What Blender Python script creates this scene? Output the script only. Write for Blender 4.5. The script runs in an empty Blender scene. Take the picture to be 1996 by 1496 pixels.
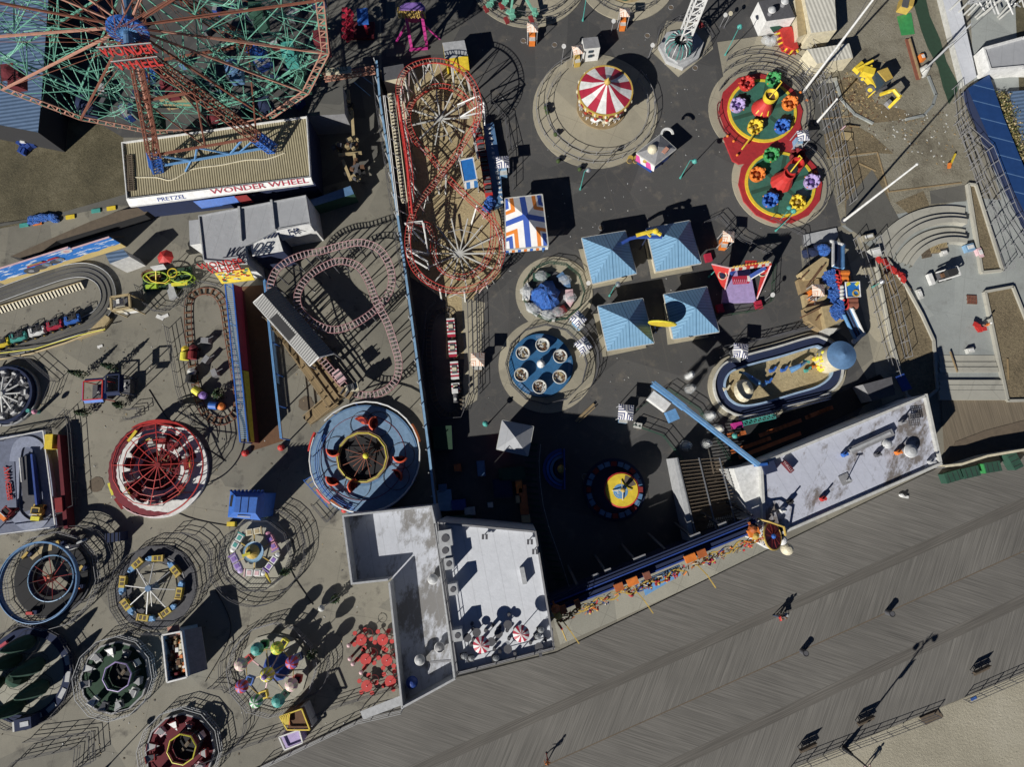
import bpy, math, random
from math import pi, sin, cos, radians, atan, atan2, hypot
from mathutils import Vector as V, Matrix
random.seed(7)
S = bpy.context.scene
# ---------------- camera, sky, sun, exposure ----------------
H = 70.0; F = 1150.0; TH = atan(182 / F)
cam = bpy.data.cameras.new('camera'); co = bpy.data.objects.new('camera', cam); S.collection.objects.link(co)
co.location = (0, 0, H); co.rotation_euler = (TH, 0, 0)
cam.sensor_width = 36; cam.lens = 36 * F / 1996; cam.clip_end = 2000; S.camera = co
SUN_AZ = radians(227.5); SUN_EL = radians(30)      # direction towards the sun, from +x counter-clockwise
w = bpy.data.worlds.new('World'); S.world = w; w.use_nodes = True
sky = w.node_tree.nodes.new('ShaderNodeTexSky'); sky.sky_type = 'NISHITA'; sky.sun_disc = False
sky.sun_elevation = SUN_EL; sky.sun_rotation = pi / 2 - SUN_AZ
sky.air_density = .3; sky.dust_density = .0; sky.ozone_density = 6.0
bg = w.node_tree.nodes['Background']; bg.inputs[1].default_value = 0.05
w.node_tree.links.new(sky.outputs[0], bg.inputs[0])
sl = bpy.data.lights.new('sun', 'SUN'); sl.energy = 5.0; sl.angle = radians(0.5); sl.color = (1, .965, .90)
so = bpy.data.objects.new('sun', sl); S.collection.objects.link(so)
sd = V((cos(SUN_AZ) * cos(SUN_EL), sin(SUN_AZ) * cos(SUN_EL), sin(SUN_EL)))
so.rotation_euler = sd.to_track_quat('Z', 'Y').to_euler(); so.location = (0, 0, 120)
S.view_settings.view_transform = 'Standard'; S.view_settings.look = 'None'
S.view_settings.exposure = 0.2; S.view_settings.gamma = 1

# ---------------- from a pixel of the photograph and a height to a point of the place ----------------
def P(px, py, z=0.0):
    x = (px - 998) / F; y = (748 - py) / F
    d = V((x, y * cos(TH) + sin(TH), y * sin(TH) - cos(TH)))
    return V((0, 0, H)) + d * ((z - H) / d.z)
def K(z=0.0): return (H - z) / F

# ---------------- materials ----------------
MAT = {}
def nodes(name):
    m = bpy.data.materials.new(name); m.use_nodes = True
    nt = m.node_tree; b = nt.nodes['Principled BSDF']
    return m, nt, b
def N(nt, t, **kw):
    n = nt.nodes.new(t)
    for k, v in kw.items(): setattr(n, k, v)
    return n
def lk(nt, a, b): nt.links.new(a, b)
def ramp(nt, src, stops):
    r = N(nt, 'ShaderNodeValToRGB'); lk(nt, src, r.inputs[0])
    e = r.color_ramp.elements
    while len(e) < len(stops): e.new(.5)
    for i, (p, c) in enumerate(stops):
        e[i].position = p; e[i].color = (*c, 1) if len(c) == 3 else c
    return r.outputs[0]
def noise(nt, vec, scale, detail=4, rough=.6):
    n = N(nt, 'ShaderNodeTexNoise'); n.inputs['Scale'].default_value = scale
    n.inputs['Detail'].default_value = detail; n.inputs['Roughness'].default_value = rough
    if vec is not None: lk(nt, vec, n.inputs['Vector'])
    return n.outputs[0]
def mix(nt, fac, a, b, mode='MIX'):
    n = N(nt, 'ShaderNodeMix', data_type='RGBA', blend_type=mode)
    if isinstance(fac, (int, float)): n.inputs[0].default_value = fac
    else: lk(nt, fac, n.inputs[0])
    for i, c in ((6, a), (7, b)):
        if isinstance(c, tuple): n.inputs[i].default_value = (*c, 1) if len(c) == 3 else c
        else: lk(nt, c, n.inputs[i])
    return n.outputs[2]
def mth(nt, op, a, b=0.0):
    n = N(nt, 'ShaderNodeMath', operation=op)
    for i, c in enumerate((a, b)):
        if isinstance(c, (int, float)): n.inputs[i].default_value = c
        else: lk(nt, c, n.inputs[i])
    return n.outputs[0]
def pos(nt): return N(nt, 'ShaderNodeNewGeometry').outputs['Position']
def objc(nt): return N(nt, 'ShaderNodeTexCoord').outputs['Object']
def mapping(nt, vec, rot=0.0, scale=(1, 1, 1)):
    m = N(nt, 'ShaderNodeMapping'); m.inputs['Rotation'].default_value = (0, 0, rot); m.inputs['Scale'].default_value = scale
    m.vector_type = 'TEXTURE' if False else 'POINT'
    if rot and scale != (1, 1, 1): return mapping(nt, mapping(nt, vec, rot), 0, scale)
    lk(nt, vec, m.inputs['Vector']); return m.outputs[0]
def bump(nt, b, h, dist=.02, st=.5):
    n = N(nt, 'ShaderNodeBump'); n.inputs['Distance'].default_value = dist; n.inputs['Strength'].default_value = st
    lk(nt, h, n.inputs['Height']); lk(nt, n.outputs[0], b.inputs['Normal'])

COL = dict(  # real-world base colours
 white=(.74, .74, .72), cream=(.66, .60, .44), offwhite=(.55, .55, .52), grey=(.26, .26, .27), lgrey=(.42, .43, .44), dgrey=(.09, .09, .10), black=(.02, .02, .022),
 steel=(.35, .36, .38), red=(.52, .035, .03), dred=(.22, .018, .02), maroon=(.13, .012, .02), crimson=(.42, .02, .05), orange=(.72, .20, .03), dorange=(.45,.12,.03), yellow=(.75, .55, .04), lemon=(.72, .66, .06),
 gold=(.52, .36, .08), lime=(.38, .55, .05), green=(.05, .30, .09), dgreen=(.018, .07, .045), teal=(.07, .34, .30), mint=(.16, .42, .31), pinegreen=(.02, .055, .03),
 blue=(.03, .13, .48), royal=(.02, .06, .28), tubred=(.62, .09, .04), deckred=(.40, .03, .035), discblue=(.025, .12, .27), floorblue=(.17, .28, .42), cupgreen=(.045, .15, .11), navy=(.010, .02, .065), sky=(.13, .30, .55), steelblue=(.10, .20, .36), lblue=(.22, .38, .56), pblue=(.32, .44, .60), cobalt=(.02, .17, .52),
 mustard=(.50, .37, .05), trackpink=(.40, .20, .21), tiepink=(.50, .36, .36), lilacgrey=(.27, .30, .40), deckblue=(.15, .17, .24), purple=(.24, .14, .45), lilac=(.42, .33, .60), magenta=(.45, .03, .22), pink=(.65, .28, .38), lpink=(.72, .48, .50), salmon=(.50, .25, .18), rust=(.22, .075, .045), brown=(.14, .07, .035), wood=(.30, .22, .12), dwood=(.13, .10, .07),
 tan=(.42, .33, .18), skin=(.50, .30, .21), rubber=(.02, .02, .02), foliage=(.045, .075, .02), dryleaf=(.20, .17, .06), denim=(.03, .06, .14))
METAL = {'steel': .6, 'chrome': 1}
def M(k):
    if k in MAT: return MAT[k]
    m, nt, b = nodes(k)
    c = COL[k]
    p = pos(nt)
    n1 = noise(nt, p, 2.2, 4); n2 = noise(nt, p, 11, 3)
    v = mth(nt, 'ADD', mth(nt, 'MULTIPLY', n1, .8), mth(nt, 'MULTIPLY', n2, .5))
    col = mix(nt, ramp(nt, v, [(.35, (0, 0, 0)), (.95, (1, 1, 1))]), tuple(x * .62 + .004 for x in c), tuple(min(.85, x * 1.15) for x in c))
    lk(nt, col, b.inputs['Base Color'])
    b.inputs['Roughness'].default_value = .92 if k in ('maroon', 'dred', 'rust', 'salmon', 'black', 'dgrey', 'navy', 'pinegreen', 'dgreen', 'dwood', 'brown') else .55 if k not in ('steel',) else .4
    b.inputs['Metallic'].default_value = METAL.get(k, 0)
    MAT[k] = m; return m
def special(name, fn):
    m, nt, b = nodes(name); b.inputs['Roughness'].default_value = .85
    fn(nt, b); MAT[name] = m
def ground_mat(name, c, dark=.6, stain=(.05, .045, .04), joints=0, jrot=0, speck=.25, amt=.5):
    def fn(nt, b):
        p = pos(nt)
        big = ramp(nt, noise(nt, p, .12, 5, .65), [(.3, (0, 0, 0)), (.72, (1, 1, 1))])
        med = ramp(nt, noise(nt, p, 1.1, 6, .7), [(.25, (0, 0, 0)), (.8, (1, 1, 1))])
        col = mix(nt, big, tuple(x * dark for x in c), tuple(x * 1.12 for x in c))
        col = mix(nt, mth(nt, 'MULTIPLY', med, .55), col, tuple(x * 1.2 for x in c))
        fine = noise(nt, p, 14, 3, .8)
        col = mix(nt, speck, col, ramp(nt, fine, [(.3, tuple(x * .35 for x in c)), (.7, tuple(min(.9, x * 1.6) for x in c))]))
        st = ramp(nt, noise(nt, p, .55, 5, .65), [(.55, (0, 0, 0)), (.72, (1, 1, 1))])
        col = mix(nt, mth(nt, 'MULTIPLY', st, amt), col, stain)
        cr = N(nt, 'ShaderNodeTexVoronoi', feature='DISTANCE_TO_EDGE'); cr.inputs['Scale'].default_value = .16
        lk(nt, N(nt, 'ShaderNodeNewGeometry').outputs['Position'], cr.inputs['Vector'])
        vc = N(nt, 'ShaderNodeTexVoronoi'); vc.inputs['Scale'].default_value = .13; lk(nt, p, vc.inputs['Vector'])
        bw = N(nt, 'ShaderNodeSeparateColor'); lk(nt, vc.outputs['Color'], bw.inputs[0])
        col = mix(nt, .8, col, ramp(nt, bw.outputs[0], [(0, (.72, .73, .75)), (1, (1.16, 1.15, 1.13))]), 'MULTIPLY')
        if joints:
            mp = mapping(nt, p, jrot)
            sx = N(nt, 'ShaderNodeSeparateXYZ'); lk(nt, mp, sx.inputs[0])
            jj = None
            for o in (0, 1):
                t = mth(nt, 'LESS_THAN', mth(nt, 'FRACT', mth(nt, 'DIVIDE', sx.outputs[o], joints)), .07 / joints)
                jj = t if jj is None else mth(nt, 'MAXIMUM', jj, t)
            col = mix(nt, mth(nt, 'MULTIPLY', jj, .28), col, stain)
        else:
            col = mix(nt, mth(nt, 'MULTIPLY', mth(nt, 'LESS_THAN', cr.outputs[0], .008), .16), col, stain)
        lk(nt, col, b.inputs['Base Color'])
        bump(nt, b, fine, .02, .4)
    special(name, fn)
ground_mat('concrete', (.222, .208, .168), joints=9, jrot=.15, amt=.8, dark=.62)
ground_mat('asphalt', (.074, .073, .072), stain=(.135, .12, .10), amt=.75, speck=.5)
ground_mat('pavement', (.115, .112, .10), joints=3.0, jrot=.3, amt=.3)
ground_mat('slab', (.34, .31, .235), dark=.75, joints=5, jrot=.4, amt=.2)
ground_mat('apron', (.31, .30, .25), dark=.8, joints=3.2, jrot=.43, amt=.15)
ground_mat('plaza', (.30, .32, .31), dark=.65, stain=(.16, .16, .15), amt=.5, joints=5, jrot=.2)
ground_mat('step', (.37, .36, .31), dark=.85, amt=.15, speck=.15)
def dirtfn(a, bcol, c3, fine=.5, sc=.35):
    def fn(nt, b):
        p = pos(nt)
        n = noise(nt, p, sc, 8, .75); n2 = noise(nt, p, 3.5, 6, .8)
        col = ramp(nt, n, [(.32, a), (.5, bcol), (.68, c3)])
        col = mix(nt, fine, col, ramp(nt, n2, [(.35, tuple(x * .3 for x in a)), (.65, tuple(x * 1.5 for x in bcol))]))
        lk(nt, col, b.inputs['Base Color']); bump(nt, b, n2, .12, .9)
    return fn
special('beach', dirtfn((.29, .265, .20), (.37, .34, .26), (.42, .39, .31), .07, .09))
special('dirt', dirtfn((.045, .04, .02), (.105, .09, .05), (.20, .175, .11), .35, .2))  # brown-green dirt, contrast also raised to suggest shadows lying on it
special('site_sand', dirtfn((.095, .08, .055), (.24, .22, .165), (.30, .28, .225), .2, .16))
special('soil', dirtfn((.10, .08, .045), (.19, .15, .09), (.24, .20, .12)))
special('play_sand', dirtfn((.28, .22, .12), (.40, .32, .18), (.46, .38, .22), .3))
special('turf', dirtfn((.02, .05, .015), (.04, .09, .03), (.09, .13, .05)))
def plankfn(rot, c):
    def fn(nt, b):
        p = pos(nt)
        mp = mapping(nt, p, -rot, (.14, 11, 1))
        n = noise(nt, mp, 1.0, 3, .7)
        mp2 = mapping(nt, p, -rot, (.16, 19, 1)); n2 = noise(nt, mp2, 1.0, 2, .6)
        big = noise(nt, p, .08, 4, .6)
        col = ramp(nt, n, [(.3, tuple(x * .66 for x in c)), (.5, c), (.7, tuple(x * 1.35 for x in c))])
        col = mix(nt, .5, col, ramp(nt, n2, [(.34, tuple(x * .45 for x in c)), (.5, c), (.66, tuple(x * 1.7 for x in c))]))
        col = mix(nt, .55, col, ramp(nt, big, [(.3, (.62, .6, .58)), (.7, (1.1, 1.08, 1.05))]), 'MULTIPLY')
        sx = N(nt, 'ShaderNodeSeparateXYZ'); lk(nt, mapping(nt, p, -rot), sx.inputs[0])
        gap = mth(nt, 'LESS_THAN', mth(nt, 'FRACT', mth(nt, 'DIVIDE', sx.outputs[1], .30)), .12)
        col = mix(nt, mth(nt, 'MULTIPLY', gap, .12), col, (.03, .028, .025))
        lk(nt, col, b.inputs['Base Color']); bump(nt, b, n2, .01, .5)
    return fn
PC = (.140, .134, .123)
special('planks_a', plankfn(radians(-17), PC)); special('planks_b', plankfn(radians(66), (.148, .142, .130)))
special('planks_c', plankfn(radians(23.5), (.115, .108, .097)))
special('planks_warm', plankfn(radians(100), (.17, .14, .10)))
special('deck_wood', plankfn(radians(-52), (.26, .19, .10)))
def stripefn(rot, period, c1, c2, duty=.5, rough=.5, obj=True, bmp=.03):
    def fn(nt, b):
        p = objc(nt) if obj else pos(nt)
        sx = N(nt, 'ShaderNodeSeparateXYZ'); lk(nt, mapping(nt, p, -rot), sx.inputs[0])
        fr = mth(nt, 'FRACT', mth(nt, 'DIVIDE', mth(nt, 'ADD', sx.outputs[0], 500.0), period))
        t = mth(nt, 'LESS_THAN', fr, duty)
        col = mix(nt, t, c1, c2)
        col = mix(nt, .5, col, ramp(nt, noise(nt, p, 1.2, 5, .7), [(.3, (.55, .55, .55)), (.75, (1, 1, 1))]), 'MULTIPLY')
        lk(nt, col, b.inputs['Base Color']); b.inputs['Roughness'].default_value = rough
        bump(nt, b, mth(nt, 'PINGPONG', fr, .5), bmp, .8)
    return fn
special('corrugated_tan', stripefn(radians(11), .28, (.27, .23, .14), (.36, .32, .21), .5, bmp=.12))
special('corrugated_blue', stripefn(pi / 2 + .15, .5, (.10, .16, .26), (.13, .20, .32), .5, bmp=.1))
special('corrugated_grey', stripefn(radians(-50), .3, (.13, .13, .125), (.18, .18, .175), .5, bmp=.1))
special('container_white', stripefn(radians(15), .5, (.62, .60, .52), (.70, .68, .60), .5, bmp=.06))
special('blue_panel_roof', stripefn(radians(74), 2.2, (.02, .06, .19), (.12, .22, .40), .05, .35, bmp=.02))
special('striped_awning', stripefn(0, .9, (.75, .75, .73), (.04, .20, .5), .5, bmp=0))
special('yellow_red_steps', stripefn(0, .5, (.85, .55, .03), (.6, .06, .02), .45, bmp=0))
special('barrier_stripe', stripefn(0, .9, (.62, .57, .42), (.10, .10, .10), .5, bmp=0))
special('red_white_stripe', stripefn(0, .9, (.7, .7, .68), (.5, .05, .03), .5, bmp=0))
special('black_yellow_stripe', stripefn(.7, .5, (.65, .5, .05), (.03, .03, .03), .5, bmp=0))
special('pink_stripe', stripefn(0, .45, (.75, .72, .72), (.6, .08, .3), .5, bmp=0))
def minfn(period, stops, seam=None, rough=.6):
    def fn(nt, b):
        p = objc(nt); sx = N(nt, 'ShaderNodeSeparateXYZ'); lk(nt, p, sx.inputs[0])
        t = mth(nt, 'MINIMUM', mth(nt, 'ABSOLUTE', sx.outputs[0]), mth(nt, 'ABSOLUTE', sx.outputs[1]))
        fr = mth(nt, 'FRACT', mth(nt, 'DIVIDE', t, period)) if not seam else mth(nt, 'DIVIDE', t, period)
        r = N(nt, 'ShaderNodeValToRGB'); lk(nt, fr, r.inputs[0]); r.color_ramp.interpolation = 'CONSTANT'
        e = r.color_ramp.elements
        while len(e) < len(stops): e.new(.5)
        for i, (q, c) in enumerate(stops): e[i].position = q; e[i].color = (*c, 1)
        col = mix(nt, .5, r.outputs[0], ramp(nt, noise(nt, p, 1.5, 4), [(.3, (.7, .7, .7)), (.75, (1, 1, 1))]), 'MULTIPLY')
        lk(nt, col, b.inputs['Base Color']); b.inputs['Roughness'].default_value = rough
    return fn
WH = (.80, .79, .77)
special('seam_roof_blue', minfn(.36, [(0, (.07, .16, .27)), (.14, (.20, .37, .54))], rough=.4))
special('chevron_navy', minfn(.25, [(0, WH), (.5, (.02, .035, .16))]))
special('chevron_orange', minfn(.25, [(0, (.78, .68, .58)), (.72, (.55, .22, .10))]))
special('chevron_tent', minfn(2.6, [(0, (.04, .10, .42)), (.13, WH), (.42, (.72, .22, .03)), (.60, WH), (.68, (.04, .10, .42)), (.86, WH)], seam=1))
def memfn(c, st, thr, rot=0.0, sc=.35):
    def fn(nt, b):
        p = pos(nt)
        mp = mapping(nt, p, rot, (1, .45, 1))
        s1 = ramp(nt, noise(nt, mp, sc, 7, .75), [(thr, (0, 0, 0)), (thr + .09, (1, 1, 1))])
        w_ = noise(nt, p, 1.6, 6, .7)
        col = mix(nt, w_, tuple(x * .82 for x in c), tuple(min(.85, x * 1.12) for x in c))
        col = mix(nt, mth(nt, 'MULTIPLY', s1, .85), col, st)
        sx = N(nt, 'ShaderNodeSeparateXYZ'); lk(nt, mapping(nt, p, -rot), sx.inputs[0])
        seam = mth(nt, 'LESS_THAN', mth(nt, 'FRACT', mth(nt, 'DIVIDE', sx.outputs[0], 1.5)), .06)
        col = mix(nt, mth(nt, 'MULTIPLY', seam, .25), col, tuple(x * .5 for x in c))
        lk(nt, col, b.inputs['Base Color']); bump(nt, b, w_, .06, .5)
    return fn
special('roof_white', memfn((.60, .62, .66), (.34, .32, .28), .66, .2))
special('roof_aged', memfn((.50, .52, .57), (.15, .14, .125), .475, .2, .3))
special('roof_stained', memfn((.47, .49, .57), (.10, .075, .05), .50, .5, .28))
special('roof_grey', memfn((.34, .35, .37), (.16, .15, .15), .68, -.2))
def plasticfn(nt, b):
    b.inputs['Base Color'].default_value = (.75, .78, .8, 1); b.inputs['Roughness'].default_value = .25
    b.inputs['Alpha'].default_value = .32
    bump(nt, b, noise(nt, pos(nt), 5, 4), .15, .9)
special('clear_plastic', plasticfn)
def tarpfn(nt, b):
    p = pos(nt); n = noise(nt, p, 2.5, 5, .7)
    lk(nt, ramp(nt, n, [(.3, (.02, .08, .35)), (.7, (.06, .20, .62))]), b.inputs['Base Color'])
    b.inputs['Roughness'].default_value = .35; bump(nt, b, n, .5, 1)
special('blue_tarp', tarpfn)
def glassfn(nt, b):
    b.inputs['Base Color'].default_value = (.03, .05, .07, 1); b.inputs['Roughness'].default_value = .08
special('glass', glassfn)
def muralfn(nt, b):      # painted sky with clouds over a sand band
    o = objc(nt); sx = N(nt, 'ShaderNodeSeparateXYZ'); lk(nt, o, sx.inputs[0])
    cl = ramp(nt, noise(nt, mapping(nt, o, 0, (.5, 1, 2.2)), 1.2, 3), [(.56, (0, 0, 0)), (.6, (1, 1, 1))])
    skyc = mix(nt, cl, (.03, .20, .62), (.75, .8, .85))
    low = mth(nt, 'LESS_THAN', mth(nt, 'ADD', sx.outputs[2], mth(nt, 'MULTIPLY', noise(nt, o, .6, 2), .9)), 1.6)
    col = mix(nt, low, skyc, (.62, .48, .20)); lk(nt, col, b.inputs['Base Color'])
special('mural', muralfn)

# ---------------- mesh builder ----------------
class MB:
    def __init__(s, m='grey'): s.v = []; s.f = []; s.fm = []; s.ms = []; s.c(m); s.sm = False
    def c(s, m):
        if m not in s.ms: s.ms.append(m)
        s.k = s.ms.index(m); return s
    def add(s, vs, fs):
        o = len(s.v); s.v += [V(x) for x in vs]; s.f += [[o + i for i in f] for f in fs]; s.fm += [s.k] * len(fs); return s
    def box(s, c, d, rz=0.0, M3=None):
        hx, hy, hz = d[0] / 2, d[1] / 2, d[2] / 2; c = V(c)
        vs = [V((x, y, z)) for z in (-hz, hz) for x, y in ((-hx, -hy), (hx, -hy), (hx, hy), (-hx, hy))]
        R = M3 or Matrix.Rotation(rz, 3, 'Z'); vs = [c + R @ v for v in vs]
        return s.add(vs, [(3, 2, 1, 0), (4, 5, 6, 7), (0, 1, 5, 4), (1, 2, 6, 5), (2, 3, 7, 6), (3, 0, 4, 7)])
    def bar(s, a, b, w, h=None):
        a = V(a); b = V(b); d = b - a; L = d.length
        if L < 1e-5: return s
        h = w if h is None else h
        z = d / L; x = V((0, 0, 1)).cross(z)
        if x.length < 1e-3: x = V((1, 0, 0))
        x.normalize(); y = z.cross(x)
        vs = [p + x * (i * w / 2) + y * (j * h / 2) for p in (a, b) for i, j in ((-1, -1), (1, -1), (1, 1), (-1, 1))]
        return s.add(vs, [(3, 2, 1, 0), (4, 5, 6, 7), (0, 1, 5, 4), (1, 2, 6, 5), (2, 3, 7, 6), (3, 0, 4, 7)])
    def tube(s, pts, r, n=5, closed=False, r2=None):
        pts = [V(p) for p in pts]; m = len(pts); vs = []; x = None
        for i, p in enumerate(pts):
            a = pts[i - 1] if (i or closed) else p; b = pts[(i + 1) % m] if (i < m - 1 or closed) else p
            t = (b - a); t = t.normalized() if t.length > 1e-6 else V((0, 0, 1))
            if x is None:
                x = V((0, 0, 1)).cross(t)
                if x.length < 1e-2: x = V((1, 0, 0))
            x = (x - t * x.dot(t))
            x = x.normalized() if x.length > 1e-4 else V((1, 0, 0))
            y = t.cross(x); rr = r if r2 is None else r + (r2 - r) * i / (m - 1)
            vs += [p + (x * cos(2 * pi * k / n) + y * sin(2 * pi * k / n)) * rr for k in range(n)]
        fs = []
        for i in range(m if closed else m - 1):
            j = (i + 1) % m
            fs += [(i * n + k, i * n + (k + 1) % n, j * n + (k + 1) % n, j * n + k) for k in range(n)]
        if not closed: fs += [tuple(range(n - 1, -1, -1)), tuple((m - 1) * n + k for k in range(n))]
        return s.add(vs, fs)
    def prism(s, poly, z0, z1, top=None):
        a = sum(poly[i][0] * poly[(i + 1) % len(poly)][1] - poly[(i + 1) % len(poly)][0] * poly[i][1] for i in range(len(poly)))
        if a < 0: poly = poly[::-1]
        n = len(poly)
        vs = [V((p[0], p[1], z0)) for p in poly] + [V((p[0], p[1], z1)) for p in poly]
        k = s.k
        s.add(vs, [(i, (i + 1) % n, n + (i + 1) % n, n + i) for i in range(n)] + [tuple(range(n - 1, -1, -1))])
        if top: s.c(top)
        s.add(vs[n:], [tuple(range(n))]); s.k = k; return s
    def sheet(s, pts):
        n = len(pts); q = [V(p) for p in pts]
        nz = sum((q[i].x * q[(i + 1) % n].y - q[(i + 1) % n].x * q[i].y) for i in range(n))
        return s.add(q if nz > 0 else q[::-1], [tuple(range(n))])
    def cyl(s, c, r, h, n=16, r2=None, axis=None):
        c = V(c); r2 = r if r2 is None else r2; ax = V(axis).normalized() if axis is not None else V((0, 0, 1))
        R = ax.to_track_quat('Z', 'Y').to_matrix()
        vs = [c + R @ V((cos(2 * pi * k / n) * r, sin(2 * pi * k / n) * r, 0)) for k in range(n)]
        vs += [c + R @ V((cos(2 * pi * k / n) * r2, sin(2 * pi * k / n) * r2, h)) for k in range(n)]
        return s.add(vs, [(k, (k + 1) % n, n + (k + 1) % n, n + k) for k in range(n)] + [tuple(range(n - 1, -1, -1)), tuple(range(n, 2 * n))])
    def lathe(s, c, prof, n=20, a0=0, a1=2 * pi, ms=None, squash=(1, 1)):
        c = V(c); full = abs(a1 - a0 - 2 * pi) < 1e-6; cols = n if full else n + 1; m = len(prof)
        vs = []
        for k in range(cols):
            a = a0 + (a1 - a0) * k / n
            vs += [c + V((cos(a) * r * squash[0], sin(a) * r * squash[1], z)) for r, z in prof]
        for k in range(n):
            if ms: s.c(ms[k % len(ms)])
            j = (k + 1) % cols
            s_o = [(k * m + i, j * m + i, j * m + i + 1, k * m + i + 1) for i in range(m - 1)]
            if k == 0: base = len(s.v); s.v += vs
            s.f += [[base + q for q in f] for f in s_o]; s.fm += [s.k] * len(s_o)
        return s
    def ball(s, c, r, n=10, sq=(1, 1, 1)):
        m = max(4, n // 2)
        prof = [(r * sin(pi * i / m) + 1e-4, -r * cos(pi * i / m) * sq[2]) for i in range(m + 1)]
        return s.lathe(c, prof, n, squash=sq[:2])
    def ring(s, c, r0, r1, z0, z1, n=32, a0=0, a1=2 * pi):   # solid annulus
        return s.lathe(c, [(r0, z0), (r1, z0), (r1, z1), (r0, z1), (r0, z0)], n, a0, a1)
    def circ(s, c, r, tr, n=28, tn=5, a0=0, a1=2 * pi, tilt=None):
        c = V(c); full = abs(a1 - a0 - 2 * pi) < 1e-6
        pts = [V((cos(a0 + (a1 - a0) * i / n) * r, sin(a0 + (a1 - a0) * i / n) * r, 0)) for i in range(n if full else n + 1)]
        if tilt is not None: pts = [tilt @ p for p in pts]
        return s.tube([c + p for p in pts], tr, tn, full)
    def pyr(s, corners, apex, under=True):
        cs = [V(c) for c in corners]; n = len(cs)
        a = sum(cs[i].x * cs[(i + 1) % n].y - cs[(i + 1) % n].x * cs[i].y for i in range(n))
        if a < 0: cs = cs[::-1]
        s.add(cs + [V(apex)], [(i, (i + 1) % n, n) for i in range(n)] + ([tuple(range(n - 1, -1, -1))] if under else []))
        return s
    def truss(s, a, b, w, h, r, br, seg=None, up=V((0, 0, 1)), taper=1.0):
        a = V(a); b = V(b); d = (b - a); L = d.length; z = d / L
        x = up.cross(z)
        if x.length < 1e-2: x = V((1, 0, 0)).cross(z)
        x.normalize(); y = z.cross(x); seg = seg or max(2, int(L / max(w, h)))
        def c4(t): k = 1 + (taper - 1) * t; return [a + d * t + x * (i * w / 2 * k) + y * (j * h / 2 * k) for i, j in ((-1, -1), (1, -1), (1, 1), (-1, 1))]
        A, B = c4(0), c4(1)
        for i in range(4): s.bar(A[i], B[i], r * 2)
        for q in range(seg):
            p0, p1 = c4(q / seg), c4((q + 1) / seg)
            for i in range(4):
                j = (i + 1) % 4
                s.bar(p0[i], p1[j] if q % 2 else p1[j], br * 2); s.bar(p1[i], p1[j], br * 2)
        return s

C = S.collection
LOC = {}
def thing(name, label, cat, loc, rz=0.0, group=None):
    o = bpy.data.objects.new(name, None); C.objects.link(o); o.location = loc; o.rotation_euler = (0, 0, rz)
    o.empty_display_size = .3
    if label: o['label'] = label
    if cat: o['category'] = cat
    if group: o['group'] = group
    LOC[o.name] = Matrix.Translation(V(loc)) @ Matrix.Rotation(rz, 4, 'Z')
    return o
def mesh(name, mb, inv=None):
    me = bpy.data.meshes.new(name)
    vs = [inv @ v for v in mb.v] if inv is not None else mb.v
    me.from_pydata([tuple(v) for v in vs], [], mb.f)
    for k in mb.ms: me.materials.append(MAT.get(k) or M(k))
    me.polygons.foreach_set('material_index', mb.fm)
    if mb.sm: me.polygons.foreach_set('use_smooth', [True] * len(mb.f))
    me.update(); return me
def part(root, name, mb, label=None, local=False):   # a part: its mesh is given in world metres unless local
    if local: W = LOC[root.name]; me = mesh(name, mb)
    else: W = LOC[root.name]; me = mesh(name, mb, W.inverted())
    o = bpy.data.objects.new(name, me); C.objects.link(o); o.parent = root
    if label: o['label'] = label
    LOC[o.name] = W
    return o
def single(name, mb, label, cat, group=None, kind=None, rz=0.0):
    if kind == 'structure': o = bpy.data.objects.new(name, mesh(name, mb)); C.objects.link(o); o['kind'] = kind; return o
    xs = [v.x for v in mb.v]; ys = [v.y for v in mb.v]; zs = [v.z for v in mb.v]
    c = V(((min(xs) + max(xs)) / 2, (min(ys) + max(ys)) / 2, min(zs)))
    W = Matrix.Translation(c) @ Matrix.Rotation(rz, 4, 'Z')
    o = bpy.data.objects.new(name, mesh(name, mb, W.inverted())); C.objects.link(o); o.location = c; o.rotation_euler = (0, 0, rz)
    if label: o['label'] = label
    if cat: o['category'] = cat
    if group: o['group'] = group
    if kind: o['kind'] = kind
    LOC[o.name] = W
    return o
def dup(o, loc=None, rz=None, label=None, parent=None):
    c = o.copy(); C.objects.link(c)
    if parent: c.parent = parent
    if loc is not None: c.location = loc
    if rz is not None: c.rotation_euler = (0, 0, rz)
    if label: c['label'] = label
    for ch in list(o.children): dup(ch, parent=c)
    return c
def lettering(root, txt, o, xd, yd, width, height, mat='red', depth=.05, name='lettering', bold=0.0):
    cu = bpy.data.curves.new('t', 'FONT'); cu.body = txt; cu.extrude = .02; cu.resolution_u = 2; cu.offset = bold
    ob = bpy.data.objects.new('t', cu); C.objects.link(ob)
    dg = bpy.context.evaluated_depsgraph_get(); me = bpy.data.meshes.new_from_object(ob.evaluated_get(dg))
    bpy.data.objects.remove(ob)
    xs = [v.co.x for v in me.vertices]; ys = [v.co.y for v in me.vertices]
    x0, x1, y0, y1 = min(xs), max(xs), min(ys), max(ys)
    xd = V(xd).normalized(); yd = V(yd); yd = (yd - xd * yd.dot(xd)).normalized(); zd = xd.cross(yd)
    Wi = LOC[root.name].inverted()
    for v in me.vertices:
        a = (v.co.x - x0) / (x1 - x0) * width; b = (v.co.y - y0) / (y1 - y0) * height
        v.co = Wi @ (V(o) + xd * a + yd * b + zd * (v.co.z / .02 * depth / 2 + depth / 2 + .01))
    me.materials.clear(); me.materials.append(M(mat))
    for p in me.polygons: p.material_index = 0
    ob = bpy.data.objects.new(name, me); C.objects.link(ob); ob.parent = root; LOC[ob.name] = LOC[root.name]
    return ob
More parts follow.
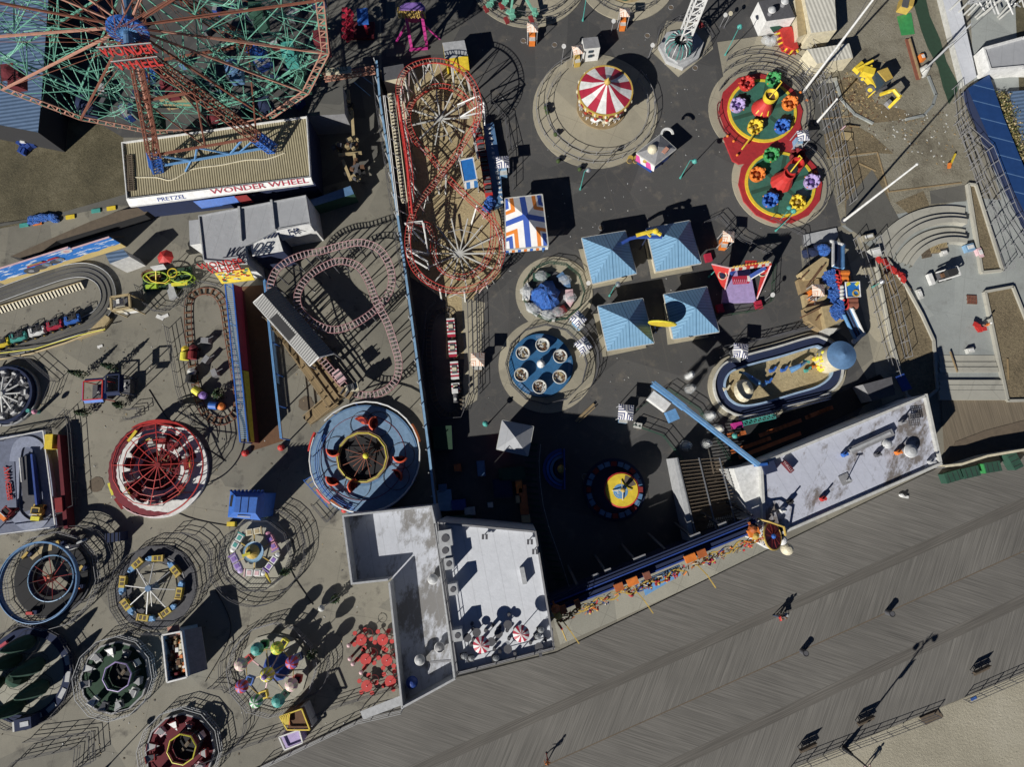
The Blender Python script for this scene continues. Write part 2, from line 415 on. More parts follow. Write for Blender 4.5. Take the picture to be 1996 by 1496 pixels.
def cr(pts, closed=True, n=8):                     # Catmull-Rom through points
    out = []; m = len(pts); pts = [V(p) for p in pts]
    for i in range(m if closed else m - 1):
        p0, p1, p2, p3 = (pts[(i + k) % m] if closed else pts[max(0, min(m - 1, i + k))] for k in (-1, 0, 1, 2))
        for k in range(n):
            t = k / n
            out.append(.5 * ((2 * p1) + (p2 - p0) * t + (2 * p0 - 5 * p1 + 4 * p2 - p3) * t * t + (3 * p1 - p0 - 3 * p2 + p3) * t ** 3))
    if not closed: out.append(pts[-1])
    return out
def resample(pts, step, closed=True):
    q = list(pts) + ([pts[0]] if closed else []); out = [q[0]]; acc = 0
    for a, b in zip(q, q[1:]):
        L = (b - a).length
        while acc + L >= step and L > 0:
            t = (step - acc) / L; a = a.lerp(b, t); out.append(a); L = (b - a).length; acc = 0
        acc += L
    return out
PX = lambda pts, z=0: [P(x, y, z) for x, y in pts]
_post = {}
def fence(pts, h, label, mat='dgrey', closed=False, gap=1.9, rails=3, z0=0.0, r=.022, pick=0, cat='fence', name='metal_fence', world=False, prow=.032, group=None):
    q = pts if world else [P(x, y, z0) for x, y in pts]
    root = thing(name, label, cat, q[0], 0, group or 'railings and fences of the park')
    mb = MB(mat); qq = list(q) + ([q[0]] if closed else [])
    for i in range(rails):
        zz = h * (i + 1) / rails - (0 if i == rails - 1 else h / rails * .3)
        for a, b in zip(qq, qq[1:]): mb.bar(a + V((0, 0, zz)), b + V((0, 0, zz)), 2 * r)
    part(root, 'rail', mb)
    if pick:
        mb = MB(mat)
        for p in resample(q, pick, closed): mb.bar(p + V((0, 0, .08)), p + V((0, 0, h)), r * 1.1)
        o = part(root, 'picket', mb); o['kind'] = 'stuff'
    ps = resample(q, gap, closed)
    if not closed and (ps[-1] - q[-1]).length > .4: ps.append(q[-1])
    key = (h, mat, prow)
    first = None
    for p in ps[:90]:
        if key not in _post:
            pm = MB(mat).bar((0, 0, 0), (0, 0, h + .03), prow * 2); _post[key] = mesh('post', pm)
        o = bpy.data.objects.new('post', _post[key]); C.objects.link(o); o.parent = root; o.location = p - q[0]
    return root
def circ_pts(px, py, rpx, n=12, z=0, a0=0, a1=360, sq=1.0):
    c = P(px, py, z); r = rpx * K(z); full = a1 - a0 >= 360
    return [c + V((cos(radians(a0 + (a1 - a0) * i / (n if full else n - 1))) * r, sin(radians(a0 + (a1 - a0) * i / (n if full else n - 1))) * r * sq, 0)) for i in range(n)]
# ---------------- the setting ----------------
def sheet(name, pts, z, mat):
    mb = MB(mat); mb.sheet([P(x, y, z) for x, y in pts]); return single(name, mb, None, None, kind='structure')
mb = MB('concrete'); mb.sheet([(-500, -500, 0), (500, -500, 0), (500, 500, 0), (-500, 500, 0)]); single('ground', mb, None, None, kind='structure')
sheet('dirt_ground', [(-400, -400), (660, -400), (640, 120), (600, 240), (240, 268), (245, 395), (110, 425), (-400, 520)], .004, 'dirt')
sheet('path', [(-400, 490), (-60, 452), (240, 400), (340, 415), (610, 370), (700, 345), (740, 300), (738, -400), (645, -400), (640, 120), (600, 240), (240, 380), (100, 420), (-400, 500)], .008, 'pavement')
sheet('asphalt_ground', [(736, -400), (1700, -400), (1560, 180), (1590, 240), (1640, 440), (1560, 480), (1570, 600), (1650, 660), (1700, 760), (1560, 1010), (1480, 1062), (1076, 1200), (1050, 1040), (852, 1015), (790, 560), (745, 200)], .004, 'asphalt')
sheet('wheel_yard', [(96, -400), (640, -400), (640, 110), (598, 228), (330, 268), (240, 268), (150, 215), (92, 190)], .009, 'asphalt')
def disc(name, px, py, rpx, h, mat, top=None, n=48, label=None, cat=None):
    mb = MB(mat); pts = [(p.x, p.y) for p in circ_pts(px, py, rpx, n, h)]
    mb.prism(pts, 0, h, top); return single(name, mb, label, cat, kind='structure')
disc('carousel_pavement', 1160, 215, 133, .10, 'slab')
disc('ride_pavement', 1030, -50, 132, .10, 'slab'); disc('ride_pavement', 1222, -45, 108, .106, 'slab')
disc('ride_pavement', 1080, 572, 78, .10, 'slab'); disc('ride_pavement', 1066, 712, 96, .106, 'slab')
disc('ride_pavement', 1480, 215, 108, .10, 'slab'); disc('ride_pavement', 1524, 352, 104, .106, 'slab')
sheet('sand_bed', [(778, 150), (840, 118), (905, 140), (940, 210), (960, 330), (985, 460), (975, 540), (925, 575), (905, 700), (870, 700), (868, 585), (800, 540), (790, 400), (780, 250)], .010, 'play_sand')
sheet('tunnel_pavement', [(752, 0), (925, 0), (870, 105), (752, 110)], .012, 'pavement')
sheet('ramp_pavement', [(1398, 82), (1482, 70), (1575, 100), (1560, 150), (1480, 130), (1440, 150), (1412, 160)], .106, 'slab')
sheet('apron_pavement', [(1075, 1195), (1450, 1035), (1530, 1040), (1500, 1075), (1092, 1258)], .015, 'apron')
# boardwalk
def strip(mb, mat, x0, yl0, yl1, x1, yr0, yr1, z):
    mb.c(mat); mb.sheet([P(x0, yl0, z), P(x1, yr0, z), P(x1, yr1, z), P(x0, yl1, z)])
BZ = .14
def ln(x, a, b): return a[1] + (b[1] - a[1]) * (x - a[0]) / (b[0] - a[0])
edge_up = ((1083, 1274), (1496, 1071)); bandA = ((1350, 1253), (1900, 1012)); bandA2 = ((1350, 1276), (1900, 1035)); mid = ((1350, 1365), (1996, 1075))
bandB = ((1350, 1462), (1996, 1158)); bandB2 = ((1350, 1485), (1996, 1182)); low = ((1541, 1499), (1996, 1313))
mb = MB('planks_a'); X0, X1 = 150, 2500
Ls = [ln(X0, *q) for q in (bandA, bandA2, mid, bandB, bandB2, low)]; Rs = [ln(X1, *q) for q in (bandA, bandA2, mid, bandB, bandB2, low)]
top_ = [(X0, 1640), (500, 1499), (700, 1402), (888, 1322), (1083, 1274), (1500, 1072), (1842, 906)]
for u, v_ in zip(top_, top_[1:]): mb.sheet([P(*u, BZ), P(*v_, BZ), P(v_[0], ln(v_[0], (X0, Ls[0]), (X1, Rs[0])), BZ), P(u[0], ln(u[0], (X0, Ls[0]), (X1, Rs[0])), BZ)])
mb.sheet([P(1842, 906, BZ), P(1835, 775, BZ), P(X1, 775, BZ), P(X1, Rs[0], BZ), P(1842, ln(1842, (X0, Ls[0]), (X1, Rs[0])), BZ)])
for i, mt in enumerate(['planks_c', 'planks_b', 'planks_a', 'planks_c', 'planks_b']): strip(mb, mt, X0, Ls[i], Ls[i + 1], X1, Rs[i], Rs[i + 1], BZ)
e = [P(X0, Ls[5], BZ), P(X1, Rs[5], BZ)]
mb.c('dwood').add([e[0], e[1], V((e[1].x, e[1].y, -.2)), V((e[0].x, e[0].y, -.2))], [(0, 3, 2, 1)])
mb.c('planks_warm').sheet([P(x, y, BZ + .004) for x, y in [(1842, 904), (1834, 780), (2400, 778), (2400, 800), (1996, 885), (1900, 893)]])
strip(mb, 'dwood', X0, Ls[2] - 1.2, Ls[2] + 1.2, X1, Rs[2] - 1.2, Rs[2] + 1.2, BZ + .004)
single('boardwalk', mb, None, None, kind='structure')
sheet('beach', [(300, 2100), (X0, Ls[5] + 1), (X1, Rs[5] + 1), (3000, 1300), (3000, 3000), (300, 3000)], .012, 'beach')
mb = MB('site_sand'); q = [(1540, 1499), (1996, 1313)]
# construction plaza at the right
sheet('construction_ground', [(1585, 140), (1700, -400), (1830, -400), (1880, 190), (1905, 392), (1700, 470), (1640, 440), (1600, 250)], .016, 'site_sand')
sheet('plaza_pavement', [(1640, 440), (1905, 385), (2300, 430), (2300, 790), (1838, 785), (1815, 650), (1720, 500)], .020, 'plaza')
sheet('fill_ground', [(1640, 310), (1710, 300), (1735, 395), (1720, 440), (1650, 440)], .024, 'soil')
sheet('fill_ground', [(1580, 165), (1632, 160), (1640, 240), (1606, 300), (1590, 240)], .024, 'pavement')
sheet('fill_ground', [(1812, 372), (1880, 360), (1884, 392), (1815, 398)], .024, 'pavement')
sheet('sidewalk', [(1640, 455), (1675, 450), (1700, 540), (1765, 770), (1720, 790), (1690, 640)], .030, 'slab')
sheet('street', [(1870, -400), (1960, -400), (1996, 380), (2300, 900), (2250, 900), (1996, 560), (1900, 190)], .028, 'plaza')
sheet('roadside_ground', [(1960, -400), (2700, -400), (2700, 900), (2310, 900), (1996, 380)], .020, 'dirt')
sheet('dug_ground', [(1632, 158), (1662, 146), (1690, 165), (1705, 200), (1765, 215), (1772, 232), (1700, 240), (1655, 222)], .026, 'soil')
sheet('dug_ground', [(1606, 262), (1660, 240), (1700, 262), (1742, 300), (1700, 298), (1612, 308)], .028, 'soil')
sheet('dug_ground', [(1745, 395), (1800, 372), (1812, 400), (1775, 420)], .030, 'soil'); sheet('fill_ground', [(1650, 392), (1700, 330), (1735, 395), (1760, 440), (1690, 470), (1648, 440)], .032, 'pavement')
def curb(pts, w, h, mat, name='kerb'):
    mb = MB(mat); q = [P(x, y, h / 2) for x, y in pts]
    for a, b in zip(q, q[1:]): mb.bar(a, b + (b - a).normalized() * w * .4, w, h)
    return single(name, mb, None, None, kind='structure')
def planter(px, label):
    mb = MB('soil'); mb.prism([(p.x, p.y) for p in PX(px, .25)], 0, .25)
    root = thing('planter_bed', label, 'planter', P(*px[0], 0), 0, 'soil planters of the new plaza'); part(root, 'soil', mb)
    mb = MB('step'); q = [P(x, y, .2) for x, y in px]
    for a, b in zip(q, q[1:] + q[:1]): mb.bar(a, b, .3, .55)
    part(root, 'kerb', mb)
planter([(1704, 498), (1726, 504), (1765, 560), (1795, 615), (1818, 665), (1825, 760), (1790, 790), (1765, 770), (1735, 660)], 'long curved soil planter with sloping kerb beside the fenced walkway')
planter([(1885, 360), (1900, 362), (1952, 528), (1912, 532)], 'narrow triangular soil planter beside the curved seating steps')
planter([(1918, 570), (1972, 560), (2060, 780), (1962, 782), (1945, 700)], 'wide brown soil planter at the right of the lower stairs')
# curved terraces
def arcs(c, rs, a0, a1, hs, name='terrace_steps'):
    mb = MB('step'); cc = P(*c, 0); cc.z = 0
    for (r0, r1), h in zip(rs, hs): mb.lathe(cc, [(r0 * K(), 0), (r0 * K(), h), (r1 * K(), h + .004), (r1 * K(), 0)], 26, radians(a0), radians(a1))
    single(name, mb, None, None, kind='structure')
arcs((1862, 572), [(166, 186), (156, 166), (146, 156)], 78, 152, [.3, .6, .9])
arcs((1862, 572), [(124, 138), (114, 124), (104, 114)], 76, 150, [.3, .6, .9])
mb = MB('step')
for i, (y0, y1, h) in enumerate([(695, 706, .2), (708, 716, .45), (718, 726, .7), (743, 751, .95), (753, 761, 1.1), (763, 780, 1.2)]):
    xl = 1830; xr = 1935 + (y1 - 695) * .32
    mb.prism([(p.x, p.y) for p in PX([(xl, y0 - 2), (xr, y0 - 2), (xr + 2, y1), (xl + 3, y1)], h * .35)], 0, h * .35)
single('plaza_steps', mb, None, None, kind='structure')
curb([(1628, 155), (1640, 195), (1665, 222), (1700, 240)], .3, .2, 'plaza'); curb([(1765, 233), (1800, 225), (1818, 205), (1824, 185), (1810, 150)], .3, .2, 'plaza')
curb([(1600, 160), (1628, 155)], .35, .4, 'step')
# timber form boards
for i, (a, b, lb) in enumerate([((1612, 308), (1710, 296), 'upper formwork board lying above the brown square bed'), ((1710, 296), (1732, 374), 'formwork board on the right side of the brown bed'),
     ((1732, 374), (1874, 356), 'long formwork board above the curved terrace'), ((1674, 318), (1707, 333), 'loose short plank lying askew inside the brown bed'),
     ((1602, 232), (1662, 226), 'pale board under the dug trench beside the railings'), ((1656, 310), (1638, 360), 'thin leaning batten by the brown bed'), ((1716, 512), (1744, 574), 'wooden stake lying on the curved planter soil'), ((1750, 530), (1775, 566), 'second stake lying under the orange netting'),
     ((1852, 686), (1866, 726), 'long lath on the soil right of the stairs'), ((1964, 700), (1966, 740), 'short upright lath on the wide planter soil')]):
    mb = MB('wood'); za = .35 if i > 5 else .06; mb.bar(P(*a, za), P(*b, za), .14, .1); single('timber_plank', mb, lb, 'plank', 'timber boards on the construction site')
# ---------------- buildings ----------------
def building(name, poly, z, wall, roof, label, par=0.0, pw=.25, cat='building', parmat=None, z0=0.0, group=None, rotz=0.0):
    q = PX(poly, z); c = sum(q, V()) / len(q)
    root = thing(name, label, cat, (c.x, c.y, z0), rotz, group)
    zr = z - par
    mb = MB(wall); mb.prism([(p.x, p.y) for p in q], z0, zr - .03); part(root, 'wall', mb)
    mb = MB(roof); mb.sheet([V((p.x, p.y, zr)) for p in q]); part(root, 'roof', mb)
    if par:
        mb = MB(parmat or wall); n = len(q)
        a = sum(q[i].x * q[(i + 1) % n].y - q[(i + 1) % n].x * q[i].y for i in range(n))
        for i in range(n):
            p0, p1 = q[i], q[(i + 1) % n]; d = (p1 - p0).normalized()
            inn = V((-d.y, d.x, 0)) * (1 if a > 0 else -1) * pw
            mb.prism([p0 - d * .004 + inn * -.01, p1 - d * pw, p1 - d * pw + inn, p0 - d * .004 + inn], max(z0, zr - .28), z)
        part(root, 'parapet', mb)
    return root
def hiproof(name, poly, z, zt, mat, label, wallpoly=None, wall='cream', cat='pavilion', ridge=0.0, base=None, group=None, eave=.12, posts=False):
    q = PX(poly, z); c = sum(q, V()) / 4
    e = q[1] - q[0] if (q[1] - q[0]).length else V((1, 0, 0)); rz = atan2(e.y, e.x)
    root = thing(name, label, cat, (c.x, c.y, 0), rz, group)
    lo = [p - V((0, 0, eave)) for p in q]
    mb = MB(mat)
    m1 = (q[0] + q[3]) / 2; m2 = (q[1] + q[2]) / 2; up = V((0, 0, zt - z))
    if ridge:
        a = m1.lerp(m2, .5 - ridge / 2) + up; b = m1.lerp(m2, .5 + ridge / 2) + up
        mb.add(q + [a, b], [(0, 1, 5, 4), (1, 2, 5), (2, 3, 4, 5), (3, 0, 4)])
    else: mb.add(q + [c + up], [(0, 1, 4), (1, 2, 4), (2, 3, 4), (3, 0, 4)])
    if mb.f and (q[1] - q[0]).cross(q[2] - q[0]).z < 0: mb.f = [f[::-1] for f in mb.f]
    part(root, 'roof', mb)
    mb = MB('offwhite')
    for i in range(4): mb.bar(lo[i], lo[(i + 1) % 4], .12, .22)
    part(root, 'fascia', mb)
    s = .82
    w4 = [V((c.x, c.y, 0)) + V((p.x - c.x, p.y - c.y, 0)) * s for p in q]
    if posts:
        for p in w4: part(root, 'post', MB('steelblue').bar(p, V((p.x, p.y, z - .1)), .16))
    else:
        mb = MB(wall); mb.prism([(p.x, p.y) for p in w4], 0, z - .06); part(root, 'wall', mb)
    if base:
        mb = MB('slab'); mb.prism([(p.x, p.y) for p in PX(base, .15)], 0, .15); part(root, 'plinth', mb)
    return root
rf = building('ride_building', [(236, 277), (598, 226), (605, 345), (246, 388)], 5.0, 'navy', 'corrugated_tan', 'long tan corrugated roof under the giant wheel legs with red lettering on its white fascia', par=.25, pw=.12, parmat='white')  # wall blue darkened to navy, putting its shade into the colour
# white sign board fascia below the roof edge
a = P(248, 390, 5.0); b = P(607, 347, 5.0); xd = (b - a).normalized(); nn = V((xd.y, -xd.x, 0))
mb = MB('white'); off = nn * .6
mb.add([a + V((0, 0, .2)), b + V((0, 0, .2)), b + off * .75 - V((0, 0, .4)), a + off - V((0, 0, .4)), a - V((0, 0, .1)), b - V((0, 0, .1)), b + off * .75 - V((0, 0, .7)), a + off - V((0, 0, .7))],
       [(0, 3, 2, 1), (4, 5, 6, 7), (3, 7, 6, 2), (0, 4, 7, 3), (1, 2, 6, 5), (0, 1, 5, 4)])
part(rf, 'fascia_board', mb)
yd = (a - (a + off - V((0, 0, .7)))).normalized()
LW = (b - a).length
lettering(rf, 'WONDER WHEEL', a + xd * LW * .45 + off * .68 - V((0, 0, .25)), xd, yd, LW * .53, .6, 'crimson', .02)
lettering(rf, 'PRETZEL', a + xd * LW * .16 + off * .8 - V((0, 0, .32)), xd, yd, LW * .15, .45, 'royal', .02)
mb = MB('blue'); q = [a + xd * LW * .33 + off - V((0, 0, 1)), a + xd * LW * .56 + off * .9 - V((0, 0, 1)), a + xd * LW * .57 + off * 1.9 - V((0, 0, 1.6)), a + xd * LW * .36 + off * 2.1 - V((0, 0, 1.6))]
mb.add(q + [p - V((0, 0, .15)) for p in q], [(0, 3, 2, 1), (4, 5, 6, 7), (0, 4, 7, 3), (1, 2, 6, 5), (2, 3, 7, 6), (0, 1, 5, 4)]); part(rf, 'awning', mb)
mb = MB('dred'); q = [p + xd * LW * .225 for p in q]; m = [q[0], q[0].lerp(q[1], .3), q[3].lerp(q[2], .3), q[3]]
mb.add(m + [p - V((0, 0, .15)) for p in m], [(0, 3, 2, 1), (4, 5, 6, 7), (0, 4, 7, 3), (1, 2, 6, 5), (2, 3, 7, 6), (0, 1, 5, 4)]); part(rf, 'awning', mb, 'short red awning')
mb = MB('cream'); mb.tube([P(x, y, 4.78) for x, y in cr([(V((x, y, 0))) for x, y in [(262, 346), (305, 346), (335, 351), (375, 330), (430, 322), (480, 312), (520, 310), (555, 298)]], False, 4) and [(v.x, v.y) for v in cr([V((x, y, 0)) for x, y in [(262, 346), (305, 346), (335, 351), (375, 330), (430, 322), (480, 312), (520, 310), (555, 298)]], False, 4)]], .07)
single('hose', mb, 'long pale hose winding over the tan corrugated roof', 'hose')
mb = MB('dwood')
for k in (0, 1): mb.bar(P(248 + 9 * k, 302, 4.9), P(252 + 9 * k, 372, 4.9), .12)
for i in range(20): mb.bar(P(248, 303 + i * 3.6, 4.9), P(258, 303 + i * 3.6, 4.9), .08)
single('ladder', mb, 'dark ladder lying along the left edge of the tan corrugated roof', 'ladder')
building('warehouse', [(-80, -60), (98, -60), (80, 200), (74, 258), (-80, 228)], 4.4, 'black', 'corrugated_blue', 'building with shade-dark walls and bluish corrugated roof at the left edge under the wheel')  # black walls stand in for the shade under an open canopy
building('roof_shed', [(300, 170), (352, 160), (356, 177), (302, 186)], 3.0, 'tan', 'lgrey', 'small shed with a pale flat roof seen through the giant wheel frame', cat='shed')
building('roof_shed', [(618, 170), (668, 168), (672, 222), (598, 226)], 4.0, 'grey', 'pavement', 'flat grey roof tucked between the giant wheel rim and the tan roof', cat='shed')
# grey roofed shop below
g = building('shop_building', [(386, 420), (596, 380), (605, 436), (540, 448), (478, 480), (482, 515), (396, 508)], 5.0, 'white', 'roof_grey', 'grey flat roofed shop with white walls between the wheel building and the pink coaster', par=.18, pw=.12, parmat='lgrey')
building('shop_annex', [(368, 430), (387, 428), (390, 475), (370, 478)], 4.0, 'white', 'roof_grey', 'narrow grey annex on the left side of the grey roofed shop', cat='building')
mb = MB('lgrey')
for x0, y0, x1, y1 in ((466, 403, 470, 470), (529, 390, 535, 447)): part(g, 'roof_ridge', MB('lgrey').bar(P(x0, y0, 5.0), P(x1, y1, 5.0), .25))
a = P(542, 466, 3.6); b = P(612, 448, 3.6); xd = (b - a).normalized()
mb = MB('white'); q = [P(538, 450, 5), P(603, 436, 5), P(614, 452, 3.4), P(545, 470, 3.4)]
mb.add(q + [p - V((0, 0, .15)) for p in q], [(0, 3, 2, 1), (4, 5, 6, 7), (0, 4, 7, 3), (1, 2, 6, 5), (2, 3, 7, 6), (0, 1, 5, 4)]); part(g, 'fascia_board', mb)
lettering(g, 'ER', P(566, 461, 4.2), xd, P(566, 448, 4.2) - P(566, 461, 4.2) + V((0, 0, .7)), 1.3, .9, 'navy', .05)
hp = building('shop_sign_canopy', [(486, 462), (540, 452), (552, 490), (492, 500)], 4.6, 'navy', 'white', 'white topped navy sign canopy in front of the grey shop', cat='canopy')
mb = MB('navy')
for i in range(8): mb.bar(P(488 + i * 6.6, 470 - i * 1, 4.68), P(496 + i * 6.6, 460 - i, 4.68), .18, .05)
part(hp, 'sign_slat', mb)
# entrance sign with ramp walls
gt = thing('entrance_sign', 'red letter sign over a colourful mural board at the top of the ramp walls', 'sign', P(440, 540), 0)
xd = (P(480, 512, 6) - P(392, 524, 6)).normalized(); yd = V((-xd.y, xd.x, 0)) * .5 + V((0, 0, .9))
for t, o, wd in (('WONDER', (390, 524), 5.1), ('WHEEL', (410, 533), 3.9)):
    mb = MB('rust'); a = P(*o, 6.3); mb.bar(a, a + xd * wd, .06); part(gt, 'sign_rail', mb)
    lettering(gt, t, a, xd, yd, wd, .75, 'red', .15, name='letter_row')
mb = MB('yellow'); q = [P(418, 533, 5.4), P(484, 522, 5.4), P(496, 545, 4.2), P(432, 553, 4.2)]
F6 = [(0, 3, 2, 1), (4, 5, 6, 7), (0, 4, 7, 3), (1, 2, 6, 5), (2, 3, 7, 6), (0, 1, 5, 4)]
mb.add(q + [p - V((0, 0, .2)) for p in q], F6); bd = part(gt, 'mural_board', mb)
cs = ['white', 'red', 'sky', 'orange', 'green', 'white', 'crimson', 'teal']
mb = MB('white')
for i in range(34):
    u, v = random.uniform(.06, .88), random.uniform(.1, .85)
    p = q[0].lerp(q[1], u).lerp(q[3].lerp(q[2], u), v) + V((0, 0, .06 + i * .002)); n_ = (q[1] - q[0]).cross(q[3] - q[0]).normalized()
    mb.c(cs[i % 8]).bar(p, p + (q[1] - q[0]) * random.uniform(.04, .12) + (q[3] - q[0]) * random.uniform(-.1, .12), random.uniform(.12, .3), .03)
part(gt, 'mural_figure', mb)
def vwall(pa, pb, h, mat, th=.15, z0=0, pz=None):
    a, b = P(*pa, h if pz is None else pz), P(*pb, h if pz is None else pz); mb = MB(mat)
    d = (b - a); d.z = 0; n = V((-d.y, d.x, 0)).normalized() * th / 2
    mb.prism([(a - n), (b - n), (b + n), (a + n)], z0, h); return mb, a, b, d.normalized()
rw = thing('ramp_wall', 'tall red and yellow lettered wall with blue mesh top on the left of the brown path', 'wall', P(465, 700), 0, 'walls either side of the entrance path')
mb, a, b, d = vwall((456, 555), (486, 862), 2.6, 'maroon', .12); part(rw, 'wall_panel', mb)
mb = MB('blue')
for k in (0, 1):
    off = V((0.0 - .9 * k, 0, 0)); mb.bar(a + off + V((0, 0, .3)), b + off + V((0, 0, .3)), .14)
L = (b - a).length
for i in range(int(L / .24)): p = a + d * .24 * i + V((0, 0, .3)); mb.c('lblue').bar(p, p + V((-.9, 0, 0)), .07)
part(rw, 'mesh_top', mb)
mb = MB('crimson'); e = V((.5, 0, 0))
q = [a + V((0, 0, .1)), b + V((0, 0, .1)), b + e * .3 + V((0, 0, -.9)), a + e + V((0, 0, -.9))]
def slabq(mb, q, t=.1): mb.add(q + [p - V((0, 0, t)) for p in q], F6 if (q[1] - q[0]).cross(q[3] - q[0]).z < 0 else [f[::-1] for f in F6]); return mb
part(rw, 'red_board', slabq(mb, [q[0], q[0].lerp(q[1], .55), q[3].lerp(q[2], .55), q[3]]))
part(rw, 'yellow_board', slabq(MB('yellow'), [q[0].lerp(q[1], .555), q[1], q[2], q[3].lerp(q[2], .555)]))
yd = V((-1, 0, 1)).normalized()
lettering(rw, 'ISLAND', q[3].lerp(q[2], .5) + V((-.1, 0, .12)), (a - b), V((-.5, 0, .9)), 8.2, .75, 'cream', .04)
for i in range(5): part(rw, 'post', MB('blue').bar(a.lerp(b, i / 4) - V((.9, 0, 2.6)), a.lerp(b, i / 4) + V((-.9, 0, .3)), .12))
part(rw, 'bollard', MB('red').ball(P(478, 884, .3), .42, 10, (1, 1, .9)))
rw = thing('ramp_wall', 'slim blue mesh fence wall on the right of the brown path', 'wall', P(535, 700), 0, 'walls either side of the entrance path')
mb, a, b, d = vwall((516, 545), (549, 855), 2.6, 'blue', .10); 
part(rw, 'rail', MB('sky').bar(a, b, .13).bar(a - V((.3, 0, .4)), b - V((.3, 0, .4)), .1))
mb = MB('steelblue'); L = (b - a).length
for i in range(int(L * .66 / .2)): mb.bar(a + d * i * .2, a + d * i * .2 - V((.4, 0, 2.4)), .05)
o = part(rw, 'picket', mb); o['kind'] = 'stuff'
for i in range(6): part(rw, 'post', MB('blue').bar(a.lerp(b, i / 5) - V((0, 0, 2.6)), a.lerp(b, i / 5), .12))
part(rw, 'bollard', MB('red').ball(P(548, 873, .3), .42, 10, (1, 1, .9)))
sheet('brown_path', [(462, 560), (518, 555), (552, 860), (490, 880)], .010, 'brown')

# L-shaped building and white roof building
def vent(px, py, z, r, label, mat='lgrey'):
    c = P(px, py, z); root = thing('roof_vent', label, 'vent', c, 0, 'round vents on the flat roofs')
    part(root, 'duct', MB('grey').cyl(c - V((0, 0, .3)), r * .7, .9, 16)); part(root, 'cap', MB(mat).lathe(c + V((0, 0, .6)), [(r, 0), (r, .12), (r * .5, .35), (.01, .42)], 18))
    part(root, 'rim', MB('white').circ(c + V((0, 0, .6)), r, .06, 20))
building('low_building', [(666, 1005), (842, 986), (850, 1024), (888, 1326), (782, 1384), (756, 1133), (684, 1141)], 6.4, 'lgrey', 'roof_aged', 'low L shaped building with tall parapets and weathered stained roof beside the red tables', par=1.9, pw=.2)
building('white_roof_building', [(850, 1018), (1045, 1036), (1082, 1266), (891, 1316)], 9.6, 'lgrey', 'roof_white', 'bright white flat roofed building on the boardwalk with striped parasols on top', par=.5, pw=.18, parmat='grey')
ZR = 9.1; ZL = 4.5
vent(845, 1128, ZL, .5, 'round vent near the upper middle of the weathered roof'); vent(820, 1284, ZL + .4, .5, 'round vent at the lower end of the weathered roof'); vent(858, 1260, ZL, .5, 'grey domed vent in shadow of the weathered roof', 'grey')
mb = MB('royal').ball(P(803, 1331, 5.2), .62, 16); single('blue_ball', mb, 'shiny blue ball on the lower end of the weathered low roof', 'ball')
single('roof_pipe', MB('grey').bar(P(838, 1292, 6), P(880, 1288, 6), .2), 'horizontal pipe near the lower end of the weathered roof', 'pipe')
for i, (x, y, hh, w_, lb) in enumerate([(868, 1050, 1.3, 1.3, 'boxy cooling unit at the upper left of the white roof'), (868, 1074, 1.2, 1.1, 'square duct box below the cooling unit on the white roof'), (875, 1100, 1.4, .9, 'tall slim vent stack at the left of the white roof'), (883, 1150, 1.5, .9, 'vent stack midway down the left edge of the white roof'), (892, 1240, 1.5, .9, 'vent stack beside the lower left parasol on the white roof')]):
    root = thing('roof_unit', lb, 'roof unit', P(x, y, ZR), 0, 'units along the left edge of the white roof')
    c = P(x, y, ZR + hh); part(root, 'casing', MB('lgrey').box((c.x, c.y, ZR + hh / 2), (w_, w_ * 1.2, hh), .15))
    mb = MB('dgrey')
    mb.cyl((c.x, c.y, ZR + hh), w_ * .3, .05, 14)
    part(root, 'grille', mb)
for x, y, lb in ((945, 1043, 'floodlight pair at the top edge of the white roof'), (1033, 1053, 'floodlight pair at the top right corner of the white roof'), (1043, 1072, 'single lamp box on the right parapet of the white roof')):
    root = thing('floodlight', lb, 'floodlight', P(x, y, ZR), 0, 'floodlights on the white roof'); c = P(x, y, ZR + .6)
    for k in (-.18, .18): part(root, 'lamp_head', MB('dgrey').box(c + V((k, -.2, 0)), (.22, .5, .2)))
    part(root, 'stem', MB('dgrey').bar(c - V((0, 0, .6)), c, .07))
mb = MB('lgrey').box(P(1020, 1122, ZR + .25), (.45, 1.6, .9), .2); single('roof_hatch', mb, 'narrow upright hatch at the right of the white roof', 'hatch')
def parasol(px, py, z0, h, r, label, m2=('white', 'crimson'), group='striped parasols on the white roof', n=16):
    c = P(px, py, z0 + h); root = thing('parasol', label, 'parasol', (c.x, c.y, z0), 0, group)
    part(root, 'canopy', MB('white').lathe((c.x, c.y, z0 + h), [(r, -r * .42), (r * .5, -r * .14), (.01, 0)], n, ms=m2)); part(root, 'pole', MB('lgrey').cyl((c.x, c.y, z0), .04, h, 8)); part(root, 'base', MB('dgrey').cyl((c.x, c.y, z0), .28, .08, 12))
parasol(938, 1260, ZR, 2.2, .8, 'left red and white parasol among the rooftop tables'); parasol(1016, 1238, ZR, 2.2, .8, 'right red and white parasol beside the rooftop planters')
def tableset(px, py, z, label, mat='dgrey', n=3, group='tables and stools on the white roof'):
    c = P(px, py, z); root = thing('table_set', label, 'table', c, 0, group); part(root, 'table_top', MB(mat).cyl(c + V((0, 0, .72)), .42, .05, 12)); part(root, 'leg', MB(mat).cyl(c, .05, .72, 6))
    for i in range(n):
        a = i * 2 * pi / n + px; p = c + V((cos(a) * .85, sin(a) * .85, 0)); part(root, 'stool', MB(mat).cyl(p, .17, .45, 8))
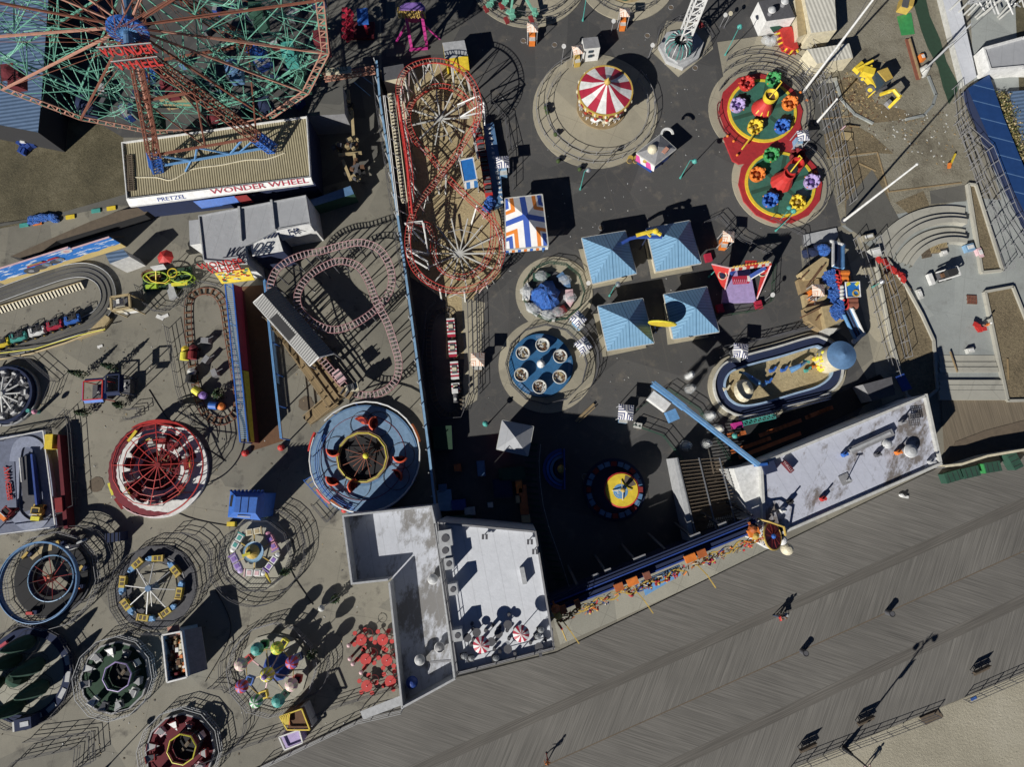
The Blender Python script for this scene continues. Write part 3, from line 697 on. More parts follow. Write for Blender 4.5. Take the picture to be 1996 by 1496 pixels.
for i, (x, y, lb) in enumerate([(912, 1240, 'left of the upper left parasol'), (930, 1230, 'above the left parasol'), (958, 1248, 'between the two parasols'), (972, 1232, 'left of the right parasol'), (990, 1215, 'above the right parasol'), (990, 1262, 'below the right parasol'), (1050, 1258, 'in the lower right corner by the railing')]):
    tableset(x, y, ZR, 'dark round table with stools ' + lb)
for i, (x, y, lb) in enumerate([(904, 1278, 'under the left parasol side'), (918, 1282, 'just right of the lower left corner'), (965, 1282, 'dark below the left parasol'), (1046, 1240, 'right of the right parasol'), (1052, 1228, 'at the right railing')]):
    c = P(x, y, ZR); root = thing('roof_planter', 'covered chairs and pots ' + lb + ' on the white roof', 'planter', c, 0, 'covered furniture on the white roof')
    part(root, 'tub', MB('black').box(c + V((0, 0, .3)), (.6, .5, .6), .2)); part(root, 'cover', MB('clear_plastic').ball(c + V((.1, .1, .7)), .34, 8, (1, .9, 1)))
fence([(893, 1310), (1078, 1262), (1076, 1225)], 1.1, 'thin dark railing along the boardwalk edge of the white roof', z0=ZR)
fence([(848, 1022), (890, 1312)], .6, 'low cable railing down the left edge of the white roof', z0=ZR + .5, r=.02)

# right hand long building
bld = building('long_building', [(1482, 902), (1808, 768), (1838, 906), (1490, 1058)], 5.2, 'white', 'roof_stained', 'long white walled building with water stained bluish roof beside the boardwalk', par=.45, pw=.28, parmat='offwhite')
q = PX([(1424, 915), (1484, 902), (1492, 1056), (1452, 1010)], 5.2)
sd_ = building('side_block', [(1430, 914), (1481, 903), (1489, 1052), (1462, 1008)], 4.6, 'white', 'white', 'sunlit white sloping wall at the left end of the long stained roof', cat='wall block')
vent(1723, 866, 4.8, .48, 'small silver vent at the upper part of the long stained roof'); vent(1768, 880, 4.8, .7, 'large silver drum vent on the long stained roof')
c = P(1690, 868, 5.0); c2 = P(1740, 842, 5.0); root = thing('roof_duct', 'long grey duct lying lengthwise on the stained roof', 'duct', P(1660, 880, 4.8)); part(root, 'casing', MB('grey').bar(P(1656, 880, 5.1), P(1738, 843, 5.1), .75, .6)); part(root, 'lid', MB('lgrey').bar(P(1658, 879, 5.43), P(1736, 844, 5.43), .3, .08))
root = thing('roof_frame', 'grid of metal slats on the upper right of the stained roof', 'grille', P(1780, 818, 4.8)); mb = MB('dgrey')
for k in range(6): mb.bar(P(1770 + k * 4, 808, 5.5), P(1774 + k * 4, 830, 5.5), .06); mb.bar(P(1770, 808 + k * 4.4, 5.5), P(1791, 806 + k * 4.4, 5.5), .06)
part(root, 'slat', mb); part(root, 'leg', MB('dgrey').bar(P(1780, 818, 4.8), P(1780, 818, 5.5), .2))
root = thing('wall_sign', 'small red lettered sign box lying tilted on the stained roof', 'sign', P(1536, 908, 4.8), 0); a, b = P(1526, 900, 5.3), P(1544, 920, 5.3); d = (b - a)
part(root, 'box', MB('maroon').bar(a, b, .5, .4)); lettering(root, 'THRILLS', a + V((-.15, -.15, .25)), d, V((-d.y, d.x, 0)), d.length * .9, .28, 'lpink', .02)
root = thing('roof_mast', 'thin mast on a square plate in the middle of the stained roof', 'mast', P(1647, 935, 4.8)); part(root, 'plate', MB('grey').box(P(1647, 935, 4.83), (1.1, 1.1, .06), .4)); part(root, 'mast', MB('lgrey').tube([P(1650, 938, 4.8), P(1658, 934, 6.8)], .06)); part(root, 'arm', MB('lgrey').bar(P(1650, 938, 7.0), P(1662, 937, 7.0), .12))
for x, y, lb, m_ in ((1640, 888, 'blue tarp scrap with pole in the upper middle of the stained roof', 'blue'), (1598, 974, 'small red post in the lower left of the stained roof', 'red'), (1520, 996, 'white box in the lower left corner of the stained roof', 'white'), (1704, 888, 'thin black vent pipe left of the silver vents', 'dgrey'), (1752, 826, 'slim grey pipe beside the slat grid', 'grey'), (1534, 980, 'black hatch next to the white box', 'black'), (1744, 884, 'small copper cap left of the large drum vent', 'orange'), (1808, 902, 'pipe cluster at the lower right corner of the stained roof', 'lgrey')):
    c = P(x, y, 4.8); root = thing('roof_pipe', lb, 'roof fitting', c, 0, 'small fittings on the stained roof'); part(root, 'stem', MB(m_).cyl(c, .09, 1.3, 8)); part(root, 'cap', MB(m_).box(c + V((.2, .1, .3)), (.6, .4, .5), .5))
# dark open shed between sign wall and the long building
root = thing('open_frame_shed', 'dark open beam roofed yard between the shaded court and the white side wall', 'shed', P(1390, 970)); mb = MB('steel')
for x in (1320, 1362, 1402): mb.bar(P(x, 893, 3.6), P(x + 36, 1040, 3.6), .12)
part(root, 'beam', mb); mb = MB('dwood')
for k in range(20): mb.bar(P(1322 + k * 1.8, 900 + k * 7, 3.5), P(1405 + k * 2.2, 893 + k * 6.3, 3.5), .08)
part(root, 'rafter', mb)
mb, *_ = vwall((1318, 893), (1352, 1062), 3.4, 'lgrey', .5); part(root, 'wall', mb); part(root, 'floor', MB('dwood').sheet(PX([(1325, 900), (1410, 900), (1450, 1030), (1352, 1055)], .03)))
mb = MB('offwhite')
for k in range(12): mb.bar(P(1385 + k * 4.2, 1012 - k * 1, .5), P(1379 + k * 4.2, 1030 - k * 1.2, .5), .1)
part(root, 'grille', mb)

# ---------------- the giant wheel ----------------
WC = V((-35.9, 42.1, 20.9)); PSI = .151; WR = 18.2; PH = -.0336
ux = V((cos(PSI), sin(PSI), 0)); uz = V((0, 0, 1)); un = V((sin(PSI), -cos(PSI), 0))
def WP(r, a, d=0.0): return WC + ux * (r * cos(a)) + uz * (r * sin(a)) + un * d
gw = thing('ferris_wheel', 'giant ferris wheel with salmon spokes, green lattice and red sign filling the upper left', 'ferris wheel', (WC.x, WC.y, 0), PSI)
LOC[gw.name] = Matrix.Translation((WC.x, WC.y, 0)) @ Matrix.Rotation(PSI, 4, 'Z')
A16 = [PH - i * pi / 8 for i in range(16)]; D2 = 3.6
mb = MB('salmon')
for i in range(16):
    a, b = A16[i], A16[(i + 1) % 16]
    for r in (WR, WR - .75): mb.bar(WP(r, a), WP(r, b), .11)
    for k in range(9):
        t0, t1 = k / 9, (k + 1) / 9
        o0, o1 = WP(WR, a).lerp(WP(WR, b), t0), WP(WR, a).lerp(WP(WR, b), t1); i1 = WP(WR - .75, a).lerp(WP(WR - .75, b), t1)
        mb.bar(i1, o1, .10); mb.bar(o0 if k % 2 else o1, i1, .07)
part(gw, 'front_rim', mb)
mb = MB('mint')
for i in range(16):
    a, b = A16[i], A16[(i + 1) % 16]
    for r in (WR, WR - .75): mb.bar(WP(r, a, -D2), WP(r, b, -D2), .15)
    for k in range(6):
        t = k / 6; mb.bar(WP(WR, a, -D2).lerp(WP(WR, b, -D2), t), WP(WR - .75, a, -D2).lerp(WP(WR - .75, b, -D2), t), .08)
part(gw, 'back_rim', mb)
for i in range(16):
    a = A16[i]; s = part(gw, 'spoke', MB('salmon' if i % 3 else 'rust').bar(WP(1.2, a, .6), WP(WR, a, 0), .17)); part(gw, 'back_spoke', MB('mint').bar(WP(1.2, a, -D2 - .6), WP(WR, a, -D2), .13))
mb = MB('mint'); mg = MB('mint')
for i in range(16):
    a, b = A16[i], A16[(i + 1) % 16]
    for r in (WR, WR * .78, WR * .56, WR * .34):
        mb.bar(WP(r, a), WP(r, a, -D2), .08)
        for d in (0, -D2): mb.bar(WP(r, a, d), WP(r * (.99), b, d), .055)
    for r0, r1 in ((WR, WR * .78), (WR * .78, WR * .56), (WR * .56, WR * .34)):
        mb.bar(WP(r0, a), WP(r1, b, -D2), .06); mb.bar(WP(r1, a, -D2), WP(r0, b, -D2), .07); mb.bar(WP(r0, a, 0), WP(r1, b, 0), .06)
for i in range(16):
    a, b = A16[i], A16[(i + 1) % 16]
    for f0, f1, r0, r1, d0, d1 in ((0, .5, 1, .78, 0, -D2), (.5, 0, 1, .78, -D2, 0), (.5, 1, 1, .56, 0, -D2), (0, .5, .56, .78, 0, -D2), (.5, 1, .78, .34, -D2, 0), (.25, .75, 1, .78, 0, -D2), (.75, .25, .9, .6, -D2, -D2), (.2, .8, .7, .95, 0, 0), (.1, .6, .45, .8, -D2, -D2)):
        mb.bar(WP(WR * r0, a + (b - a if abs(b - a) < 1 else -pi / 8) * f0, d0), WP(WR * r1, a + (b - a if abs(b - a) < 1 else -pi / 8) * f1, d1), .05)
part(gw, 'lattice', mb)
mb = MB('rust')
for i in range(16):
    a = A16[i]
    for d, e in ((0, 1.5), (-D2, -D2 - 1.5)):
        for k in (2, 3): mb.bar(WP(1, a + .3, e), WP(WR * (.97 if k == 2 else .6), A16[(i + k) % 16], d), .035)
part(gw, 'tie_rod', mb)
for i in range(8):      # curved inner tracks for the swinging cars
    a = A16[2 * i]; pts = [(.93, .02), (.9, .16), (.78, .24), (.64, .17), (.52, .03), (.44, .13), (.50, .27)]
    mb = MB('mint')
    for d in (-.3, -D2 + .3):
        cp = cr([WP(WR * r, a + t, d) for r, t in pts], False, 4); mb.tube(cp, .045, 4)
        cp2 = cr([WP(WR * (r - .035), a + t * .93, d) for r, t in pts], False, 4); mb.tube(cp2, .035, 4)
        for p, q in list(zip(cp, cp2))[::2]: mb.bar(p, q, .045)
    part(gw, 'inner_track', mb)
mb = MB('blue').cyl(WP(0, 0, .9), 1.75, .35, 24, axis=un); mb.c('sky')
for i in range(24): a = i * pi / 12; mb.bar(WP(.4, a, 1.3), WP(1.6, a, 1.3), .07)
mb.cyl(WP(0, 0, 1.2), .4, .5, 12, axis=un); part(gw, 'hub_disc', mb)
part(gw, 'axle', MB('steelblue').cyl(WP(0, 0, -8), .4, 11, 12, axis=un))
def leg(top, foot, zc=7.2):
    top, foot = V(top), V(foot); t = (top.z - zc) / (top.z - foot.z); m = top.lerp(foot, t)
    l = part(gw, 'leg', MB('rust').truss(top, m, .85, .85, .065, .03, 12, taper=1.25)); l2 = part(gw, 'lower_leg', MB('blue').truss(m, foot, 1.05, 1.05, .075, .04, 5)); return m
f1, f2 = P(305, 331, 5.0), P(532, 291, 5.0)
top = WP(0, 0, 2.2) - uz * .6
m1 = leg(top, f1); m2 = leg(top, f2)
bk = -un * 12.5
m3 = leg(top - un * 9, f1 + bk); m4 = leg(top - un * 9, f2 + bk)
mb = MB('rust'); mb.bar(m1, m2, .22); mb.bar(m3, m4, .22); mb.bar(m2, m4, .16); mb.bar(m1, m3, .16)
c_ = (m1 + m2) / 2; c2_ = top.lerp(c_, .45)
mb.bar(top.lerp(m1, .45), top.lerp(m2, .45), .2); mb.bar(c_, top.lerp(m2, .45), .14); mb.bar(c_, top.lerp(m1, .45), .1)
part(gw, 'tie_beam', mb)
mb = MB('sky'); g1, g2 = f1.lerp(f2, .03) + uz * .6, f2 + uz * .5
mb.bar(g1, g2, .2); u1, u2 = m1.lerp(m2, .42), m1.lerp(m2, .86)
mb.bar(m1, g1.lerp(g2, .30), .16); mb.bar(u1, g1.lerp(g2, .33), .16); mb.bar(u1, g1.lerp(g2, .64), .16); mb.bar(u2, g1.lerp(g2, .64), .16); mb.bar(m1.lerp(f1, .3), g1.lerp(g2, .1), .14); mb.bar(g1.lerp(g2, .3), g1.lerp(g2, .25) - uz * .6 - ux * .4 + un * .9, .2); mb.bar(m2, g1.lerp(g2, .72), .12)
part(gw, 'lower_bracing', mb)
gs = thing('wheel_sign', 'red WONDER WHEEL letters mounted in front of the wheel hub', 'sign', (WP(0, 0, 3).x, WP(0, 0, 3).y, 15), PSI)
LOC[gs.name] = Matrix.Translation(gs.location) @ Matrix.Rotation(PSI, 4, 'Z')
for t, a, b, hh in (('WONDER', P(204, 110, 20.6), P(309, 101, 20.6), 1.1), ('WHEEL', P(231, 136, 19.4), P(320, 126, 19.4), 1.05)):
    xd = (b - a).normalized(); L = (b - a).length
    lettering(gs, t, a, xd, V((-.1, .2, 1)), L, hh, 'red', .12, bold=.02, name='letter_row')
    mb = MB('dgrey'); mb.bar(a - xd * .2, b + xd * .2, .08); mb.bar(a + uz * hh, b + uz * hh, .08); mb.c('offwhite').bar(a + uz * (hh + .08), b + uz * (hh + .08), .05)
    for k in range(8): mb.c('dgrey').bar(a.lerp(b, k / 7), a.lerp(b, k / 7) + uz * hh, .05)
    part(gs, 'sign_frame', mb)
def gondola(c, m_, label):
    root = thing('wheel_car', label, 'wheel car', c - V((0, 0, 1.9)), PSI, 'cars hanging in the giant wheel'); LOC[root.name] = Matrix.Translation(c - V((0, 0, 1.9))) @ Matrix.Rotation(PSI, 4, 'Z')
    part(root, 'body', MB(m_).box((0, 0, .45), (1.3, 1.9, .9)).box((0, 0, .95), (1.36, 1.96, .08)), local=True)
    part(root, 'roof', MB(m_).box((0, 0, 1.85), (1.3, 1.9, .08)).cyl((0, 0, 1.88), .8, .25, 10, .2), local=True)
    mb = MB('dgrey')
    for x in (-.6, .6):
        for y in (-.9, -.45, 0, .45, .9): mb.bar((x, y, .9), (x, y, 1.85), .05)
    part(root, 'cage', mb, local=True); return root
for i, k in enumerate([0, 1, 2, 3, 4, 5, 6, 7, 8, 9]):
    gondola(WP(WR - .8, A16[k], -D2 / 2), ['navy', 'maroon', 'dgreen'][i % 3], ['blue car at the right rim near the picture top', 'red car on the right rim below the blue one', 'green car at the lower right rim of the wheel', 'blue car at the lower right above the tan roof', 'red car at the bottom of the wheel', 'green car just left of the wheel bottom', 'blue car on the lower left rim', 'red car on the left rim near the picture edge', 'green car on the far left rim', 'blue car on the left rim above the green one'][i])
for i, (k, r, t) in enumerate([(1, .62, .2), (3, .60, .15), (5, .6, .2), (2, .8, .22)]):
    gondola(WP(WR * r, A16[k] + t, -D2 / 2), ['dgreen', 'steelblue', 'maroon', 'teal'][i], ['green car inside the wheel at the upper right', 'blue car inside the wheel above the right leg', 'red car inside the wheel near its bottom', 'lime car inside the wheel by the right rim'][i])
# ---------------- shared ride helpers ----------------
def ride(name, label, px, py, cat='ride', group=None, z=0.0): return thing(name, label, cat, P(px, py, z), 0, group)
def octo(root, name, c, r, mat, tr=.08, n=8, rot=.2):
    pts = [V(c) + V((cos(rot + 2 * pi * i / n) * r, sin(rot + 2 * pi * i / n) * r, 0)) for i in range(n)]
    return part(root, name, MB(mat).tube(pts, tr, 5, True))
def track(name, label, ctrl, closed=True, g=.45, rr=.06, step=.55, railm='pink', tiem='lpink', sup=2.4, supm='dgrey', spine=True, cat='roller coaster', group=None, lean=0.0, tiew=.1, lace=False):
    cp = cr([P(x, y, z) for x, y, z in ctrl], closed, 10)
    root = thing(name, label, cat, (cp[0].x, cp[0].y, 0), 0, group)
    m = len(cp); L = []; R = []
    for i, p in enumerate(cp):
        t = (cp[(i + 1) % m] - cp[i - 1]) if closed else (cp[min(m - 1, i + 1)] - cp[max(0, i - 1)])
        s = V((t.y, -t.x, 0)).normalized() * g; L.append(p + s); R.append(p - s)
    part(root, 'rail', MB(railm).tube(L, rr, 5, closed)); part(root, 'rail', MB(railm).tube(R, rr, 5, closed))
    if spine: part(root, 'spine', MB(supm if not lace else railm).tube([p - V((0, 0, .28)) for p in cp], rr * 1.3, 5, closed))
    mb = MB(tiem); acc = 0; k = 0
    for i in range(m if closed else m - 1):
        j = (i + 1) % m; d = (cp[j] - cp[i]).length; acc += d
        while acc >= step:
            acc -= step; t = 1 - acc / max(d, 1e-6); a, b = L[i].lerp(L[j], t), R[i].lerp(R[j], t)
            if lace:
                mb.bar(a, R[i].lerp(R[j], max(0, t - step / max(d, .01))) if k % 2 else b, tiew)
            else: mb.bar(a, b, tiew, .06)
            k += 1
    o = part(root, 'cross_tie', mb); o['kind'] = 'stuff'
    if sup:
        n = 0
        for i, p in enumerate(resample(cp, sup, closed)):
            if p.z > .6 and n < 60:
                n += 1; q = V((p.x, p.y, 0)); part(root, 'support', MB(supm).bar(p - V((0, 0, .2)), q, .12))
                if i % 3 == 0: part(root, 'brace', MB(supm).bar(p - V((0, 0, .4)), q + V((.9 * (-1) ** i, .6, 0)), .08))
    return root
def panels(pts, h, label, mat='grey', z0=0.0, cat='barrier'):
    return None
# ---------------- pink coaster ----------------
track('kiddie_coaster', 'winding coaster track with pink ties and dark supports right of the brown path', [
 (650, 728, 2.2), (612, 682, 2.4), (560, 618, 3.4), (528, 572, 4.0), (534, 535, 4.3), (556, 512, 4.3), (590, 497, 4.2), (628, 489, 4.0), (668, 478, 4.3), (706, 473, 4.6), (740, 487, 4.6), (760, 520, 4.2), (763, 556, 3.6), (748, 587, 3.3), (722, 612, 3.3), (686, 634, 3.4), (648, 643, 3.5), (612, 630, 3.6), (585, 605, 3.7), (580, 575, 3.7), (596, 545, 3.7), (626, 522, 3.6), (662, 509, 3.8), (698, 519, 3.9), (718, 548, 4.0), (733, 588, 4.2), (754, 628, 3.6), (768, 670, 2.9), (777, 705, 2.3), (773, 738, 1.9), (752, 761, 1.7), (718, 771, 1.7), (686, 764, 1.8), (664, 745, 2.0)],
 g=.40, rr=.045, step=.46, railm='trackpink', tiem='tiepink', supm='dgrey', sup=1.3, tiew=.12)
st = thing('coaster_station', 'long gabled grey station roof with a dark skylight beside the pink coaster', 'station', P(570, 640, 0))
r0, r1 = P(513, 573, 4.9), P(622, 697, 4.9); a0, a1 = P(494, 590, 4.1), P(604, 714, 4.1); b0, b1 = P(535, 556, 4.1), P(651, 690, 4.1)
part(st, 'roof_slope', slabq(MB('corrugated_grey'), [a0, a1, r1, r0], .1)); part(st, 'roof_slope', slabq(MB('corrugated_grey'), [r0, r1, b1, b0], .1))
def on(q, u, v): return q[0].lerp(q[1], u).lerp(q[3].lerp(q[2], u), v)
q = [a0, a1, r1, r0]; sq_ = [on(q, u, v) + V((0, 0, .03)) for u, v in ((.28, .08), (.62, .08), (.62, .80), (.28, .80))]
part(st, 'skylight', slabq(MB('black'), sq_, .02))
mb = MB('white'); mb.bar(a0, a1, .12); mb.bar(a0, r0, .1); mb.bar(a1, r1, .1); mb.bar(r1, b1, .1); part(st, 'gutter', mb)
for t in (0.02, .33, .66, .98):
    for u, v in ((a0, a1), (b0, b1)): p = u.lerp(v, t); part(st, 'post', MB('dgrey').bar(V((p.x, p.y, 0)), p, .16))
part(st, 'platform', MB('deck_wood').prism(PX([(508, 606), (545, 586), (640, 700), (612, 722)], 1.3), 0, 1.3))
qr = thing('queue_ramp', 'weathered wooden queue ramps stepping down to the blue ride', 'ramp', P(600, 720, 0))
part(qr, 'deck', MB('deck_wood').prism(PX([(518, 622), (548, 606), (672, 768), (640, 795)], .9), 0, .9))
part(qr, 'stair', MB('deck_wood').prism(PX([(590, 815), (628, 776), (660, 790), (605, 828)], .45), 0, .45))
mb = MB('wood')
for f in (0, .33, .66, 1.0):
    a, b = P(518 + 30 * f, 622 - 16 * f, 1.9), P(640 + 32 * f, 795 - 27 * f, 1.9); mb.bar(a, b, .12); mb.bar(a - V((0, 0, .5)), b - V((0, 0, .5)), .08)
part(qr, 'handrail', mb)
for f in (0, .33, .66, 1.0):
    a, b = P(518 + 30 * f, 622 - 16 * f, .9), P(640 + 32 * f, 795 - 27 * f, .9)
    for k in range(8): p = a.lerp(b, k / 7); part(qr, 'post', MB('dwood').bar(p, p + V((0, 0, 1.0)), .1))
mb = MB('wood'); mb.bar(P(590, 812, 1.3), P(640, 768, 1.6), .1); mb.bar(P(604, 828, 1.3), P(660, 784, 1.5), .1); part(qr, 'handrail', mb)
def coaster_car(px, py, z, rz, mat, label, name='coaster_car', group='cars of the pink coaster'):
    root = thing(name, label, 'coaster car', P(px, py, z), rz, group)
    mb = MB(mat).box((0, 0, .35), (1.5, .95, .5)).box((.65, 0, .6), (.3, .95, .25)); part(root, 'body', mb, local=True)
    for x in (-.35, .3): part(root, 'seat', MB('dgrey').box((x, 0, .72), (.12, .8, .5)), local=True)
    part(root, 'lap_bar', MB('steel').bar((.1, -.4, .8), (.1, .4, .8), .06), local=True); return root
coaster_car(688, 758, 2.0, .3, 'cream', 'cream round seated car at the bottom bend of the pink coaster'); coaster_car(676, 768, 1.9, -.5, 'wood', 'tan car behind the cream one on the pink coaster'); coaster_car(663, 735, 2.1, -.9, 'lpink', 'pink lead car leaving the pink coaster station')
# ---------------- park dividing wall ----------------
wl = thing('dividing_wall', 'long blue topped wall separating the left park from the right park', 'wall', P(800, 600, 0))
q = PX([(734, 118), (741, 200), (757, 300), (772, 400), (786, 500), (802, 620), (822, 770), (836, 880), (848, 985)], 3.0)
for a, b in zip(q, q[1:]):
    d = (b - a).normalized(); n = V((-d.y, d.x, 0)) * .09; part(wl, 'panel', MB('pavement').prism([a - n, b - n, b + n, a + n], 0, 2.96)); part(wl, 'coping', MB('lblue').bar(a, b, .26, .12))
for p in resample(q, 2.6, False): part(wl, 'post', MB('lgrey').bar(V((p.x - .25, p.y, 0)), p + V((-.25, 0, .5)), .1))
fence([(728, 122), (742, 240), (757, 340), (775, 470), (790, 560)], 2.2, 'tall thin mesh fence running along the left face of the dividing wall', rails=2, pick=.7)

# ---------------- oval truck track (left edge) ----------------
tr = ride('truck_ride', 'grey oval track ride with striped barrier at the left edge', 60, 600)
cp = cr([P(x, y, .3) for x, y in [(-60, 595), (0, 574), (70, 549), (130, 530), (172, 528), (202, 546), (212, 578), (200, 608), (170, 630), (110, 652), (50, 672), (0, 684), (-60, 700)]], False, 8)
def ribbon(mb, cp, w0, w1, z, off=0):
    L = []; m = len(cp)
    for i, p in enumerate(cp):
        t = cp[min(m - 1, i + 1)] - cp[max(0, i - 1)]; s = V((t.y, -t.x, 0)).normalized(); L.append((V((p.x, p.y, z)) + s * w0, V((p.x, p.y, z)) + s * w1))
    vs = [v for pr in L for v in pr]; mb.add(vs, [(2 * i, 2 * i + 1, 2 * i + 3, 2 * i + 2) for i in range(m - 1)])
    lo = [v - V((0, 0, z)) for v in vs]; mb.add(vs + lo, [(2 * i, 2 * i + 2, 2 * m + 2 * i + 2, 2 * m + 2 * i) for i in range(m - 1)] + [(2 * i + 1, 2 * m + 2 * i + 1, 2 * m + 2 * i + 3, 2 * i + 3) for i in range(m - 1)])
    return mb
def flip(mb):   # face upward
    for i, f in enumerate(mb.f):
        a, b, c = (mb.v[k] for k in f[:3]); n = (b - a).cross(c - b)
        if n.z < -1e-6: mb.f[i] = f[::-1]
    return mb
part(tr, 'track', flip(ribbon(MB('pavement'), cp, -.95, .95, .28)))
for o in (-.28, .28, -.9, .9): part(tr, 'guide_rail', MB('dgrey' if abs(o) < .5 else 'lgrey').tube([p + V((0, 0, .04)) + (V(((cp[min(len(cp) - 1, i + 1)] - cp[max(0, i - 1)]).y, -(cp[min(len(cp) - 1, i + 1)] - cp[max(0, i - 1)]).x, 0)).normalized() * o) for i, p in enumerate(cp)], .05, 4))
a, b = P(-30, 606, .5), P(158, 550, .5); d = (b - a).normalized(); n = V((-d.y, d.x, 0)); L = (b - a).length
mb = MB('cream'); k = 0
while k * .42 < L:
    mb.bar(a + d * k * .42, a + d * k * .42 - n * .75 - V((0, 0, .4)), .2, .05); k += 1
part(tr, 'barrier_slat', mb); part(tr, 'barrier_rail', MB('tan').bar(a, b, .1)); part(tr, 'barrier_board', slabq(MB('black'), [a - V((0, 0, .06)), b - V((0, 0, .06)), b - n * .7 - V((0, 0, .44)), a - n * .7 - V((0, 0, .44))], .05))
part(tr, 'kerb', MB('tan').tube(PX([(-10, 702), (60, 690), (130, 668), (200, 640), (214, 622)], .4), .14)); part(tr, 'rail', MB('lemon').tube(PX([(-10, 690), (70, 680), (150, 655), (205, 642)], 1.0), .06))
part(tr, 'loading_platform', MB('tan').prism(PX([(168, 650), (205, 614), (217, 622), (200, 645), (150, 662)], .4), 0, .4))
for i, (x, y, m_, lb) in enumerate([(10, 671, 'yellow', 'yellow'), (43, 659, 'teal', 'teal green'), (79, 648, 'white', 'white'), (113, 636, 'crimson', 'red'), (147, 625, 'blue', 'blue')]):
    root = thing('toy_truck', lb + ' toy truck with roll cage standing on the grey oval track', 'toy truck', P(x, y, .3), radians(19), 'toy trucks on the oval track')
    mb = MB(m_).box((0, -.35, .55), (1.7, .35, .4)).box((-.7, 0, .5), (.4, 1.0, .45)).box((.5, 0, .42), (.7, .9, .3)); part(root, 'body', mb, local=True)
    part(root, 'seat', MB('black').box((.1, .15, .45), (.9, .6, .35)), local=True); mb = MB('dgrey')
    for u in (-.3, .5):
        mb.bar((u, -.3, .7), (u, -.3, 1.25), .05); mb.bar((u, .45, .7), (u, .45, 1.25), .05); mb.bar((u, -.3, 1.25), (u, .45, 1.25), .05)
    mb.bar((-.3, -.3, 1.25), (.5, -.3, 1.25), .05); mb.bar((-.3, .45, 1.25), (.5, .45, 1.25), .05); part(root, 'roll_cage', mb, local=True)
    for u in (-.55, .55):
        for v in (-.62, .62): wv = part(root, 'wheel', MB('rubber').cyl((u, v - .1, .3), .3, .2, 12, axis=(0, 1, 0)), local=True); part(wv, 'hub', MB('gold').cyl((u, v - .13, .3), .1, .26, 8, axis=(0, 1, 0)), local=True)
# mural board
a, b = P(-40, 536, 3.7), P(133, 482, 3.7); c3, c4 = P(150, 490, 3.3), P(183, 480, 3.3)
mw = thing('mural_board', 'upright painted board with blue sky and big wheeled trucks behind the grey oval track', 'mural', P(80, 510, 0), atan2((b - a).y, (b - a).x))
d = (b - a).normalized(); n = V((-d.y, d.x, 0)) * .12; e2 = a + d * ((b - a).length + 4.6)
part(mw, 'panel', MB('mural').prism([a, b, b + n, a + n], .1, 3.7)); part(mw, 'panel', MB('mural').prism([b + d * .004, e2, e2 + n, b + n + d * .004], .1, 3.2))
part(mw, 'top_trim', MB('lpink').bar(a, b, .16, .1).bar(b + d * .02 - V((0, 0, .5)), e2 - V((0, 0, .5)), .16, .1))
fr = -n.normalized() * .03; mb = MB('white')
def flat(mb, p, r, m_, k=14, sx=1): return mb.c(m_).add([p + d * (r * sx * cos(2 * pi * i / k)) + V((0, 0, r * sin(2 * pi * i / k))) + fr * (1 + mb_z[0]) for i in range(k)], [tuple(range(k))])
mb_z = [0]
L = (b - a).length
def at(u, h): return a + d * (L * u) + V((0, 0, h - 3.7))
for u, h, r, m_, sx in [(.93, 3.05, .5, 'white', 1.3), (.93, 3.05, .3, 'lpink', 1.2), (.40, 1.35, .75, 'dgrey', 1), (.52, 1.5, .6, 'dgrey', 1), (.60, 1.6, .5, 'grey', 1), (.70, 1.7, .5, 'dgrey', 1), (.77, 1.85, .45, 'grey', 1), (.40, 1.35, .3, 'lgrey', 1), (.60, 1.6, .22, 'lblue', 1), (.77, 1.85, .2, 'lblue', 1)]: flat(mb, at(u, h), r, m_, 14, sx); mb_z[0] += .15
mb.c('red')
for u0, u1, h in ((.42, .66, 2.25), (.66, .80, 2.35)): p = at(u0, h) + fr * 3; q_ = at(u1, h) + fr * 3; mb.add([p, q_, q_ + V((0, 0, .35)) - d * .3, p + V((0, 0, .35)) + d * .3], [(0, 1, 2, 3)])
mb.c('tan'); p = at(.46, 2.5) + fr * 4; q_ = at(.62, 2.5) + fr * 4; mb.add([p, q_, q_ + V((0, 0, .3)), p + V((0, 0, .3))], [(0, 1, 2, 3)])
part(mw, 'painted_truck', mb)
for k in range(6): p = a.lerp(e2, k / 5); part(mw, 'prop', MB('dwood').bar(V((p.x, p.y, 3)) + n, V((p.x, p.y, .02)) + n * 12, .1))
sd = building('ticket_booth', [(205, 495), (240, 486), (252, 500), (214, 514)], 3.2, 'white', 'corrugated_blue', 'small white ticket booth with striped grey roof beside the painted board', cat='booth')
bt = thing('ticket_booth', 'open topped booth framed in yellow with a white board beside the grey oval track', 'booth', P(236, 592, 0), .05)
q = PX([(216, 580), (252, 574), (254, 600), (218, 606)], 2.8); mb = MB('tan')
for i in range(4): mb.bar(q[i], q[(i + 1) % 4], .22)
part(bt, 'frame', mb); mb = MB('tan')
for p in q: mb.bar(V((p.x, p.y, 0)), p, .12)
part(bt, 'post', mb); part(bt, 'counter', MB('dgrey').prism(PX([(222, 584), (248, 580), (249, 596), (223, 600)], 1.0), 0, 1.0)); part(bt, 'hatch', MB('white').prism(PX([(226, 584), (240, 581), (241, 592), (227, 594)], 2.2), 2.0, 2.2))
part(bt, 'wall', MB('cream').bar(P(220, 606, 1.7), P(254, 601, 1.7), .08, 2.0)); part(bt, 'board', slabq(MB('white'), PX([(234, 606), (262, 601)], 1.2) + PX([(274, 608), (246, 613)], .2), .06))

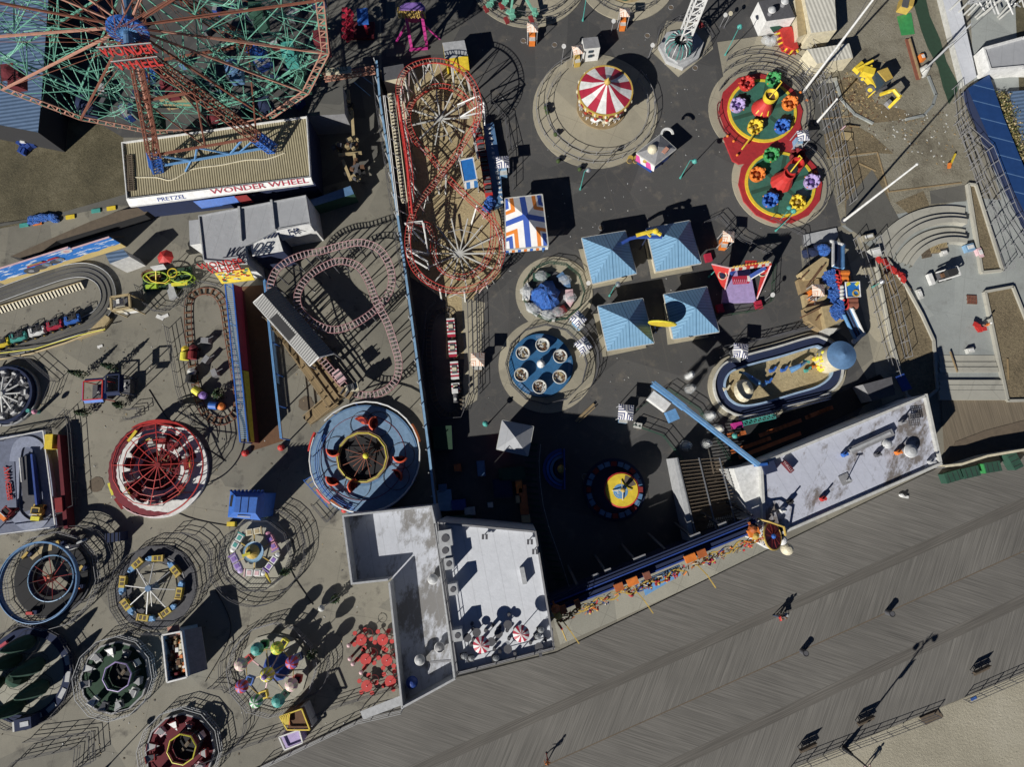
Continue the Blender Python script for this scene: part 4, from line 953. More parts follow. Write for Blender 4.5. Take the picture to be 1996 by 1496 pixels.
# ---------------- lime dragon ride and small things (upper left) ----------------
dr = ride('dragon_ride', 'small lime green framed kiddie ride with brown tubs beneath the grey shop', 325, 545)
mb = MB('lime'); 
for cx, cy, r in ((303, 541, 22), (352, 540, 20)):
    c = P(cx, cy, 1.5); pts = [c + V((cos(t) * r * K() * 1.1, sin(t) * r * K() * .55, 0)) for t in [i * pi / 10 for i in range(20)]]; mb.tube(pts, .07, 5, True); mb.tube([p - V((0, 0, .8)) for p in pts], .06, 5, True)
    for p in pts[::3]: mb.bar(p, V((p.x, p.y, 0)), .06)
part(dr, 'frame', mb); part(dr, 'tub', MB('brown').lathe(P(303, 541, 0), [(.01, .3), (1.0, .3), (1.25, .9), (1.1, .9), (.9, .5), (.01, .5)], 16, squash=(1, .6)))
mb = MB('yellow'); mb.tube(PX([(285, 537), (295, 548), (305, 551), (322, 552), (332, 545)], 1.6), .08); mb.bar(P(304, 526, 2.2), P(304, 552, 1.2), .1); mb.circ(P(336, 532, 1.8), .55, .07, 14); part(dr, 'dragon_neck', mb)
part(dr, 'wing_panel', MB('lime').prism(PX([(283, 556), (306, 552), (308, 562), (284, 563)], 1.0), .9, 1.0)); part(dr, 'wing_panel', MB('lemon').prism(PX([(333, 552), (366, 545), (364, 556), (334, 558)], 1.1), 1.0, 1.1))
part(dr, 'platform', MB('pinegreen').prism(PX([(276, 530), (372, 520), (374, 558), (280, 568)], .3), 0, .3)); part(dr, 'ramp', MB('lgrey').prism(PX([(322, 553), (336, 553), (345, 578), (330, 584)], .5), 0, .5))
part(dr, 'canopy', MB('white').prism(PX([(292, 520), (318, 515), (324, 524), (300, 528)], 2.4), 2.3, 2.4))
fence(circ := [(272, 560), (285, 590), (300, 607), (320, 610), (345, 598), (372, 560)], 1.1, 'curved railing below the lime kiddie ride')
um = thing('parasol', 'dark red parasol between the lime ride and the shop', 'parasol', P(318, 505, 0)); c = P(318, 499, 2.5)
part(um, 'canopy', MB('red').lathe(c - V((0, 0, .5)), [(1.0, 0), (.01, .5)], 8)); part(um, 'pole', MB('grey').cyl((c.x, c.y, 0), .04, 2.4, 6))
mb = MB('white'); mb.bar(P(305, 616, .05), P(319, 622, .05), .45, .05); mb.bar(P(313, 620, .05), P(328, 614, .05), .4, .05); single('notice_board', mb, 'white cross shaped board lying left of the small train track', 'board')
single('notice_board', MB('white').bar(P(190, 677, .06), P(200, 674, .06), .3, .05), 'small white board lying below the yellow rail', 'board')
for i, (x, y, m_, lb) in enumerate([(137, 423, 'yellow', 'yellow panel left of the blue tarp on the grey lane'), (217, 406, 'yellow', 'second yellow panel nearest the wheel building'), (187, 411, 'teal', 'pale green panel between the yellow panels'), (73, 435, 'orange', 'orange red panel beside the blue tarp'), (47, 439, 'teal', 'narrow green panel left of the orange panel')]):
    c = P(x, y, .1); single('ground_panel', MB(m_).box(c, (1.1, .5, .12), .18), lb, 'panel', 'coloured panels along the grey lane')
mb = MB('blue_tarp'); c = P(92, 427, .2)
for i in range(14): p = c + V((random.uniform(-2, 1.2), random.uniform(-.5, .3), 0)); mb.ball(p, random.uniform(.4, .7), 7, (1.2, .7, .6))
single('blue_tarp', mb, 'crumpled blue tarp heap beside the orange panel on the grey lane', 'tarp')
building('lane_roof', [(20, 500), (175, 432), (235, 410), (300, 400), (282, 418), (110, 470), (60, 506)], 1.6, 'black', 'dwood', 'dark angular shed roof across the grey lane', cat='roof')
for (x, y) in ((50, 289),):
    mb = MB('royal'); c = P(x, y, .3)
    for i in range(9): mb.box(c + V((random.uniform(-1, 1), random.uniform(-.8, .8), random.uniform(0, .3))), (random.uniform(.3, .9), random.uniform(.3, .7), .5), random.random() * 3)
    mb.c('white').box(c + V((0, .6, .5)), (.6, .3, .3)); single('equipment_pile', mb, 'blue and white equipment pile in the shade of the warehouse', 'equipment')
# ---------------- little train loop with barrel cars ----------------
track('train_track', 'brown tied oval track of the barrel train left of the ramp wall', [(366, 606, .15), (372, 580, .15), (394, 568, .15), (418, 572, .15), (434, 594, .15), (441, 630, .15), (447, 670, .15), (455, 715, .15), (463, 770, .15), (458, 805, .15), (434, 822, .15), (405, 812, .15), (388, 780, .15), (377, 730, .15), (369, 665, .15)], g=.42, rr=.05, step=.75, railm='rust', tiem='brown', sup=0, spine=False, cat='railway track', tiew=.2)
def barrel(px, py, rz, m1, m2, label):
    root = thing('barrel_car', label, 'train car', P(px, py, .2), rz, 'cars of the barrel train')
    part(root, 'chassis', MB('dgrey').box((0, 0, .25), (1.7, .8, .25)), local=True); mb = MB(m1).cyl((-.8, 0, .75), .48, .9, 14, axis=(1, 0, 0)); part(root, 'barrel', mb, local=True); part(root, 'barrel_end', MB(m2).lathe((.5, 0, .75), [(.001, -.3), (.45, -.3), (.45, .1), (.001, .3)], 12), local=True)
    for u in (-.5, .5): part(root, 'wheel', MB('rubber').cyl((u, -.5, .15), .2, 1.0, 10, axis=(0, 1, 0)), local=True)
barrel(367, 692, pi / 2, 'lemon', 'yellow', 'bright yellow barrel car on the left side of the barrel train loop'); barrel(382, 690, pi / 2, 'dred', 'maroon', 'dark red car right of the bright yellow barrel'); barrel(378, 735, pi / 2 - .1, 'black', 'offwhite', 'black car with white edging behind the dark red one'); barrel(395, 768, -.6, 'lemon', 'purple', 'yellow and purple barrel car at the lower bend'); barrel(428, 793, -.1, 'blue', 'orange', 'blue and orange car at the bottom of the barrel train loop')
for i, (x, y) in enumerate([(402, 665), (404, 702), (420, 728)]): c = P(x, y, .5); mb = MB('grey').box(c, (.9, .6, .9), i).bar(c + V((-.8, -.5, .4)), c + V((1, .5, .4)), .06); single('scenery_frame', mb, ['grey scenery frame high inside the barrel train loop', 'grey scenery frame midway inside the barrel train loop', 'grey scenery frame low inside the barrel train loop'][i], 'frame', 'frames inside the barrel train loop')
fence([(330, 640), (345, 720), (352, 760), (365, 800), (385, 830)], 1.1, 'railing following the left of the barrel train loop'); fence([(362, 600), (370, 565), (395, 552), (430, 560)], 1.1, 'railing around the top of the barrel train loop')
fence([(252, 800), (276, 797), (278, 812), (250, 820)], 1.0, 'short loose railing section above the red ring ride')
# ---------------- photo carts and shrubs ----------------
def cart(px, py, w, d_, h, fr_, roof, label, z=2.4):
    root = thing('game_cart', label, 'cart', P(px, py, 0), .08, 'carts among the clipped shrubs')
    part(root, 'counter', MB('dgrey').box((0, 0, .5), (w * .8, d_ * .8, 1)), local=True); part(root, 'top_item', MB('offwhite').box((.1, 0, 1.05), (w * .35, d_ * .12, .1)).box((.1, 0, 1.11), (w * .1, d_ * .4, .1)), local=True)
    mb = MB(fr_)
    cs_ = [(-w / 2, -d_ / 2), (w / 2, -d_ / 2), (w / 2, d_ / 2), (-w / 2, d_ / 2)]
    for i in range(4): mb.bar((*cs_[i], h), (*cs_[(i + 1) % 4], h), .12); mb.bar((*cs_[i], 0), (*cs_[i], h), .1)
    part(root, 'frame', mb, local=True); mb = MB(roof)
    for i in range(4):
        a_, b_ = V((*cs_[i], h)), V((*cs_[(i + 1) % 4], h)); o = (a_ + b_) / 2; o.z = 0; o.normalize(); mb.add([a_, b_, b_ + o * .35 - V((0, 0, .3)), a_ + o * .35 - V((0, 0, .3))], [(0, 3, 2, 1), (0, 1, 2, 3)][:1])
    part(root, 'valance', mb, local=True)
cart(206, 766, 2.2, 2.2, 2.2, 'red', 'blue', 'square open cart with red frame and blue valance among the clipped shrubs')
cart(254, 756, 1.5, 2.0, 3.2, 'navy', 'navy', 'taller navy cart with blue front right of the red framed cart')
def shrub(px, py, h, r, label, group='clipped shrubs in the left park', n=420):
    root = thing('shrub', label, 'shrub', P(px, py, 0), 0, group)
    part(root, 'trunk', MB('brown').tube([(0, 0, 0), (0, 0, h * .8)], .06, 5, r2=.02), local=True); mb = MB('foliage')
    rnd = random.Random(int(px * 7 + py)); 
    for i in range(n):
        t = rnd.random() ** .8; z = .25 + t * (h - .25); rr = r * (1 - t) ** .7 * (.55 + .5 * rnd.random()) * (1 + .25 * sin(i * 2.3)); a_ = rnd.random() * 6.283
        p = V((cos(a_) * rr, sin(a_) * rr, z)); u = V((rnd.gauss(0, 1), rnd.gauss(0, 1), rnd.gauss(0, .6))).normalized() * .12; v = V((rnd.gauss(0, 1), rnd.gauss(0, 1), rnd.gauss(0, 1))).cross(u).normalized() * .07
        mb.c(('foliage', 'dgreen', 'lime')[0 if rnd.random() < .72 else 1]); mb.add([p - u, p + v, p + u, p - v], [(0, 1, 2, 3)])
    part(root, 'crown', mb, local=True)
shrub(167, 732, 2.9, .55, 'dark conical shrub above left of the carts'); shrub(229, 719, 2.9, .55, 'dark conical shrub directly above the navy cart'); shrub(172, 807, 2.3, .55, 'dark conical shrub below left of the carts'); shrub(241, 791, 2.0, .55, 'dark conical shrub below the navy cart')
shrub(657, 1166, 2.4, .5, 'shrub standing beside the tilted lamp near the low building'); shrub(562, 1113, 2.4, .5, 'shrub at the lower right of the toy airplane ride'); shrub(523, 1002, 1.6, .5, 'shrub next to the blue kiosk corner'); shrub(612, 1274, 1.8, .6, 'shrub beside the balloon ride fence'); shrub(430, 770, 1.4, .8, 'low bush inside the barrel train loop')
# ---------------- wheel of spokes ride at the left edge ----------------
lr = ride('spinning_ride', 'round navy edged ride full of white arms and chrome at the left picture edge', 20, 772)
c = P(20, 772, 0); r = 60 * K(); part(lr, 'platform', MB('grey').cyl(c, r, .3, 40)); part(lr, 'rim', MB('navy').ring(c, r * .85, r * .93, .3, 1.0, 40)); part(lr, 'rim', MB('lgrey').ring(c, r * .97, r, .3, .5, 40))
for i in range(12):
    a_ = i * pi / 6 + .1; u = V((cos(a_), sin(a_), 0)); arm = part(lr, 'arm', MB('white').bar(c + u * .3 + V((0, 0, 1.3)), c + u * r * .66 + V((0, 0, 1.0)), .13)); 
    mb = MB('grey').box(c + u * r * .7 + V((0, 0, .8)), (.75, .6, .5), a_); mb.c('white').box(c + u * r * .74 + V((0, 0, 1.1)), (.2, .5, .3), a_); mb.c('dgrey').box(c + u * r * .62 + V((0, 0, 1.08)), (.3, .4, .1), a_); part(lr, 'car', mb)
mb = MB('steel')
for i in range(70): p = c + V((random.gauss(0, r * .36), random.gauss(0, r * .36), random.uniform(.35, .9))); mb.c(random.choice(['steel', 'offwhite', 'dgrey', 'dgrey'])).box(p, (random.uniform(.15, .5), random.uniform(.1, .3), .15), random.random() * 3)
part(lr, 'machinery', mb); part(lr, 'hub', MB('offwhite').cyl(c, .35, 1.5, 12))
bl = ride('bollard', 'pink topped teal bollard by the navy edged ride', 73, 805, 'bollard'); part(bl, 'post', MB('teal').cyl(P(76, 804, 0), .22, 1.7, 10)); part(bl, 'cap', MB('pink').ball(P(67, 803, 1.75), .3, 10))
fence([(-20, 868), (100, 838), (138, 800), (145, 840), (155, 985), (100, 1010)], 1.1, 'railing around the lettered truck track platform'); fence(([(-20, 700), (60, 700), (112, 745), (95, 790)]), 1.1, 'railing between the oval track and the navy edged ride')
# ---------------- lettered track platform ----------------
cv = ride('track_ride', 'blue grey platform with narrow oval track and red lettered board at the left', 60, 945)
part(cv, 'platform', MB('deckblue').prism(PX([(-30, 858), (88, 838), (112, 1030), (-20, 1046)], .35), 0, .35))
cp = cr([P(x, y, .4) for x, y in [(30, 900), (38, 868), (60, 862), (80, 880), (90, 930), (94, 985), (80, 1018), (55, 1024), (30, 1000), (28, 950)]], True, 8); cp.append(cp[0])
part(cv, 'track', flip(ribbon(MB('lilacgrey'), cp, -.62, .62, .5))); part(cv, 'centre_board', MB('dgrey').prism(PX([(38, 893), (63, 885), (74, 990), (46, 998)], .7), .3, .7)); part(cv, 'centre_rail', MB('royal').bar(P(64, 886, 1.0), P(74, 986, 1.0), .22, .5)); part(cv, 'centre_rail', MB('white').bar(P(38, 893, .9), P(42, 940, .9), .1))
sg = part(cv, 'sign_board', MB('deckblue').prism(PX([(10, 900), (28, 900), (32, 990), (14, 990)], 1.9), 1.75, 1.9)); a, b = P(26, 974, 1.98), P(18, 908, 1.98)
lettering(cv, 'SPEEDWAY', a, b - a, V((-1, .2, 0)), (b - a).length, .62, 'red', .08, bold=.02)
for p in PX([(-28, 1043), (108, 1028), (84, 840), (-28, 860)], 1.4): part(cv, 'post', MB('white').bar(V((p.x, p.y, .3)), p, .1))
mb = MB('white'); mb.bar(P(84, 840, 1.4), P(108, 1028, 1.4), .12); mb.bar(P(108, 1028, 1.4), P(-28, 1046, 1.4), .08); mb.bar(P(84, 840, 1.4), P(-28, 862, 1.4), .1); part(cv, 'rail', mb)
part(cv, 'control_box', MB('yellow').box(P(102, 862, .9), (.9, 1.7, 1.2), .05)); part(cv, 'back_board', MB('maroon').prism(PX([(110, 848), (116, 848), (132, 1030), (124, 1032)], 1.2), 0, 1.2)); part(cv, 'back_panel', MB('dred').prism(PX([(106, 972), (120, 970), (122, 998), (108, 1000)], 1.4), 0, 1.4))
for x, y, rz, m_, m2, lb in ((23, 998, .9, 'dred', 'orange', 'dark red toy car with orange hood below the red letters'), (80, 998, 1.5, 'gold', 'lemon', 'golden toy car with white windscreen at the lower end of the centre board')):
    root = thing('toy_car', lb, 'toy car', P(x, y, .5), rz, 'toy cars on the lettered track'); part(root, 'body', MB(m_).box((0, 0, .35), (1.7, 1.1, .5)).box((.2, 0, .75), (.7, 1.0, .35)), local=True); part(root, 'hood', MB(m2).box((-.75, 0, .55), (.45, 1.0, .35)), local=True); part(root, 'seat', MB('black').box((.1, 0, .94), (.5, .7, .05)), local=True); part(root, 'windscreen', MB('white').box((-.28, 0, .95), (.08, .9, .35)), local=True)
    for u in (-.5, .5):
        for v in (-.55, .55): part(root, 'wheel', MB('rubber').cyl((u, v - .08, .2), .22, .16, 10, axis=(0, 1, 0)), local=True)
# ---------------- red ring music ride ----------------
rr_ = ride('red_ring_ride', 'large round ride with white floor under a red spoked frame and red skirt darkened as if shaded', 312, 918)
c = P(316, 918, 0); R0 = 90 * K(); part(rr_, 'floor', MB('white').cyl(c, R0, .35, 48)); 
mb = MB('maroon')
for a0_, a1_ in ((200, 232), (60, 85), (20, 40), (130, 150)): mb.ring(c, R0 * .45, R0 * .8, .3, .37, 6, radians(a0_), radians(a1_))
part(rr_, 'floor_patch', mb); part(rr_, 'centre_floor', MB('maroon').cyl(c + V((0, 0, .38)), R0 * .42, .03, 30))
CF = P(298, 905, 2.8); RF = 79 * K(2.8); mb = MB('red'); mb.circ(P(302, 905, 2.3), RF * .9, .04, 16); mb.circ(P(302, 905, 3.1), RF * .4, .04, 16); mb.circ(CF, RF, .06, 16); mb.circ(P(302, 905, 2.9), RF * .78, .05, 16); mb.circ(P(302, 905, 2.5), RF * .6, .05, 16); part(rr_, 'ring', mb)
hub = P(308, 907, 3.3)
for i in range(16):
    a_ = i * pi / 8 + .03; u = V((cos(a_), sin(a_), 0)); part(rr_, 'spoke', MB('red' if i % 2 == 0 else 'dred').bar(hub, CF + u * (RF if i % 2 == 0 else RF * .6), .075)); 
    if i % 2 == 0: part(rr_, 'post', MB('dred').bar(CF + u * RF, V((CF.x, CF.y, .3)) + u * RF * 1.02, .08))
part(rr_, 'hub', MB('dred').cyl(V((hub.x, hub.y, .3)), .3, 3.1, 12)); mb = MB('brown')
for i in range(60): a_ = random.random() * 6.28; p = c + V((cos(a_), sin(a_), 0)) * random.uniform(.3, R0 * .4) + V((0, 0, random.uniform(.4, .7))); mb.c(random.choice(['brown', 'maroon', 'wood', 'dgrey'])).box(p, (random.uniform(.3, .9), .1, .15), random.random() * 3)
part(rr_, 'machinery', mb)
sk = P(303, 912, 2.6); mb = MB('dred')
n = 46; vs = []; fs = []
for i in range(n + 1):
    a_ = radians(58 + (290 - 58) * i / n); rO = 92 * K(2.6) + (.09 if i % 2 else 0); wd = 1.05 * sin(pi * i / n) ** .5 + .12; u = V((cos(a_), sin(a_), 0)); vs += [sk + u * rO + V((0, 0, -.2)), sk + u * (rO - wd) + V((0, 0, .15)), sk + u * rO + V((0, 0, -.9))]
mb.add(vs, [(3 * i, 3 * i + 3, 3 * i + 4, 3 * i + 1) for i in range(n)] + [(3 * i + 2, 3 * i + 5, 3 * i + 3, 3 * i) for i in range(n)]); mb.ms[0] = 'maroon'; o = part(rr_, 'skirt', mb)  # maroon puts the shade of the averted face into the red skirt
mb = MB('red')
vs = []
for i in range(13):
    a_ = radians(62 + 62 * i / 12); u = V((cos(a_), sin(a_), 0)); rO = 93 * K(2.6); vs += [sk + u * rO + V((0, 0, .2)), sk + u * (rO - .5 * (1 - abs(i - 6) / 8)) + V((0, 0, .25))]
mb.add(vs, [(2 * i, 2 * i + 2, 2 * i + 3, 2 * i + 1) for i in range(12)]); part(rr_, 'skirt_top', mb)
mb = MB('red'); mb.circ(sk + V((0, 0, .18)), 93 * K(2.6), .09, 40, 5, radians(-70), radians(70)); part(rr_, 'outer_rail', mb)
part(rr_, 'sign_panel', MB('yellow').bar(P(250, 861, 2.9), P(266, 840, 2.9), .32, .1)); part(rr_, 'sign_panel', MB('lemon').bar(P(213, 942, 2.3), P(221, 965, 2.3), .4, .1)); part(rr_, 'sign_panel', MB('dred').bar(P(225, 972, 1.5), P(240, 992, 1.5), .4, .1)); part(rr_, 'trim', MB('lpink').tube([sk + V((cos(radians(t)) * 93 * K(2.6), sin(radians(t)) * 93 * K(2.6), -.15 + .06 * sin(t))) for t in range(232, 300, 4)], .06))
for i in range(14):
    a_ = i * 2 * pi / 14 + .2; u = V((cos(a_), sin(a_), 0)); mb = MB(['dred', 'offwhite', 'maroon'][i % 3]).box(c + u * R0 * .62 + V((0, 0, .75)), (.7, 1.2, .45), a_); mb.c('gold' if i % 4 == 0 else 'grey').box(c + u * R0 * .70 + V((0, 0, 1.0)), (.12, 1.1, .35), a_); part(rr_, 'car', mb)
# ---------------- blue disc ride with red tubs ----------------
bd = ride('tub_ride', 'big pale blue disc ride with red shell tubs around a gold ringed centre', 711, 900)
c = P(713, 896, 0); Z1 = .9; part(bd, 'skirt', MB('steelblue').cyl(c, 104 * K(), Z1 - .02, 48)); part(bd, 'floor', MB('floorblue').ring((c.x, c.y, 0), 50 * K(), 101 * K(), Z1 - .3, Z1, 48))
ct = P(711, 890, 2.0); mb = MB('white'); mb.circ(ct, 107 * K(2), .09, 28, 6, radians(-200), radians(140)); part(bd, 'rim_rail', mb)
for i in range(14): a_ = i * 2 * pi / 14; u = V((cos(a_), sin(a_), 0)); part(bd, 'post', MB('blue').bar(V((ct.x, ct.y, .3)) + u * 106 * K(2), ct + u * 106 * K(2), .08))
c1 = P(708, 892, Z1); mb = MB('dred'); mb.circ(c1 + V((0, 0, .03)), 82 * K(1), .03, 40, 4); part(bd, 'guide_ring', mb)
part(bd, 'inner_well', MB('black').cyl(c1 + V((0, 0, .01)), 47 * K(1), .02, 14)); part(bd, 'gold_ring', MB('wood').ring(c1, 45 * K(1), 51 * K(1), .0, .55, 14)); part(bd, 'ring_edge', MB('lemon').circ(c1 + V((0, 0, .58)), 47.5 * K(1), .05, 14))
for i in range(16): a_ = i * pi / 8; u = V((cos(a_), sin(a_), 0)); part(bd, 'spoke', MB('rust').bar(P(713, 889, 1.9), c1 + u * 46 * K(1) * (1 if i % 2 else .55) + V((0, 0, .25)), .07))
part(bd, 'hub', MB('lemon').ball(P(713, 889, 2.0), .36, 12)); mb = MB('dred')
for a0_, m_ in ((165, 'orange'), (225, 'red'), (25, 'dorange')):
    mb = MB(m_ if m_ != 'orange' else 'red'); mb.circ(ct + V((0, 0, -.05)), 109 * K(2), .18, 6, 5, radians(a0_ - 10), radians(a0_ + 10)); part(bd, 'padding', mb)
for i, (x, y, face) in enumerate([(711, 819, 70), (728, 826, 170), (652, 886, 250), (782, 898, 265), (780, 924, 40), (650, 941, 240), (688, 945, 160)]):
    cc = P(x, y, Z1 + .05); cc2 = cc + V((cos(radians(face + 180)), sin(radians(face + 180)), 0)) * .55; mb = MB('dgrey'); mb.circ(cc2 + V((0, 0, .02)), 25 * K(1), .035, 26, 4); part(bd, 'turntable_ring', mb)
    f_ = radians(face); t = part(bd, 'tub', flip(MB('tubred').lathe(cc2, [(.01, .05), (.55, .1), (.82, .45), (.88, 1.1), (.72, 1.3), (.78, 1.1), (.7, .5), (.5, .2), (.01, .15)], 14, f_ - 1.3, f_ + 1.3)))
    part(t, 'seat', MB('maroon').ring(cc2, .3, .68, .3, .45, 10, f_ - 1.2, f_ + 1.2))
mb = MB('blue')
for k in range(7): mb.bar(P(592 + k * 7, 938 + k * 8, 1.1), P(612 + k * 6, 926 + k * 7, 1.1), .07)
mb.bar(P(590, 935, 1.1), P(640, 990, 1.1), .08); part(bd, 'entrance_stair', mb)
mb = MB('blue')
for k in range(3): mb.circ(P(713, 895, .9 + .3 * k), (98 - 4 * k) * K(1), .04, 26, 4, radians(150), radians(260))
part(bd, 'inner_rail', mb)
fence([(612, 985), (640, 1018), (662, 990)], 1.0, 'thin railing off the entrance stair of the blue disc ride')
bx = ride('padded_post', 'red padded post with ball end below the blue disc ride', 671, 998, 'post'); part(bx, 'post', MB('dorange').bar(P(645, 975, 1.2), P(668, 993, 1.2), .25)); part(bx, 'ball', MB('red').ball(P(671, 995, 1.2), .35, 10)); part(bx, 'leg', MB('grey').bar(P(668, 993, 0), P(668, 993, 1.2), .1))
# ---------------- blue hipped kiosk ----------------
kk = thing('kiosk', 'bright blue kiosk with sloped rim roof between the red ring ride and the blue disc', 'kiosk', P(481, 984, 0), -.05)
O4 = PX([(449, 957), (516, 960), (508, 1015), (444, 1009)], 3.9); I4 = PX([(460, 969), (502, 970), (498, 1001), (455, 999)], 4.6)
mb = MB('blue'); mb.add(O4 + I4, [f for f in [(0, 1, 5, 4), (1, 2, 6, 5), (2, 3, 7, 6), (3, 0, 4, 7), (4, 5, 6, 7)]]); flip(mb); part(kk, 'roof', mb); part(kk, 'wall', MB('blue').prism([p * .86 + (sum(O4, V()) / 4) * .14 for p in O4], 0, 3.85))
mb = MB('lgrey'); mb.bar(P(463, 1006, 4.1), P(488, 1008, 4.1), .25, .12); part(kk, 'sign', mb); mb = MB('navy')
for x in (470, 485): mb.bar(P(x, 970, 4.62), P(x - 3, 1000, 4.62), .05)
part(kk, 'roof_seam', mb); part(kk, 'roof_slot', MB('black').bar(P(453, 966, 4.32), P(450, 988, 4.3), .3, .05).bar(P(464, 1003, 4.34), P(489, 1004, 4.34), .25, .05))
part(kk, 'step_stool', MB('yellow').box(P(452, 1022, .3), (.9, .5, .6)))
for k in range(9): part(kk, 'spike', MB('blue').lathe(P(451 + k * 7.6, 957, 3.9), [(.14, 0), (.001, .5)], 6))
def blockrail(px, py, rpx, n, h, label, gaps=(), a0=0, a1=360, sq=1.0, mat='dgrey'):
    return fence(circ_pts(px, py, rpx, n, 0, a0, a1, sq), h, label, mat=mat, closed=a1 - a0 >= 360, world=True, pick=.32, r=.025)
# ---------------- toy airplane ride ----------------
ar = ride('airplane_ride', 'round ride with white and purple plane pods around a golden domed hub', 500, 1080)
c = P(503, 1082, 0); part(ar, 'platform', MB('apron').cyl(c, 68 * K(), .12, 12)); hb = P(494, 1077, 1.6); part(ar, 'hub_dish', MB('lblue').lathe((hb.x, hb.y, 0), [(.5, .1), (.6, .9), (1.15, 1.5), (1.15, 1.7), (1.0, 1.65), (.01, 1.6)], 20)); part(ar, 'hub_dome', MB('gold').lathe((hb.x - .1, hb.y + .05, 1.6), [(.85, 0), (.7, .35), (.3, .7), (.01, .75)], 14)); mb = MB('lemon').bar(hb + V((0, 0, .8)), hb + V((-.8, -.3, .9)), .3); part(ar, 'figure', mb)
for i, (x, y, m1, m2) in enumerate([(495, 1037, 'cream', 'tan'), (531, 1058, 'pink', 'purple'), (530, 1098, 'white', 'purple'), (495, 1117, 'white', 'lpink'), (461, 1097, 'lilac', 'purple'), (464, 1056, 'white', 'teal')]):
    cc = P(x, y, .9); d = cc - V((hb.x, hb.y, .9)); a_ = atan2(d.y, d.x); t = V((-sin(a_), cos(a_), 0)); u = V((cos(a_), sin(a_), 0))
    part(ar, 'arm', MB('gold').bar(hb - V((0, 0, .3)), cc - u * .3, .1)); mb = MB(m1)
    mb.box(cc + t * .45, (.7, .75, .5), a_); mb.box(cc - t * .45, (.7, .75, .5), a_).lathe(cc + t * 1.05, [(.001, -.22), (.3, -.1), (.3, .15), (.001, .25)], 8); pd = part(ar, 'plane_pod', mb); mb = MB(m2); mb.box(cc + t * .42 + V((0, 0, .26)), (.45, .45, .05), a_).box(cc - t * .45 + V((0, 0, .26)), (.45, .45, .05), a_); part(pd, 'seat', mb); part(pd, 'tail', MB(m2).box(cc - t * .95 + V((0, 0, .2)), (.9, .12, .25), a_))
blockrail(503, 1082, 66, 10, 1.1, 'inner ten sided railing around the toy airplane ride'); fence(circ_pts(505, 1085, 88, 12, 0, 170, 300), 1.1, 'outer railing on the lower left of the toy airplane ride', world=True, pick=.32); fence(circ_pts(512, 1078, 84, 9, 0, -60, 75), 1.1, 'outer railing on the right of the toy airplane ride', world=True, pick=.32)
bx = thing('striped_barrier', 'black and yellow striped barrier bar at the airplane ride entrance', 'barrier', P(522, 1125, 0)); part(bx, 'bar', MB('black_yellow_stripe').bar(P(515, 1112, .9), P(526, 1138, .9), .3)); part(bx, 'leg', MB('black').bar(P(516, 1113, 0), P(516, 1113, .9), .1))
# ---------------- blue hoop ride ----------------
hr = ride('hoop_ride', 'dark round ride with large raised blue hoop and red hub at the lower left', 100, 1125)
c = P(106, 1126, 0); mb = MB('black'); mb.ring(c, 33 * K(), 68 * K(), 0, .5, 44); part(hr, 'platform', mb); part(hr, 'platform_edge', MB('dgrey').ring(c, 66 * K(), 72 * K(), 0, .25, 44)); part(hr, 'inner_deck', MB('tan').ring(c, 50 * K(), 62 * K(), .5, .52, 5, radians(95), radians(140)))
part(hr, 'inner_ring', MB('lblue').circ(P(99, 1128, 2.2), 42 * K(2.2), .07, 36)); part(hr, 'inner_band', MB('navy').ring((P(99, 1128, 2.2).x, P(99, 1128, 2.2).y, 0), 40.5 * K(2.2), 42 * K(2.2), 1.7, 2.2, 36))
hc = P(72, 1136, 3.1); part(hr, 'hoop', MB('steelblue').ring((hc.x, hc.y, hc.z - .5), 71 * K(3), 74 * K(3), 0, .45, 52)); part(hr, 'hoop_edge', MB('sky').circ(hc, 74 * K(3), .05, 52))
for i in range(8): a_ = i * pi / 4 + .2; u = V((cos(a_), sin(a_), 0)); part(hr, 'stay', MB('black').bar(P(99, 1128, 3.0), hc + u * 70 * K(3), .04)); part(hr, 'post', MB('dgrey').bar(V((hc.x, hc.y, 0)) + u * 71 * K(3), hc + u * 71 * K(3), .06)); part(hr, 'arm', MB('dred').bar(P(102, 1127, 1.6), V((P(99, 1128, 2.1))) + u * 41 * K(2), .06))
part(hr, 'hub', MB('red').cyl(P(101, 1128, .1), .45, 1.4, 10)); part(hr, 'hub_cap', MB('dorange').ball(P(98, 1125, 1.7), .3, 8))
for i, (x, y) in enumerate([(60, 1196), (157, 1110), (115, 1062), (150, 1145), (50, 1083)]): cc = P(x, y, .8); mb = MB(['red', 'gold', 'gold', 'orange', 'gold'][i]).box(cc, (.9, .3, .3), i); mb.c('navy').box(cc + V((.5, .1, -.1)), (.5, .4, .5), i); part(hr, 'seat_pod', mb)
blockrail(108, 1130, 88, 12, 1.1, 'light twelve sided railing round the blue hoop ride', mat='grey'); fence(circ_pts(150, 1100, 72, 9, 0, -70, 100), 1.1, 'second railing between the blue hoop and the dark trash box', world=True, pick=.4)
bx = thing('control_box', 'white control box on top of the blue hoop ride railing', 'box', P(143, 1063, 0)); part(bx, 'cabinet', MB('white').box(P(140, 1068, .9), (.7, .4, 1.6), .4)); part(bx, 'lid', MB('lgrey').bar(P(150, 1060, 1.7), P(170, 1051, 1.7), .2))
bx = thing('waste_skip', 'dark navy crate between the blue hoop ride and the dragon boat ride', 'crate', P(235, 1046, 0), .1); part(bx, 'body', MB('navy').box((0, 0, .7), (1.7, 1.0, 1.4)), local=True); mb = MB('black'); 
for k in range(4): mb.bar((-.7 + k * .45, -.5, 1.42), (-.7 + k * .45, .5, 1.42), .06)
part(bx, 'lid_rib', mb, local=True)
